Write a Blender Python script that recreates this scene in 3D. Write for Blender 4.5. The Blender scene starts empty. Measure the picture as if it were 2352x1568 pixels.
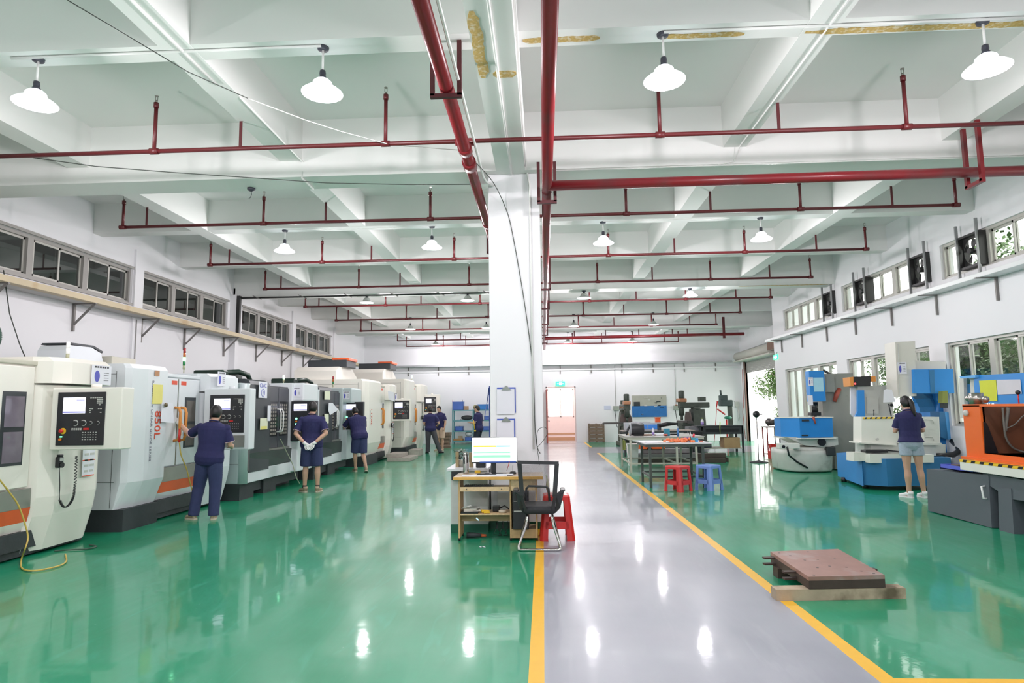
import bpy, bmesh, math, random
from mathutils import Vector, Matrix, Euler, noise
random.seed(7)
C = bpy.context.scene.collection
# ---------------------------------------------------------------- camera, world, sun, exposure
FPX = 1463.0
YAW, PITCH, ROLL, CAMH = .0474, .1073, -.0126, 1.5
_cy, _sy, _cp, _sp = math.cos(YAW), math.sin(YAW), math.cos(PITCH), math.sin(PITCH)
_F = Vector((-_sy*_cp, _cy*_cp, _sp)); _R = Vector((_cy, _sy, 0)); _U = _R.cross(_F)
_cr, _sr = math.cos(ROLL), math.sin(ROLL)
CR = _R*_cr + _U*_sr; CU = -_R*_sr + _U*_cr
CP = Vector((0, 0, CAMH))
cam_data = bpy.data.cameras.new('camera'); cam = bpy.data.objects.new('camera', cam_data); C.objects.link(cam)
cam.matrix_world = Matrix(((CR.x, CU.x, -_F.x, CP.x), (CR.y, CU.y, -_F.y, CP.y), (CR.z, CU.z, -_F.z, CP.z), (0, 0, 0, 1)))
cam_data.sensor_width = 36; cam_data.lens = FPX/2352*36; cam_data.clip_start = .05; cam_data.clip_end = 500
scn = bpy.context.scene; scn.camera = cam
scn.view_settings.view_transform = 'Standard'; scn.view_settings.look = 'None'
scn.view_settings.gamma = 1; scn.view_settings.use_curve_mapping = False
scn.view_settings.exposure = 0.17
world = bpy.data.worlds.new('sky'); scn.world = world; world.use_nodes = True
wn = world.node_tree.nodes; wl = world.node_tree.links; wn.clear()
wo = wn.new('ShaderNodeOutputWorld'); wb = wn.new('ShaderNodeBackground'); wb.inputs[0].default_value = (1, .985, .95, 1); wb.inputs[1].default_value = 4.5
wl.new(wb.outputs[0], wo.inputs[0])
LAMP_W = 110.0
LAMP_XS = (-4.77, -2.0, 1.15, 3.98)
LAMP_ROWS = [(-.25, 4.672, 1), (-6, 4.9, 1), (5.55, 4.9, 1), (11.42, 4.9, 1), (17.0, 4.672, 1), (22.75, 4.9, .8), (28.2, 4.9, .8)]  # first two rows are unseen, added behind the camera for light
def lampdata(p, w, col=(1, .935, .975), r=.13):
    l = bpy.data.lights.new('lamp_light', 'POINT'); l.energy = w; l.color = col; l.shadow_soft_size = r
    o = bpy.data.objects.new('lamp_light', l); o.location = p; C.objects.link(o); return o

def W(px, py, **k):
    """photo pixel -> the world point on the plane x=, y= or z="""
    d = _F + CR*((px-1176)/FPX) - CU*((py-784)/FPX)
    (a, v), = k.items(); i = 'xyz'.index(a)
    return CP + d*((v-CP[i])/d[i])
# ---------------------------------------------------------------- materials
MC = {}
def mat(name, col, rough=.5, metal=0, var=.06, scale=6, bump=0, coat=0, emit=None, es=0, alpha=1, dirt=None, trans=0, detail=3, spec=.5, bscale=None, dscale=2.5, damt=.5):
    if name in MC: return MC[name]
    m = bpy.data.materials.new(name); m.use_nodes = True; n = m.node_tree.nodes; l = m.node_tree.links
    b = n['Principled BSDF']; b.inputs['Roughness'].default_value = rough; b.inputs['Metallic'].default_value = metal
    b.inputs['Coat Weight'].default_value = coat; b.inputs['Coat Roughness'].default_value = .08
    b.inputs['Specular IOR Level'].default_value = spec
    tc = n.new('ShaderNodeTexCoord'); nz = n.new('ShaderNodeTexNoise'); nz.inputs['Scale'].default_value = scale; nz.inputs['Detail'].default_value = detail
    l.new(tc.outputs['Object'], nz.inputs['Vector'])
    mx = n.new('ShaderNodeMix'); mx.data_type = 'RGBA'
    c1 = [max(0, c*(1-var)) for c in col]+[1]; c2 = [min(1, c*(1+var)) for c in col]+[1]
    mx.inputs[6].default_value = c1; mx.inputs[7].default_value = c2; l.new(nz.outputs['Fac'], mx.inputs[0]); out = mx.outputs[2]
    if dirt:
        n2 = n.new('ShaderNodeTexNoise'); n2.inputs['Scale'].default_value = dscale; n2.inputs['Detail'].default_value = 8; l.new(tc.outputs['Object'], n2.inputs['Vector'])
        rp = n.new('ShaderNodeValToRGB'); rp.color_ramp.elements[0].position = damt; rp.color_ramp.elements[1].position = min(1, damt+.18); l.new(n2.outputs['Fac'], rp.inputs[0])
        m2 = n.new('ShaderNodeMix'); m2.data_type = 'RGBA'; l.new(rp.outputs[0], m2.inputs[0]); l.new(out, m2.inputs[6]); m2.inputs[7].default_value = (*dirt, 1); out = m2.outputs[2]
    l.new(out, b.inputs['Base Color'])
    if bump:
        nb = n.new('ShaderNodeTexNoise'); nb.inputs['Scale'].default_value = bscale or scale*4; nb.inputs['Detail'].default_value = 4; l.new(tc.outputs['Object'], nb.inputs['Vector'])
        bp = n.new('ShaderNodeBump'); bp.inputs['Strength'].default_value = bump; bp.inputs['Distance'].default_value = .02; l.new(nb.outputs['Fac'], bp.inputs['Height']); l.new(bp.outputs[0], b.inputs['Normal'])
    if emit: b.inputs['Emission Color'].default_value = (*emit, 1); b.inputs['Emission Strength'].default_value = es
    if trans: b.inputs['Transmission Weight'].default_value = trans
    b.inputs['Alpha'].default_value = alpha
    MC[name] = m; return m
def glass_mat(name, tint, gloss=.12, rough=.03):
    if name in MC: return MC[name]
    m = bpy.data.materials.new(name); m.use_nodes = True; n = m.node_tree.nodes; l = m.node_tree.links; n.clear()
    o = n.new('ShaderNodeOutputMaterial'); t = n.new('ShaderNodeBsdfTransparent'); g = n.new('ShaderNodeBsdfGlossy'); mx = n.new('ShaderNodeMixShader')
    tc = n.new('ShaderNodeTexCoord'); nz = n.new('ShaderNodeTexNoise'); nz.inputs['Scale'].default_value = 1.5; l.new(tc.outputs['Object'], nz.inputs['Vector'])
    r = n.new('ShaderNodeMapRange'); r.inputs[3].default_value = gloss*.7; r.inputs[4].default_value = gloss*1.3; l.new(nz.outputs['Fac'], r.inputs[0]); l.new(r.outputs[0], mx.inputs[0])
    t.inputs[0].default_value = (*tint, 1); g.inputs['Roughness'].default_value = rough
    l.new(t.outputs[0], mx.inputs[1]); l.new(g.outputs[0], mx.inputs[2]); l.new(mx.outputs[0], o.inputs[0]); MC[name] = m; return m
def srgb(r, g, b):
    f = lambda c: (c/255/12.92) if c/255 <= .04045 else ((c/255+.055)/1.055)**2.4
    return (f(r), f(g), f(b))
# ---------------------------------------------------------------- mesh builder
class MB:
    def __init__(s): s.bm = bmesh.new(); s.mi = 0; s.xf = None
    def _v(s, p):
        p = Vector(p)
        return s.bm.verts.new(s.xf @ p if s.xf else p)
    def _f(s, vs, smooth=False):
        try: f = s.bm.faces.new(vs)
        except ValueError: return None
        f.material_index = s.mi; f.smooth = smooth; return f
    def box(s, x0, x1, y0, y1, z0, z1, bev=0):
        if x0 > x1: x0, x1 = x1, x0
        if y0 > y1: y0, y1 = y1, y0
        if z0 > z1: z0, z1 = z1, z0
        v = [s._v(p) for p in ((x0,y0,z0),(x1,y0,z0),(x1,y1,z0),(x0,y1,z0),(x0,y0,z1),(x1,y0,z1),(x1,y1,z1),(x0,y1,z1))]
        fs = [s._f([v[i] for i in q]) for q in ((0,3,2,1),(4,5,6,7),(0,1,5,4),(1,2,6,5),(2,3,7,6),(3,0,4,7))]
        if bev:
            es = list({e for f in fs for e in f.edges})
            r = bmesh.ops.bevel(s.bm, geom=es, offset=bev, segments=2, affect='EDGES', profile=.5, material=-1)
            for f in r['faces']: f.material_index = s.mi
        return s
    def cbox(s, c, size, rot=(0,0,0), bev=0):
        old = s.xf; m = Matrix.Translation(Vector(c)) @ Euler(rot).to_matrix().to_4x4(); s.xf = (old @ m) if old else m
        a, b, c2 = [d/2 for d in size]; s.box(-a, a, -b, b, -c2, c2, bev); s.xf = old; return s
    def bar(s, p0, p1, w, h=None, up=(0,0,1)):
        p0, p1 = Vector(p0), Vector(p1); h = h or w; d = (p1-p0).normalized(); u = Vector(up)
        if abs(d.dot(u)) > .98: u = Vector((0,1,0))
        r = d.cross(u).normalized(); u = r.cross(d)
        c = [(r*a*w/2+u*b*h/2) for a, b in ((-1,-1),(1,-1),(1,1),(-1,1))]
        a = [s._v(p0+q) for q in c]; b = [s._v(p1+q) for q in c]
        s._f(a[::-1]); s._f(b)
        for i in range(4): s._f((a[i], a[(i+1)%4], b[(i+1)%4], b[i]))
        return s
    def tube(s, pts, r, n=10, cap=True, smooth=True, closed=False):
        pts = [Vector(p) for p in pts]; rs = r if isinstance(r, (list, tuple)) else [r]*len(pts)
        rings = []; up = None; N = len(pts)
        for i, p in enumerate(pts):
            if closed: t = (pts[(i+1)%N]-pts[i-1])
            else: t = (pts[min(i+1, N-1)]-pts[max(i-1, 0)])
            t = t.normalized() if t.length > 1e-9 else Vector((0,0,1))
            if up is None:
                up = Vector((0,0,1)) if abs(t.z) < .9 else Vector((0,1,0))
            up = (up-t*up.dot(t))
            if up.length < 1e-4: up = Vector((1,0,0))-t*t.x
            up.normalize(); sd = t.cross(up)
            rings.append([s._v(p+(up*math.cos(2*math.pi*k/n)+sd*math.sin(2*math.pi*k/n))*rs[i]) for k in range(n)])
        M = N if closed else N-1
        for i in range(M):
            a, b = rings[i], rings[(i+1)%N]
            for k in range(n): s._f((a[k], a[(k+1)%n], b[(k+1)%n], b[k]), smooth)
        if cap and not closed: s._f(rings[0][::-1]); s._f(rings[-1])
        return s
    def cyl(s, p0, p1, r0, r1=None, n=20): return s.tube([p0, p1], [r0, r0 if r1 is None else r1], n)
    def lathe(s, prof, c=(0,0,0), n=24, axis='z', smooth=True):
        rings = []
        for r, h in prof:
            ring = []
            for k in range(n):
                a = 2*math.pi*k/n; u, v = r*math.cos(a), r*math.sin(a)
                q = {'z': (u, v, h), 'x': (h, u, v), 'y': (v, h, u)}[axis]
                ring.append(s._v(Vector(c)+Vector(q)))
            rings.append(ring)
        for a, b in zip(rings, rings[1:]):
            for k in range(n): s._f((a[k], a[(k+1)%n], b[(k+1)%n], b[k]), smooth)
        s._f(rings[0][::-1]); s._f(rings[-1]); return s
    def prism(s, poly, vec):
        vec = Vector(vec); a = [s._v(p) for p in poly]; b = [s._v(Vector(p)+vec) for p in poly]; n = len(a)
        s._f(a); s._f(b[::-1])
        for i in range(n): s._f((a[i], b[i], b[(i+1)%n], a[(i+1)%n]))
        return s
    def loftpoly(s, polys, cap=True, smooth=False):
        R = [[s._v(p) for p in q] for q in polys]
        for a, b in zip(R, R[1:]):
            n = len(a)
            for i in range(n): s._f((a[i], a[(i+1)%n], b[(i+1)%n], b[i]), smooth)
        if cap: s._f(R[0][::-1]); s._f(R[-1])
        return s
    def quad(s, *p): s._f([s._v(q) for q in p]); return s
    def ell(s, c, r, n=16, m=10, rot=None):
        c = Vector(c); R = rot or Matrix.Identity(3); rings = []
        for i in range(1, m):
            t = math.pi*i/m; rings.append([s._v(c+R @ Vector((r[0]*math.sin(t)*math.cos(2*math.pi*k/n), r[1]*math.sin(t)*math.sin(2*math.pi*k/n), r[2]*math.cos(t)))) for k in range(n)])
        top = s._v(c+R @ Vector((0,0,r[2]))); bot = s._v(c-R @ Vector((0,0,r[2])))
        for k in range(n):
            s._f((top, rings[0][k], rings[0][(k+1)%n]), True); s._f((bot, rings[-1][(k+1)%n], rings[-1][k]), True)
        for a, b in zip(rings, rings[1:]):
            for k in range(n): s._f((a[k], b[k], b[(k+1)%n], a[(k+1)%n]), True)
        return s
    def build(s, name, mats, parent=None, label=None):
        bmesh.ops.recalc_face_normals(s.bm, faces=s.bm.faces[:])
        me = bpy.data.meshes.new(name); vs = s.bm.verts
        if parent is not None: org = ORG[parent.name]
        elif len(vs):
            xs = [v.co.x for v in vs]; ys = [v.co.y for v in vs]; zs = [v.co.z for v in vs]
            org = Vector(((min(xs)+max(xs))/2, (min(ys)+max(ys))/2, min(zs)))
        else: org = Vector()
        loc = org
        if parent is not None and parent.parent is None and parent.type == 'MESH': pass
        for v in vs: v.co -= org
        s.bm.to_mesh(me); s.bm.free()
        for m in (mats if isinstance(mats, (list, tuple)) else [mats]): me.materials.append(m)
        o = bpy.data.objects.new(name, me); C.objects.link(o)
        if parent is not None: o.parent = parent
        else: o.location = loc
        ORG[o.name] = Vector(org)
        if label: o['label'] = label
        return o
ORG = {}
def sm(pts, n=7):
    P_ = [Vector(p) for p in pts]; out = []
    for i in range(len(P_)-1):
        p0, p1, p2, p3 = P_[max(i-1, 0)], P_[i], P_[i+1], P_[min(i+2, len(P_)-1)]
        for k in range(n):
            f = k/n; out.append(.5*((2*p1)+(p2-p0)*f+(2*p0-5*p1+4*p2-p3)*f*f+(3*p1-p0-3*p2+p3)*f**3))
    return out+[P_[-1]]
def thing(name, label, cat, loc, group=None):
    o = bpy.data.objects.new(name, None); C.objects.link(o); o.location = loc; o.empty_display_size = .2; ORG[o.name] = Vector(loc)
    o['label'] = label; o['category'] = cat
    if group: o['group'] = group
    return o
def tag(o, label, cat, group=None, kind=None):
    o['label'] = label; o['category'] = cat
    if group: o['group'] = group
    if kind: o['kind'] = kind
    return o
def struct(o, label=None):
    o['kind'] = 'structure'
    if label: o['label'] = label
    return o
def dup(root, loc=None, rz=None, label=None, group=None):
    r = root.copy(); C.objects.link(r)
    if loc is not None: r.location = loc
    if rz is not None: r.rotation_euler = (0, 0, rz)
    if label: r['label'] = label
    if group: r['group'] = group
    for ch in list(root.children):
        c = ch.copy(); C.objects.link(c); c.parent = r
        for g in list(ch.children):
            d = g.copy(); C.objects.link(d); d.parent = c
    return r
_tc = {}
def text(s, size, origin, right, up, m, parent=None, name='lettering', depth=.001, align='CENTER', sx=1):
    """real letter geometry laid on a surface"""
    cu = bpy.data.curves.new('t', 'FONT'); cu.body = s; cu.size = size; cu.align_x = align; cu.align_y = 'CENTER'; cu.extrude = depth; cu.resolution_u = 2
    t = bpy.data.objects.new('t', cu); C.objects.link(t); bpy.context.view_layer.update()
    me = bpy.data.meshes.new_from_object(t.evaluated_get(bpy.context.evaluated_depsgraph_get())); bpy.data.objects.remove(t); bpy.data.curves.remove(cu)
    right = Vector(right).normalized(); up = Vector(up).normalized(); nn = right.cross(up); org = ORG[parent.name] if parent else Vector()
    M = Matrix(((right.x*sx, up.x, nn.x, origin[0]-org.x), (right.y*sx, up.y, nn.y, origin[1]-org.y), (right.z*sx, up.z, nn.z, origin[2]-org.z), (0,0,0,1)))
    me.transform(M); me.materials.clear(); me.materials.append(m)
    for p in me.polygons: p.material_index = 0
    o = bpy.data.objects.new(name, me); C.objects.link(o)
    if parent: o.parent = parent
    ORG[o.name] = org; return o
# ---------------------------------------------------------------- setting
XL, XR, XR2, YB, YF, ZC = -8.39, 7.65, 9.05, 29.6, -9.0, 5.47
Mwall = mat('wall_paint', (.83, .83, .85), .6, var=.015, scale=1.2, bump=.02, bscale=30)
Mceil = mat('ceiling_paint', (.83, .834, .816), .65, var=.02, scale=.8, bump=.02, bscale=20)
Mtrim = mat('aluminium_frame', (.45, .45, .43), .45, .3, var=.05, scale=12)
Mwhite = mat('white_plastic', (.85, .85, .84), .4, var=.02)
def floor_mat(name, c1, c2, streak, rough=.06):
    m = bpy.data.materials.new(name); m.use_nodes = True; n = m.node_tree.nodes; l = m.node_tree.links; b = n['Principled BSDF']
    tc = n.new('ShaderNodeTexCoord')
    a = n.new('ShaderNodeTexNoise'); a.inputs['Scale'].default_value = .8; a.inputs['Detail'].default_value = 5; l.new(tc.outputs['Object'], a.inputs[0])
    mp = n.new('ShaderNodeMapping'); mp.inputs['Scale'].default_value = (2.2, .35, 1); l.new(tc.outputs['Object'], mp.inputs[0])
    s2 = n.new('ShaderNodeTexNoise'); s2.inputs['Scale'].default_value = 3; s2.inputs['Detail'].default_value = 8; s2.inputs['Distortion'].default_value = 1.2; l.new(mp.outputs[0], s2.inputs[0])
    mx = n.new('ShaderNodeMix'); mx.data_type = 'RGBA'; mx.inputs[6].default_value = (*c1, 1); mx.inputs[7].default_value = (*c2, 1)
    rp = n.new('ShaderNodeMapRange'); rp.inputs[1].default_value = .35; rp.inputs[2].default_value = .65; l.new(a.outputs['Fac'], rp.inputs[0]); l.new(rp.outputs[0], mx.inputs[0])
    r2 = n.new('ShaderNodeMapRange'); r2.inputs[1].default_value = .60; r2.inputs[2].default_value = .75; r2.inputs[4].default_value = .5; l.new(s2.outputs['Fac'], r2.inputs[0])
    m2 = n.new('ShaderNodeMix'); m2.data_type = 'RGBA'; l.new(r2.outputs[0], m2.inputs[0]); l.new(mx.outputs[2], m2.inputs[6]); m2.inputs[7].default_value = (*streak, 1)
    # scuff scratches
    mp3 = n.new('ShaderNodeMapping'); mp3.inputs['Scale'].default_value = (9, 2.2, 1); mp3.inputs['Rotation'].default_value = (0, 0, .7); l.new(tc.outputs['Object'], mp3.inputs[0])
    s3 = n.new('ShaderNodeTexNoise'); s3.inputs['Scale'].default_value = 4; s3.inputs['Detail'].default_value = 9; l.new(mp3.outputs[0], s3.inputs[0])
    r3 = n.new('ShaderNodeMapRange'); r3.inputs[1].default_value = .72; r3.inputs[2].default_value = .78; r3.inputs[4].default_value = .22; l.new(s3.outputs['Fac'], r3.inputs[0])
    m3 = n.new('ShaderNodeMix'); m3.data_type = 'RGBA'; l.new(r3.outputs[0], m3.inputs[0]); l.new(m2.outputs[2], m3.inputs[6]); m3.inputs[7].default_value = (.6, .72, .68, 1)
    l.new(m3.outputs[2], b.inputs['Base Color'])
    rr = n.new('ShaderNodeMapRange'); rr.inputs[3].default_value = .26; rr.inputs[4].default_value = .42; l.new(s2.outputs['Fac'], rr.inputs[0]); l.new(rr.outputs[0], b.inputs['Roughness'])
    nb = n.new('ShaderNodeTexNoise'); nb.inputs['Scale'].default_value = 5; nb.inputs['Detail'].default_value = 4; l.new(tc.outputs['Object'], nb.inputs[0])
    bp = n.new('ShaderNodeBump'); bp.inputs['Strength'].default_value = .10; bp.inputs['Distance'].default_value = .010; l.new(nb.outputs['Fac'], bp.inputs['Height']); l.new(bp.outputs[0], b.inputs['Normal'])
    b.inputs['Specular IOR Level'].default_value = .32; b.inputs['Coat Weight'].default_value = .62; b.inputs['Coat Roughness'].default_value = .055
    l.new(bp.outputs[0], b.inputs['Coat Normal'])
    return m
Mgreen = floor_mat('green_epoxy', (.003, .255, .115), (.010, .32, .165), (.04, .38, .24))
Mgrey = floor_mat('grey_epoxy', (.33, .34, .40), (.39, .40, .46), (.42, .43, .48))
Myel = mat('yellow_line_paint', (.9, .5, .03), .3, var=.06, scale=10, dirt=(.5, .45, .1), dscale=9, damt=.68)
f = MB()
def fq(mi, x0, x1, y0, y1):
    f.mi = mi; f.quad((x0,y0,0),(x1,y0,0),(x1,y1,0),(x0,y1,0))
a0, a1, b0, b1 = -.11, -.02, 1.81, 1.91
XW = 10.5
fq(0, XL-.3, a0, YF, YB); fq(2, a0, a1, YF, YB); fq(1, a1, b0, YF, YB)
fq(1, b0, XW, YF, 3.70); fq(2, b0, XW, 3.70, 3.80); fq(2, b0, b1, 3.80, 22.3); fq(0, b1, XW, 3.80, 22.3)
fq(1, b0, XW, 22.3, 25.6); fq(2, b0, b1, 25.6, YB); fq(0, b1, XW, 25.6, YB)
struct(f.build('floor', [Mgreen, Mgrey, Myel]))
# walls with openings
def wall_x(name, x, th, y0, y1, z0, z1, holes, m):
    """wall in a plane x=const; holes = (ya, yb, za, zb)"""
    b = MB(); ys = sorted({y0, y1, *[h[0] for h in holes], *[h[1] for h in holes]}); zs = sorted({z0, z1, *[h[2] for h in holes], *[h[3] for h in holes]})
    for ya, yb in zip(ys, ys[1:]):
        run = None
        for za, zb in zip(zs, zs[1:]):
            cy, cz = (ya+yb)/2, (za+zb)/2
            if any(h[0] < cy < h[1] and h[2] < cz < h[3] for h in holes):
                if run: b.box(x, x+th, ya, yb, run[0], run[1]); run = None
            else: run = (run[0], zb) if run else (za, zb)
        if run: b.box(x, x+th, ya, yb, run[0], run[1])
    return struct(b.build(name, m))
LW = [(1.0, 4.3), (4.65, 8.3), (8.65, 12.5), (12.83, 16.48), (17.3, 20.77), (21.17, 24.82)]
lwh = [(a, b_, 3.77, 4.48) for a, b_ in LW]
lowL = [(5.0, 8.6, 1.1, 2.55)]
wall_x('wall_left', XL, -.22, YF, YB, 0, ZC, lwh+lowL, Mwall)
RW = [(0.6, 4.1), (4.5, 8.2), (8.7, 12.35), (12.9, 16.42), (17.0, 20.4)]
ZU0, ZU1 = 3.86, 4.53
RL = [(1.0, 4.2), (4.8, 8.1), (8.9, 12.43), (12.95, 16.38), (16.95, 20.5)]
rwh = [(a, b_, ZU0, ZU1) for a, b_ in RW]+[(a, b_, 1.1, 2.66) for a, b_ in RL]
wall_x('wall_right', XR, .24, YF, 21.35, 0, ZC, rwh, Mwall)
DY0, DY1, DZ = 24.6, 28.9, 3.5
wall_x('wall_right_recess', XR2, .24, 21.35, YB, 0, ZC, [(DY0, DY1, 0, DZ)], Mwall)
b = MB(); b.box(XR+.24, XR2+.24, 21.12, 21.35, 0, ZC); struct(b.build('wall_return', Mwall))
b = MB(); dx0, dx1, dz1 = .13, 1.50, 2.55
b.box(XL-.22, dx0, YB, YB+.22, 0, ZC); b.box(dx0, dx1, YB, YB+.22, dz1, ZC); b.box(dx1, XR2+.24, YB, YB+.22, 0, ZC)
struct(b.build('wall_back', Mwall))
b = MB(); b.box(XL-.22, XW, YF-.22, YF, 0, ZC); struct(b.build('wall_front', Mwall))
b = MB(); b.box(XL-.3, XR2+.3, YF-.22, YB+.22, ZC, ZC+.2); struct(b.build('ceiling', Mceil))
# beams: frames (deep) and secondaries
b = MB()
for y in (-.25, 8.42, 17.0, 25.5): b.box(XL, XR2 if y > 21 else XR, y-.24, y+.24, 4.672, ZC)
struct(b.build("ceiling_beam", Mceil))
b = MB()
for y in (-6, -3.1, 2.7, 5.55, 11.42, 14.28, 19.8, 22.75, 28.2): b.box(XL, XR2 if y > 21.3 else XR, y-.13, y+.13, 4.9, ZC)
struct(b.build('ceiling_beam', Mceil))
b = MB()
for xc in (-6.34, -3.36, 2.57, 5.36): b.box(xc-.15, xc+.15, YF, YB, 4.897, ZC)
struct(b.build('ceiling_beam', Mceil))
b = MB(); b.box(-.57, -.19, YF, YB, 4.668, ZC); struct(b.build('ceiling_beam', Mceil))
# columns
Mcol = mat('column_paint', (.84, .84, .86), .5, var=.02, scale=1.5)
for i, y in enumerate((8.3, 25.4)):
    b = MB(); b.box(-.69, 0, y, y+.7, 0, 4.67, .012); struct(b.build('column', Mcol), 'square white plastered column between the two halls' if i == 0 else 'far white plastered column')
for y in (-.25, 8.42, 12.65, 17.0, 21.0, 25.5):
    pass
b = MB()
for y in (8.47, 12.65, 16.9, 20.95, 25.2): b.box(XL, XL+.05, y-.14, y+.14, 0, 4.9)
b.box(XL, XL+.16, 16.62, 16.8, 0, 4.7)
struct(b.build('trim_1', Mwall))
# dado line / upper band on the far wall
b = MB(); b.box(XL, XR2, YB-.05, YB, 3.3, 3.38); b.box(XR2-.04, XR2, 21.4, YB, 4.0, 4.03); struct(b.build('trim_2', Mwall))

def window_x(n, x, side, y0, y1, z0, z1, sash, glassm, framem, mirror=False, parts=3):
    """a bank of sliding windows in a side wall; side=+1 the room is on the -x side"""
    g = .05; d = .07
    r = bpy.data.objects.new('window_%d' % n, None); C.objects.link(r); loc = Vector((x, (y0+y1)/2, z0)); r.location = loc; ORG[r.name] = loc; struct(r)
    xa, xb = x+side*.05, x+side*.14
    b = MB()
    b.box(xa, xb, y0, y1, z0, z0+g); b.box(xa, xb, y0, y1, z1-g, z1); b.box(xa, xb, y0, y0+g, z0+g, z1-g); b.box(xa, xb, y1-g, y1, z0+g, z1-g)
    w = (y1-y0)/parts
    for i in range(1, parts): b.box(xa, xb, y0+i*w-.06, y0+i*w+.06, z0+g, z1-g)
    fr = b.build('window_frame', framem, r)
    for i in range(parts):
        ya, yb = y0+i*w+(.06 if i else g), y0+(i+1)*w-(.06 if i < parts-1 else g); ym = (ya+yb)/2
        for j, (p, q) in enumerate(((ya, ym+.02), (ym-.02, yb))):
            xs = (xa+xb)/2 + side*(.02 if j else -.02); s = MB(); t = .035
            s.box(xs-.014, xs+.014, p, q, z0+g, z0+g+t); s.box(xs-.014, xs+.014, p, q, z1-g-t, z1-g); s.box(xs-.014, xs+.014, p, p+t, z0+g, z1-g); s.box(xs-.014, xs+.014, q-t, q, z0+g, z1-g)
            so = s.build('window_sash', sash, r)
            s = MB(); s.box(xs-.003, xs+.003, p+t, q-t, z0+g+t, z1-g-t); s.build('window_pane', glassm, so)
    return r
Mdk = glass_mat('dark_glass', (.34, .36, .35), .16)
Mcl = glass_mat('clear_glass', (.93, .95, .94), .06)
Msash = mat('pale_aluminium', (.5, .49, .45), .4, .2, var=.05)
Msashd = mat('weathered_aluminium', (.33, .32, .3), .5, .3, var=.08)
nw = 1
for a, b_ in LW: window_x(nw, XL, -1, a, b_, 3.77, 4.48, Msash, Mdk, Msashd); nw += 1
window_x(nw, XL, -1, 5.0, 8.6, 1.1, 2.55, Msash, Mdk, Msashd, parts=2); nw += 1
for a, b_ in RW: window_x(nw, XR, 1, a, b_, ZU0, ZU1, Msash, Mcl, Msash); nw += 1
for a, b_ in RL: window_x(nw, XR, 1, a, b_, 1.1, 2.66, Msash, Mcl, Msash); nw += 1
# added dark wall and cover outside the left windows (keeps them dark)
b = MB(); b.box(XL-2.6, XL-2.4, YF, YB+3, 0, 7.5); b.box(XL-2.4, XL-.22, YF, YB+3, ZC+.25, ZC+.4)
tag(b.build('dark_backing_wall', mat('grey_render', (.16, .17, .17), .8, var=.2, scale=2)), 'dark grey wall added behind the left windows to keep them dark', 'wall')
# lintel/sill ledge along the left windows
b = MB()
for a, b_ in LW: b.box(XL, XL+.03, a-.03, b_+.03, 4.48, 4.53); b.box(XL, XL+.03, a-.03, b_+.03, 3.73, 3.77)
struct(b.build('trim_3', Msashd))
# ---------------------------------------------------------------- overhead: sprinkler pipes, mains, lamps, conduits
Mred = mat('dark_red_pipe_paint', (.115, .012, .015), .4, var=.15, scale=5, dirt=(.2, .07, .06), dscale=3, damt=.64)
Mredm = mat('bright_red_main_paint', (.21, .011, .017), .33, var=.12, scale=3, dirt=(.15, .025, .028), dscale=1.5, damt=.46)
Mrail = mat('brown_red_angle_iron', (.09, .012, .016), .5, var=.2)
Mbrass = mat('sprinkler_head_metal', (.35, .33, .3), .35, .8)
Mstem = mat('white_pvc_conduit', (.88, .88, .86), .4, var=.02)
ORD = ['first', 'second', 'third', 'fourth', 'fifth', 'sixth', 'seventh', 'eighth', 'ninth']
ROWS = [(6.97, 4.565), (9.9, 4.57), (12.67, 4.58), (15.3, 4.57), (18.0, 4.56), (20.8, 4.56), (23.7, 4.56), (26.9, 4.52), (28.7, 4.45)]
UX = [-6.86, -4.5, -1.76, 1.37, 4.08, 6.44]; HX = [-6.46, -3.47, 2.69, 5.48]
for i, (y, z) in enumerate(ROWS):
    xa, xb = (-8.3, 7.6) if i == 0 else (-6.86, 6.44)
    if i >= 7: xa, xb = -6.2, 6.1
    t = thing('sprinkler_pipe', 'thin dark red sprinkler pipe across the hall with uprights, %s run counted from the front' % ORD[i], 'pipe', (0, y, z), 'sprinkler cross runs under the ceiling')
    b = MB(); b.cyl((xa, y, z), (xb, y, z), .026, n=10)
    for x in UX:
        if xa-.01 <= x <= xb+.01: b.cyl((x-.05, y, z), (x+.05, y, z), .037, n=10)
    b.build('pipe', Mred, t)
    xs = [x for x in (UX[1:5] if i == 0 else UX) if xa-.7 < x < xb+.7]
    for k, x in enumerate(xs):
        x = max(xa, min(xb, x)); top = 5.22 if i == 0 else (5.08 if z > 4.5 else 4.98)
        b = MB(); b.cyl((x, y, z), (x, y, top-.1), .022, n=8); b.cyl((x, y, top-.12), (x, y, top-.06), .03, n=8)
        r = b.build('riser', Mred, t)
        b = MB(); b.cyl((x, y, top-.06), (x, y, top-.03), .014, n=8); b.bar((x-.014, y, top-.03), (x-.014, y, top+.02), .006); b.bar((x+.014, y, top-.03), (x+.014, y, top+.02), .006); b.cyl((x, y, top+.02), (x, y, top+.026), .022, n=10)
        b.build('sprinkler_head', Mbrass, r)
    for x in HX:
        if xa < x < xb:
            b = MB(); b.bar((x, y, z), (x, y, 4.9), .035, .006, up=(0,1,0)); b.build('hanger', Mrail, t)
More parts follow.
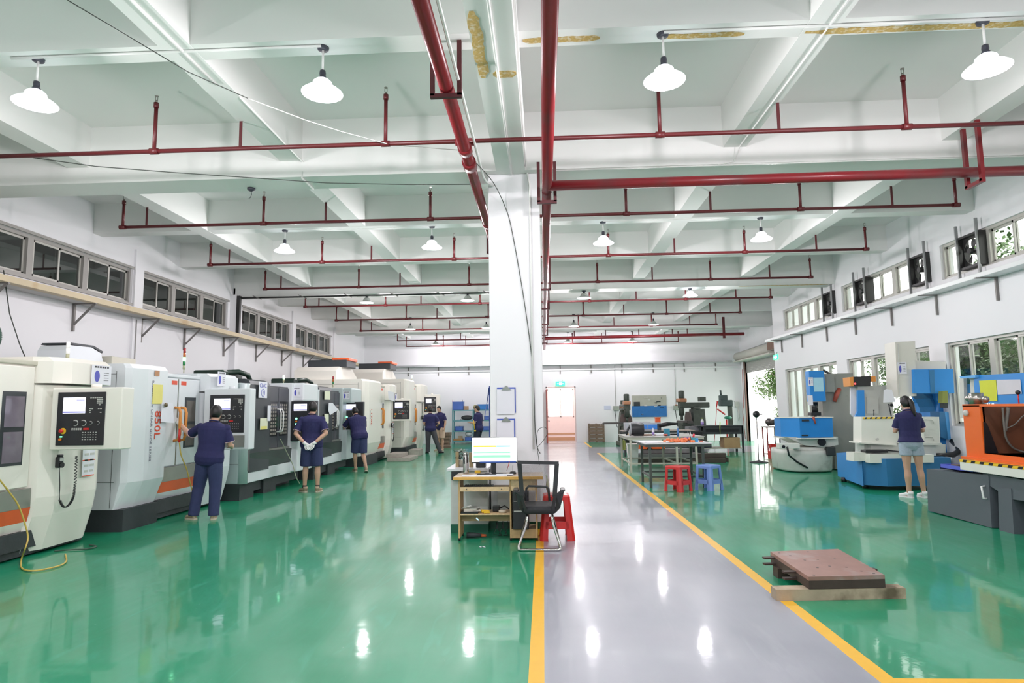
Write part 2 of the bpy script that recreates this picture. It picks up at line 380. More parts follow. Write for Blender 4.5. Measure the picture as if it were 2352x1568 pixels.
# mains
ml = [W(965.7, 0, z=4.47), W(1112.3, 490, z=4.47)]
mx = (ml[0].x+ml[1].x)/2
t = thing('fire_main', 'thick red fire main running lengthwise left of the white column', 'pipe', (mx, 8, 4.47), None)
b = MB(); b.cyl((mx, -3, 4.47), (mx, 28.5, 4.47), .066, n=20); b.build('pipe', Mredm, t)
for y, z in ROWS[:7]:
    b = MB(); b.cyl((mx-.11, y, z-.01), (mx+.11, y, z-.01), .045, n=12); b.cyl((mx, y-.07, 4.47), (mx, y+.07, 4.47), .08, n=16); b.build('pipe_tee', Mredm, t)
b = MB(); b.cyl((mx, 7.32, 4.47), (mx, 7.5, 4.47), .085, n=16); b.build('coupling', Mredm, t)
uy = W(1028, 218, z=4.38).y
def uhang(xc, y, zb, zt, w, parent, dx=0):
    b = MB(); b.bar((xc-w, y, zb), (xc-w, y, zt), .04, .04); b.bar((xc+w, y, zb), (xc+w, y, zt), .04, .04); b.bar((xc-w-.02, y, zb), (xc+w+.02, y, zb), .04, .04); b.build('pipe_bracket', Mrail, parent)
uhang(mx, uy, 4.37, 4.9, .125, t); uhang(mx, 11.4, 4.37, 4.9, .125, t)
mr = .095
t = thing('fire_main', 'thick red fire main hanging lengthwise right of the white column', 'pipe', (mr, 8, 4.28), None)
b = MB(); b.cyl((mr, -3, 4.28), (mr, 29.2, 4.28), .063, n=20); b.build('pipe', Mredm, t)
for y in (7.93, 13.9, 16.6, 19.7, 22.6, 25.3): uhang(mr, y, 4.14, 4.67 if abs(y-7.93) < .1 or abs(y-16.6) < .1 else 4.9, .105, t)
cy_ = 7.72
t = thing('fire_main', 'thick red fire main crossing the right hall towards the windows', 'pipe', (4, cy_, 4.28), None)
b = MB(); b.cyl((mr, cy_, 4.28), (XR, cy_, 4.30), .062, n=20); b.build('pipe', Mredm, t)
hx = W(2240, 410, y=cy_).x
b = MB()
for dy in (-.12, .14): b.bar((hx, cy_+dy, 4.14), (hx, cy_+dy, 4.9), .045, .045)
b.bar((hx, cy_-.14, 4.15), (hx, cy_+.16, 4.15), .045, .045); b.build('pipe_bracket', Mredm, t)
t = thing('fire_main', 'red fire main crossing the right hall near the back wall', 'pipe', (4, 24.2, 4.2), None)
z8 = W(1400, 772, y=24.2).z
b = MB(); b.cyl((mr, 24.2, z8-.04), (7.6, 24.2, z8), .06, n=14); b.build('pipe', Mredm, t)
b = MB(); b.bar((W(1663, 770, y=24.2).x, 24.2, z8-.15), (W(1663, 770, y=24.2).x, 24.2, 4.9), .09, .05); b.build('pipe_bracket', Mrail, t)

# pendant lamps
Mshade = mat('lamp_shade_white_glowing', (.9, .92, .95), .35, emit=(.9, .94, 1), es=3)
Mshade2 = mat('lamp_shade_grey_dim', (.5, .53, .5), .35, var=.04)  # same shade in grey, without glow, for the dimmer lamps
Mglow = mat('lamp_diffuser', (1, 1, 1), .5, emit=(.93, .96, 1), es=14)
Mglow2 = mat('lamp_diffuser_dim', (1, 1, 1), .5, emit=(.95, .97, 1), es=4)
Msock = mat('dark_socket', (.05, .05, .07), .4)
def pendant(x, y, ztop, label, hang=.42, kind=0):
    t = thing('pendant_lamp', label, 'lamp', (x, y, ztop), 'white dome pendant lamps hanging from the beams'); z = ztop-hang
    b = MB(); b.lathe([(.005, ztop-.03), (.05, ztop-.025), (.055, ztop-.001)], (x, y, 0), 18); b.build('ceiling_rose', Msock, t)
    b = MB(); b.cyl((x, y, z+.19), (x, y, ztop-.02), .011, n=8); b.build('stem', Mstem, t)
    b = MB(); b.lathe([(.016, z+.225), (.026, z+.22), (.03, z+.19), (.026, z+.16), (.036, z+.155), (.036, z+.135)], (x, y, 0), 16); b.build('socket', Msock, t)
    b = MB(); b.lathe([(.035, z+.14), (.06, z+.128), (.085, z+.105), (.095, z+.07), (.112, z+.05), (.155, z+.028), (.188, z), (.185, z-.004), (.15, z+.02), (.09, z+.045)], (x, y, 0), 32); b.build('lamp_shade', Mshade if kind == 0 else Mshade2, t)
    b = MB(); b.lathe([(.001, z-.004), (.05, z-.002), (.1, z+.004), (.14, z+.012), (.155, z+.02), (.09, z+.03)], (x, y, 0), 24); b.build('diffuser', Mglow if kind < 2 else Mglow2, t)
    return t
COLN = ['leftmost', 'second from the left', 'third from the left', 'rightmost']
RN = {5.55: 'nearest', 11.42: 'second', 17.0: 'third', 22.75: 'fourth', 28.2: 'farthest'}
protos = {}
for (y, z, k) in LAMP_ROWS:
    for ci, x in enumerate(LAMP_XS):
        hang = .45 if y < 6 else (.40 if y < 12 else (.2 if y < 20 else .44))
        kind = 0 if y < 12 else (1 if y < 20 else 2)
        if y > 12 and ci == 3 and y < 20: kind = 0
        lab = 'white dome pendant lamp, %s in the %s row of lamps' % (COLN[ci], RN.get(y, 'row behind the viewer'))
        if y < 0: lab = 'added pendant lamp out of view, %s in the %s row behind' % (COLN[ci], 'closer' if y > -3 else 'farther')
        key = (hang, kind)
        if key not in protos: protos[key] = (pendant(x, y, z, lab, hang, kind), z)
        else: dup(protos[key][0], (x, y, z), label=lab)
        lampdata((x, y, z-hang-.08), LAMP_W*k, r=.09)
# bare lamp rose without a lamp
p = W(577, 432, z=4.67)
t = thing('lamp_rose', 'black ceiling rose with a short loose wire and no lamp', 'lamp holder', (p.x, p.y, 4.67))
b = MB(); b.lathe([(.01, 4.62), (.05, 4.64), (.055, 4.669)], (p.x, p.y, 0), 14); b.build('rose', Msock, t)
b = MB(); b.tube([(p.x, p.y, 4.63), (p.x+.01, p.y, 4.58), (p.x-.01, p.y, 4.53), (p.x-.03, p.y, 4.52)], .004, 5); b.build('wire', Msock, t)
# PVC conduits on the beams
def conduit(pts, label, r=.012, m=None, name='cable_conduit', cat='conduit'):
    b = MB(); b.tube(pts, r, 7); return tag(b.build(name, m or Mstem), label, cat)
conduit([(-5.0, 5.5, 4.885), (-2.0, 5.5, 4.885)], 'white conduit under the beam joining the two nearest left lamps')
conduit([(1.15, 5.5, 4.885), (4.4, 5.5, 4.885)], 'white conduit under the beam joining the two nearest right lamps')
conduit([(-3.32, 1, 4.885), (-3.32, 6.1, 4.885)], 'white conduit crossing the beam junction above the left hall', .016)
conduit([(-3.2, 6.4, 4.885), (-3.2, 8.2, 4.885), (-3.2, 8.17, 4.65), (-3.2, 8.6, 4.65)], 'thin white conduit along the left ceiling beam towards the frame beam')
conduit([(-.37, 2, 4.655), (-.37, 8.28, 4.655)], 'white conduit under the middle beam ending at the column', .014)
conduit([(-.17, 2, 4.73), (-.17, 8.28, 4.73), (-.13, 8.28, 4.5), (-.13, 8.28, 1.0)], 'white conduit down the front face of the column', .013)
conduit([(2.62, 4, 4.885), (2.62, 8.1, 4.885), (2.55, 8.17, 4.7), (2.35, 8.17, 4.66)], 'white cable along the first right beam, drooping at its end', .008)
conduit([(.2, 8.2, 4.66), (4, 8.17, 4.655), (7.6, 8.2, 4.66)], 'white conduit under the frame beam of the right hall', .01)
conduit([(mx+.115, -3, 4.52), (mx+.115, 8.0, 4.52), (-.7, 8.1, 4.5), (-.62, 8.26, 4.5)], 'white plastic conduit strapped beside the left fire main', .016)
conduit([(-4.7, 11.32, 4.88), (-3.4, 11.3, 4.85), (-1.9, 11.32, 4.88)], 'thin cable slung between the second-row left lamps', .007)
conduit([(1.15, 11.32, 4.88), (3.4, 11.3, 4.87)], 'thin cable slung between the second-row right lamps', .007)
# yellowed water damage on beams : real peeled paint patches
Mrust = mat('peeled_ochre_plaster', (.62, .42, .14), .85, var=.35, scale=40, bump=.5, dirt=(.75, .68, .5), dscale=20, damt=.5)
def patch(pts, z, lab):
    b = MB(); top = []; n = len(pts)
    b.prism([(x, y, z) for x, y in pts], (0, 0, -.006)); tag(b.build('peeled_paint', Mrust), lab, 'stain')
def strip(x0, x1, y0, y1, seed, z=4.9):
    random.seed(seed); n = max(6, int((max(x1-x0, y1-y0))/.05)); a = []; c = []
    lx = (x1-x0) > (y1-y0)
    for i in range(n+1):
        f_ = i/n; e = min(1, math.sin(math.pi*min(max(f_, .03), .97))*4); j = random.uniform(-.006, .006)
        if lx: a.append((x0+(x1-x0)*f_, (y0+y1)/2-(y1-y0)/2*e+j)); c.append((x0+(x1-x0)*f_, (y0+y1)/2+(y1-y0)/2*e+j))
        else: a.append(((x0+x1)/2-(x1-x0)/2*e+j*2, y0+(y1-y0)*f_)); c.append(((x0+x1)/2+(x1-x0)/2*e+j*2, y0+(y1-y0)*f_))
    return a+c[::-1]
patch(strip(-.13, .58, 5.53, 5.61, 1), 4.9, 'ochre strip of peeled paint under the beam beside the red main')
patch(strip(1.12, 1.9, 5.56, 5.63, 2), 4.9, 'ochre peeled patches beside the third nearest lamp')
patch(strip(2.45, 5.2, 5.57, 5.655, 3), 4.9, 'long ochre strip of peeled paint under the near right beam')
patch(strip(-.56, -.46, 4.75, 5.78, 4, 4.67), 4.67, 'long ochre patch of peeled paint under the middle beam')
patch(strip(-.42, -.2, 5.66, 5.78, 5, 4.67), 4.67, 'small ochre patch of peeled paint crossing the middle beam')
q = W(1890, 650, z=4.67)
patch(strip(5.2, 7.5, 16.77, 16.83, 6, 4.67), 4.67, 'ochre stained edge of the far frame beam by the right windows')
# loose wires in the air
Mwire = mat('dark_wire', (.06, .07, .06), .5)
Mwirew = mat('pale_wire', (.75, .75, .72), .4)
def sag(a, c, n=14, d=.08):
    a, c = Vector(a), Vector(c); return [a.lerp(c, i/n)-Vector((0, 0, d*math.sin(math.pi*i/n))) for i in range(n+1)]
b = MB(); b.tube([W(155, 0, z=4.8), W(432, 165, z=4.7), W(570, 226, z=4.65)], .005, 5); tag(b.build('hanging_wire', Mwire), 'thin dark wire slung from the top left of the ceiling', 'wire')
b = MB(); b.tube([W(570, 226, z=4.65), W(700, 275, z=4.6), W(784, 302, z=4.57), W(900, 333, z=4.55), W(1060, 345, z=4.55)], .0055, 5); tag(b.build('hanging_wire', Mwirew), 'thin pale wire slung past a lamp to the red main', 'wire')
b = MB(); b.tube([W(75, 362, z=4.55), W(220, 382, z=4.53), W(400, 396, z=4.52), W(750, 420, z=4.52), W(950, 424, z=4.55), W(1090, 423, z=4.58)], .006, 5); tag(b.build('hanging_wire', Mwire), 'thin dark wire stretched across the left hall before the frame beam', 'wire')
b = MB(); b.tube(sm([(-.78, 7.4, 4.5), (-.6, 8.0, 4.45), (-.46, 8.27, 4.2), (-.38, 8.285, 3.9), (-.25, 8.285, 3.1), (-.16, 8.285, 2.4), (-.12, 8.28, 1.9), (-.11, 8.28, 1.3), (-.09, 8.27, 1.05), (-.05, 8.2, .95)]), .005, 6); tag(b.build('hanging_wire', Mwire), 'thin dark wire trailing down the face of the white column', 'wire')
b = MB(); b.tube(sm([(-.09, 8.2, 1.02), (.0, 8.18, 1.12), (.05, 8.17, 1.22), (.01, 8.17, 1.28), (-.07, 8.18, 1.24), (-.09, 8.2, 1.1), (-.06, 8.22, .8)]), .0035, 6); tag(b.build('cable_loop', Mwire), 'loop of thin black cable at the foot of the column', 'cable')
b = MB(); b.tube([W(8, 620, x=-8.3), W(22, 720, x=-8.2), W(45, 790, x=-8.1), W(62, 830, x=-8.0)], .008, 6); tag(b.build('hanging_wire', Mwire), 'black cable dropping down the left wall behind the first machine', 'wire')

# ---------------------------------------------------------------- ledges and brackets
Mledge = mat('yellowed_cable_trough', (.62, .52, .35), .6, var=.12, scale=3, dirt=(.45, .28, .12), dscale=1.5, damt=.56)
Miron = mat('grey_angle_iron', (.22, .21, .2), .5, .4, var=.15)
Mledge2 = mat('white_cable_trough', (.8, .82, .82), .35, var=.03)
t = thing('cable_trough', 'long yellowed cable trough on triangular brackets along the left wall', 'cable tray', (-8, 14, 3.5))
b = MB(); b.box(-8.11, -7.96, 3, 27.8, 3.5, 3.60, .006); b.build('trough', Mledge, t)
b = MB(); b.box(XL, -8.11, 3, 27.8, 3.50, 3.52); b.build('shelf_board', mat('grey_white_board', (.55, .54, .52), .7), t)  # plain grey-white shelf board
for y in (4.2, 6.4, 9.02, 10.9, 12.83, 14.45, 16.3, 18.2, 20.05, 21.9, 23.8, 25.6):
    b = MB(); b.bar((XL+.02, y, 3.0), (XL+.02, y, 3.49), .04, .04); b.bar((XL, y, 3.49), (-7.96, y, 3.49), .04, .02); b.bar((XL+.03, y, 3.12), (-8.0, y, 3.48), .03, .03, up=(0,1,0)); b.build('bracket', Miron, t)
t = thing('cable_trough', 'long white cable trough on brackets along the right wall', 'cable tray', (7.4, 12, 3.6))
b = MB(); b.box(XR-.3, XR-.004, 3, 21.3, 3.62, 3.70, .006); b.build('trough', Mledge2, t)
for y in (5.5, 7.3, 9.1, 10.9, 12.55, 14.15, 15.77, 17.35, 19.0, 20.6):
    b = MB(); b.bar((XR-.024, y, 3.22), (XR-.024, y, 3.61), .04, .03); b.bar((XR-.36, y, 3.61), (XR-.004, y, 3.61), .035, .02); b.build('bracket', Miron, t)
t = thing('cable_trough', 'white cable trough on small brackets along the back wall', 'cable tray', (0, 29.4, 3.5))
b = MB(); b.box(-7.9, 8.6, YB-.3, YB-.02, 3.54, 3.62, .005); b.build('trough', mat('galvanised_trough', (.6, .62, .64), .25, .6), t)
for i in range(12):
    x = -7.7+i*1.42
    b = MB(); b.bar((x, YB-.03, 3.15), (x, YB-.03, 3.53), .04, .03); b.build('bracket', Miron, t)
for y, l in ((12.6, 'first'), (16.85, 'second'), (20.7, 'third')):
    conduit([(XL+.06, y, .3), (XL+.06, y, 3.45)], 'thin grey conduit down the left wall behind the machines, %s from the front' % l, .012, Mtrim)
# ---------------------------------------------------------------- exhaust fans in the upper right windows
Mfan = mat('black_fan_metal', (.035, .035, .035), .4, .3); Mgal = mat('galvanised_strut', (.3, .31, .31), .4, .5)
FL = ['nearest the front', 'second from the front', 'third from the front', 'farthest back']
for i, (ya, yb) in enumerate(((11.16, 11.70), (12.69, 13.24), (15.07, 15.58), (16.78, 17.32))):
    yc = (ya+yb)/2; x = XR-.05; zc = 4.2
    if i == 1: yc = 12.96
    t = thing('exhaust_fan', 'black square exhaust fan with steel struts in the high windows, %s' % FL[i], 'fan', (x, yc, zc), 'exhaust fans in the high windows')
    w = .27
    b = MB()
    for s1 in (-1, 1): b.box(x-.03, x+.16, yc+s1*w-.02, yc+s1*w+.02, zc-.3, zc+.3); b.box(x-.03, x+.16, yc-w, yc+w, zc+s1*.28-.02, zc+s1*.28+.02)
    # back plate with round opening
    ring = 24; pr = []
    for k in range(ring): pr.append((math.cos(2*math.pi*k/ring), math.sin(2*math.pi*k/ring)))
    for k in range(ring):
        a_, c_ = pr[k], pr[(k+1) % ring]
        def sqp(v):
            m_ = max(abs(v[0]), abs(v[1])); return (v[0]/m_*.26, v[1]/m_*.29)
        sa, sc = sqp(a_), sqp(c_)
        b.quad((x+.05, yc+a_[0]*.235, zc+a_[1]*.235), (x+.05, yc+c_[0]*.235, zc+c_[1]*.235), (x+.05, yc+sc[0], zc+sc[1]), (x+.05, yc+sa[0], zc+sa[1]))
    b.build('fan_frame', Mfan, t)
    b = MB(); b.cyl((x-.02, yc, zc), (x+.1, yc, zc), .055, n=14); b.build('hub', Mfan, t)
    for k in range(4):
        a = k*math.pi/2+.4; pts = []
        for r_, da in ((.05, -.3), (.13, -.42), (.215, -.3), (.215, .28), (.13, .3), (.05, .3)): pts.append((x+.04+.03*da, yc+r_*math.cos(a+da), zc+r_*math.sin(a+da)))
        b = MB(); b.prism(pts, (.004, 0, 0)); b.build('fan_blade', Mfan, t)
    b = MB(); b.bar((x-.04, ya, 3.72), (x-.04, ya, 4.72), .045, .03); b.build('strut', Mgal, t)
    b = MB(); b.bar((x-.04, yb, 3.72), (x-.04, yb, 4.72), .045, .03); b.build('strut', Mgal, t)
# ---------------------------------------------------------------- roller door, back door, exit signs
Mshut = mat('grey_roller_shutter', (.42, .41, .39), .5, .3, var=.05)
t = bpy.data.objects.new('door_1', None); C.objects.link(t); t.location = (XR2, 26.7, 0); ORG[t.name] = Vector((XR2, 26.7, 0)); struct(t)
b = MB()
for k in range(10): b.box(XR2+.04, XR2+.07, DY0, DY1, 3.02+k*.06, 3.02+k*.06+.054)
b.build('shutter_curtain', Mshut, t)
b = MB()
for y in (DY0-.06, DY1+.06): b.box(XR2-.05, XR2+.08, y-.06, y+.06, 0, 3.6)
b.build('guide_rail', mat('dark_guide_rail', (.2, .12, .1), .5, .3), t)
b = MB(); b.cyl((XR2-.25, DY0-.1, 3.75), (XR2-.25, DY1+.2, 3.75), .2, n=18); b.box(XR2-.45, XR2, DY0-.1, DY1+.2, 3.52, 3.56); b.build('shutter_roll', mat('cream_shutter_roll', (.6, .58, .52), .5), t)
b = MB(); b.box(XR2-.55, XR2-.05, DY0-1.0, DY0-.15, 3.62, 3.92, .02); b.cyl((XR2-.3, DY0-1.0, 3.75), (XR2-.3, DY0-.1, 3.75), .13, n=14); b.bar((XR2-.5, DY0-.6, 3.92), (XR2-.3, DY0-1.1, 4.35), .03); b.build('shutter_motor', mat('brown_motor_casing', (.2, .11, .07), .6, var=.2), t)
conduit([(XR2-.05, 22, 4.05), (XR2-.05, 26, 4.05), (XR2-.05, 29.3, 4.0)], 'thin grey cable along the recessed right wall above the roller door', .01, Mtrim)
conduit([(XR2-.03, 29.25, 3.2), (XR2-.05, 29.25, 1.6), (XR2-.12, 29.2, 1.3), (XR2-.05, 29.25, .1)], 'red wire hanging down beside the roller door', .012, mat('red_wire', (.5, .08, .06), .5), 'hanging_wire', 'wire')
Mexit = mat('exit_sign_green', (.02, .5, .2), .4, emit=(.05, .9, .4), es=1.4); Mexw = mat('exit_sign_white', (.9, .95, .92), .4, emit=(.8, 1, .9), es=1.5)
def exit_sign(c, right, up, lab, w=.36, h=.16):
    c = Vector(c); right = Vector(right); up = Vector(up); n = right.cross(up)
    t = thing('exit_sign', lab, 'sign', c, None)
    R = Matrix((right, up, n)).transposed()
    def P_(a, b_, d): return c+right*a+up*b_+n*d
    b = MB(); b.prism([P_(-w/2, -h/2, 0), P_(w/2, -h/2, 0), P_(w/2, h/2, 0), P_(-w/2, h/2, 0)], n*.03); b.build('sign_body', Mexit, t)
    b = MB()
    b.prism([P_(-.055, -.055, .031), P_(.055, -.055, .031), P_(.055, .055, .031), P_(-.055, .055, .031)], n*.002)
    for s_ in (-1, 1):
        b.prism([P_(s_*.15, 0, .031), P_(s_*.115, .035, .031), P_(s_*.115, .014, .031), P_(s_*.075, .014, .031), P_(s_*.075, -.014, .031), P_(s_*.115, -.014, .031), P_(s_*.115, -.035, .031)], n*.002)
    b.build('arrow_pictogram', Mexw, t)
    b = MB()
    b.bar(P_(-.03, -.04, .034), P_(-.005, -.01, .034), .012, .004, up=n); b.bar(P_(.025, -.04, .034), P_(-.005, -.01, .034), .012, .004, up=n); b.bar(P_(-.005, -.01, .034), P_(.008, .02, .034), .014, .004, up=n); b.bar(P_(-.02, .01, .034), P_(.03, .005, .034), .01, .004, up=n); b.cyl(P_(.014, .035, .032), P_(.014, .035, .036), .011, n=10)
    b.build('running_figure', Mexit, t)
    b = MB()
    for s_ in (-1, 1): b.cyl(P_(s_*.1, h/2, .015), P_(s_*.1, h/2+.08, .015), .01, n=6)
    b.build('sign_hook', Mtrim, t)
exit_sign(W(1287, 881, y=YB-.05), (1, 0, 0), (0, 0, 1), 'green and white exit sign above the pink doorway on the back wall', .42, .2)
exit_sign(W(1783, 820, x=XR-.001), (0, -1, 0), (0, 0, 1), 'green exit sign on the right wall beside the roller door')
# doorway in the back wall and the passage behind it
Mpink = mat('pink_wall_paint', (.80, .62, .58), .6, var=.03); Mpk2 = mat('brown_skirting', (.5, .27, .15), .6)
Mdf = mat('pink_white_frame', (.75, .6, .58), .5); Mrdoor = mat('dark_red_door_edge', (.35, .06, .05), .5)
t = bpy.data.objects.new('door_2', None); C.objects.link(t); t.location = (.8, YB, 0); ORG[t.name] = Vector((.8, YB, 0)); struct(t)
b = MB(); b.box(dx0, dx0+.05, YB-.03, YB+.2, 0, dz1); b.box(dx1-.05, dx1, YB-.03, YB+.2, 0, dz1); b.box(dx0, dx1, YB-.03, YB+.2, dz1-.05, dz1); b.build('door_frame', Mdf, t)
lf = MB(); lf.cbox((dx0+.03, YB-.42, 1.22), (.045, .82, 2.4), (0, 0, .03)); lfo = lf.build('door_leaf', Mrdoor, t)
b = MB(); b.bar((dx0+.05, YB-.7, 1.0), (dx0+.14, YB-.7, 1.0), .02); b.bar((dx0+.14, YB-.7, 1.0), (dx0+.14, YB-.58, .98), .02); b.build('door_handle', Msock, lfo)
b = MB(); yy = YB+1.9
b.box(-1.2, 2.9, yy, yy+.15, .16, 1.12); b.box(-1.2, .2, yy, yy+.15, 1.12, 3); b.box(1.5, 2.9, yy, yy+.15, 1.12, 3); b.box(.2, 1.5, yy, yy+.15, 2.5, 3); b.box(-1.3, -1.2, YB+.22, yy, 0, 3); b.box(2.9, 3.0, YB+.22, yy, 0, 3)
struct(b.build('wall_passage', Mpink))
b = MB(); b.box(-1.2, 2.9, yy-.02, yy+.15, 0, .16); b.box(-1.2, 2.9, yy-.01, yy, .28, .36); struct(b.build('baseboard_passage', Mpk2))
b = MB(); b.quad((-1.3, YB, .001), (3, YB, .001), (3, yy, .001), (-1.3, yy, .001)); struct(b.build('floor_passage', Mgrey))
t = bpy.data.objects.new('window_17', None); C.objects.link(t); t.location = (.85, yy, 1.12); ORG[t.name] = Vector((.85, yy, 1.12)); struct(t)
b = MB(); b.box(.2, 1.5, yy, yy+.06, 1.12, 1.17); b.box(.2, 1.5, yy, yy+.06, 2.44, 2.5); b.box(.2, .25, yy, yy+.06, 1.12, 2.5); b.box(1.45, 1.5, yy, yy+.06, 1.12, 2.5); b.box(.83, .88, yy, yy+.06, 1.12, 2.5); b.build('window_frame', Mdf, t)
b = MB(); b.box(.25, 1.45, yy+.03, yy+.035, 1.17, 2.44); b.build('window_pane', Mcl, t)
# ---------------------------------------------------------------- outside
b = MB(); b.quad((XW, -30, -.02), (60, -30, -.02), (60, 70, -.02), (XW, 70, -.02)); b.quad((-8, 31.8, -.02), (XW, 31.8, -.02), (XW, 70, -.02), (-8, 70, -.02))
struct(b.build('ground', mat('pale_concrete_yard', (.62, .6, .56), .8, var=.1, scale=.5)))
Mleaf = mat('tree_leaf', (.05, .115, .022), .45, var=.6, scale=1.5); Mtrunk = mat('tree_bark', (.16, .13, .1), .8, var=.3)
def tree_proto(seed, h, rad, n):
    random.seed(seed); t = thing('tree', '', 'tree', (0, 0, 0), 'trees outside the right windows')
    b = MB(); b.tube([(0, 0, 0), (.05, .02, h*.3), (.0, .05, h*.55), (-.05, 0, h*.8)], [.14, .11, .08, .03], 8)
    for k in range(7):
        a = k*.9; z0 = h*(.3+.06*k); b.tube([(0, 0, z0), (rad*.4*math.cos(a), rad*.4*math.sin(a), z0+h*.12), (rad*.75*math.cos(a), rad*.75*math.sin(a), z0+h*.2)], [.05, .03, .012], 6)
    b.build('trunk', Mtrunk, t)
    b = MB(); cl = [(Vector((random.gauss(0, rad*.45), random.gauss(0, rad*.45), h*(.22+.7*random.random()))), rad*random.uniform(.28, .5)) for _ in range(34)]
    for i in range(n):
        c, r = random.choice(cl); d = Vector((random.gauss(0, 1), random.gauss(0, 1), random.gauss(0, .8))).normalized()*r*random.random()**.4
        p = c+d; a = Vector((random.uniform(-1, 1), random.uniform(-1, 1), random.uniform(-1, .3))).normalized(); s_ = a.cross(Vector((random.random(), random.random(), 1))).normalized(); L = random.uniform(.13, .25)
        b.quad(p-a*L*.5, p+s_*L*.25, p+a*L*.5, p-s_*L*.25)
    b.build('foliage', Mleaf, t); return t
tp = tree_proto(3, 6.5, 2.0, 15000)
TR = [(12.4, 5.6, .3, .82, 'leafy tree outside the nearest right window'), (12.2, 10.3, 1.9, .88, 'leafy tree outside the window behind the orange machine'), (12.7, 15.0, 4.0, .88, 'leafy tree outside the window above the white and blue machine'), (15.5, 20.6, 2.4, .95, 'leafy tree outside between the two upper window banks'), (15.8, 27.5, 5.3, .75, 'leafy tree outside the farthest right window'), (13.6, 36.5, .9, .8, 'sunlit tree seen through the open roller door'), (12.6, .8, 3.3, .85, 'leafy tree outside the windows level with the camera'), (12.9, 33.5, 2.2, .42, 'low bush seen through the roller door beside the road'), (12.0, 18.6, 1.1, .6, 'small leafy tree outside between the far right windows')]
for i, (x, y, rz, s_, lab) in enumerate(TR):
    o = tp if i == 0 else dup(tp, (x, y, -.02), rz)
    o.location = (x, y, -.02); o.rotation_euler = (0, 0, rz); o.scale = (s_, s_, s_); o['label'] = lab

# dark pipe clamped under the far frame beam of the left hall, and the post it starts from
t = thing('clamped_pipe', 'thin dark pipe with slanted clamps under the far frame beam of the left hall', 'pipe', (-4.4, 16.72, 4.62))
b = MB(); b.cyl((-8.15, 16.72, 4.62), (-.75, 16.72, 4.62), .022, n=8); b.build('pipe', Mfan, t)
for k in range(6): x = -7.7+k*1.25; b = MB(); b.bar((x-.1, 16.66, 4.665), (x+.12, 16.70, 4.57), .03, .02); b.build('clamp', Miron, t)
b = MB(); b.box(XL+.165, XL+.25, 16.62, 16.72, 3.62, 4.67); tag(b.build('steel_post', Mfan), 'dark steel post on the left wall under the far frame beam', 'post')
# ---------------------------------------------------------------- machining centres along the left wall
Mcream = mat('cream_machine_paint', (.84, .81, .74), .35, var=.03, scale=2)
Mlgrey = mat('cool_white_machine_paint', (.74, .77, .80), .35, var=.03, scale=2)
Mmgrey = mat('pale_grey_machine_paint', (.50, .57, .58), .38, var=.04, scale=2)
Mchar = mat('charcoal_machine_paint', (.035, .042, .048), .42, var=.12, scale=3)
Mblk = mat('black_machine_paint', (.012, .013, .016), .3, var=.1)
Mbase = mat('dark_base_casting', (.03, .036, .04), .6, var=.25, scale=4, bump=.15)
Mor = mat('orange_stripe_paint', (.75, .12, .03), .4, var=.05)
Morh = mat('orange_plastic_handle', (.7, .27, .05), .35, var=.05)
Mss = mat('brushed_stainless', (.38, .37, .34), .28, .9, var=.12, scale=5)
Mwin = mat('machine_door_window', (.20, .17, .21), .12, var=.4, scale=4)  # purple tint paints a reflection into the glass colour
Mwinb = mat('brown_machine_window', (.13, .115, .10), .15, var=.4, scale=5)
Mpan = mat('black_control_panel', (.02, .021, .026), .35, var=.15)
Mscr = mat('panel_screen', (.8, .8, .95), .2, emit=(.82, .84, 1), es=1.25)
Mscb = mat('screen_blue_bar', (.1, .1, .4), .3, emit=(.2, .2, .6), es=.5)
Mkey = mat('grey_key', (.55, .55, .52), .5)
Mredb = mat('red_button', (.6, .02, .02), .3); Myelb = mat('yellow_plastic', (.8, .5, .03), .35); Morb = mat('amber_button', (.7, .2, .02), .35)
Mgl = mat('green_pilot_light', (.1, .8, .3), .3, emit=(.2, 1, .5), es=3)
Mrl = mat('red_pilot_light', (.8, .05, .05), .3, emit=(1, .1, .1), es=1.5)
Mpap = mat('white_paper', (.78, .78, .84), .7, var=.02); Mpapy = mat('yellow_paper', (.80, .72, .22), .7, var=.05)
Mtx = mat('dark_print', (.05, .05, .06), .6); Mtxr = mat('red_print', (.75, .08, .03), .5); Mblue = mat('blue_print', (.07, .08, .45), .5)
Mcream2 = mat('dark_cream_edge', (.55, .53, .44), .45)

def seg_text(s, size, o, r, u, m, parent, sx=1): return text(s, size, o, r, u, m, parent, 'lettering', .0008, sx=sx)

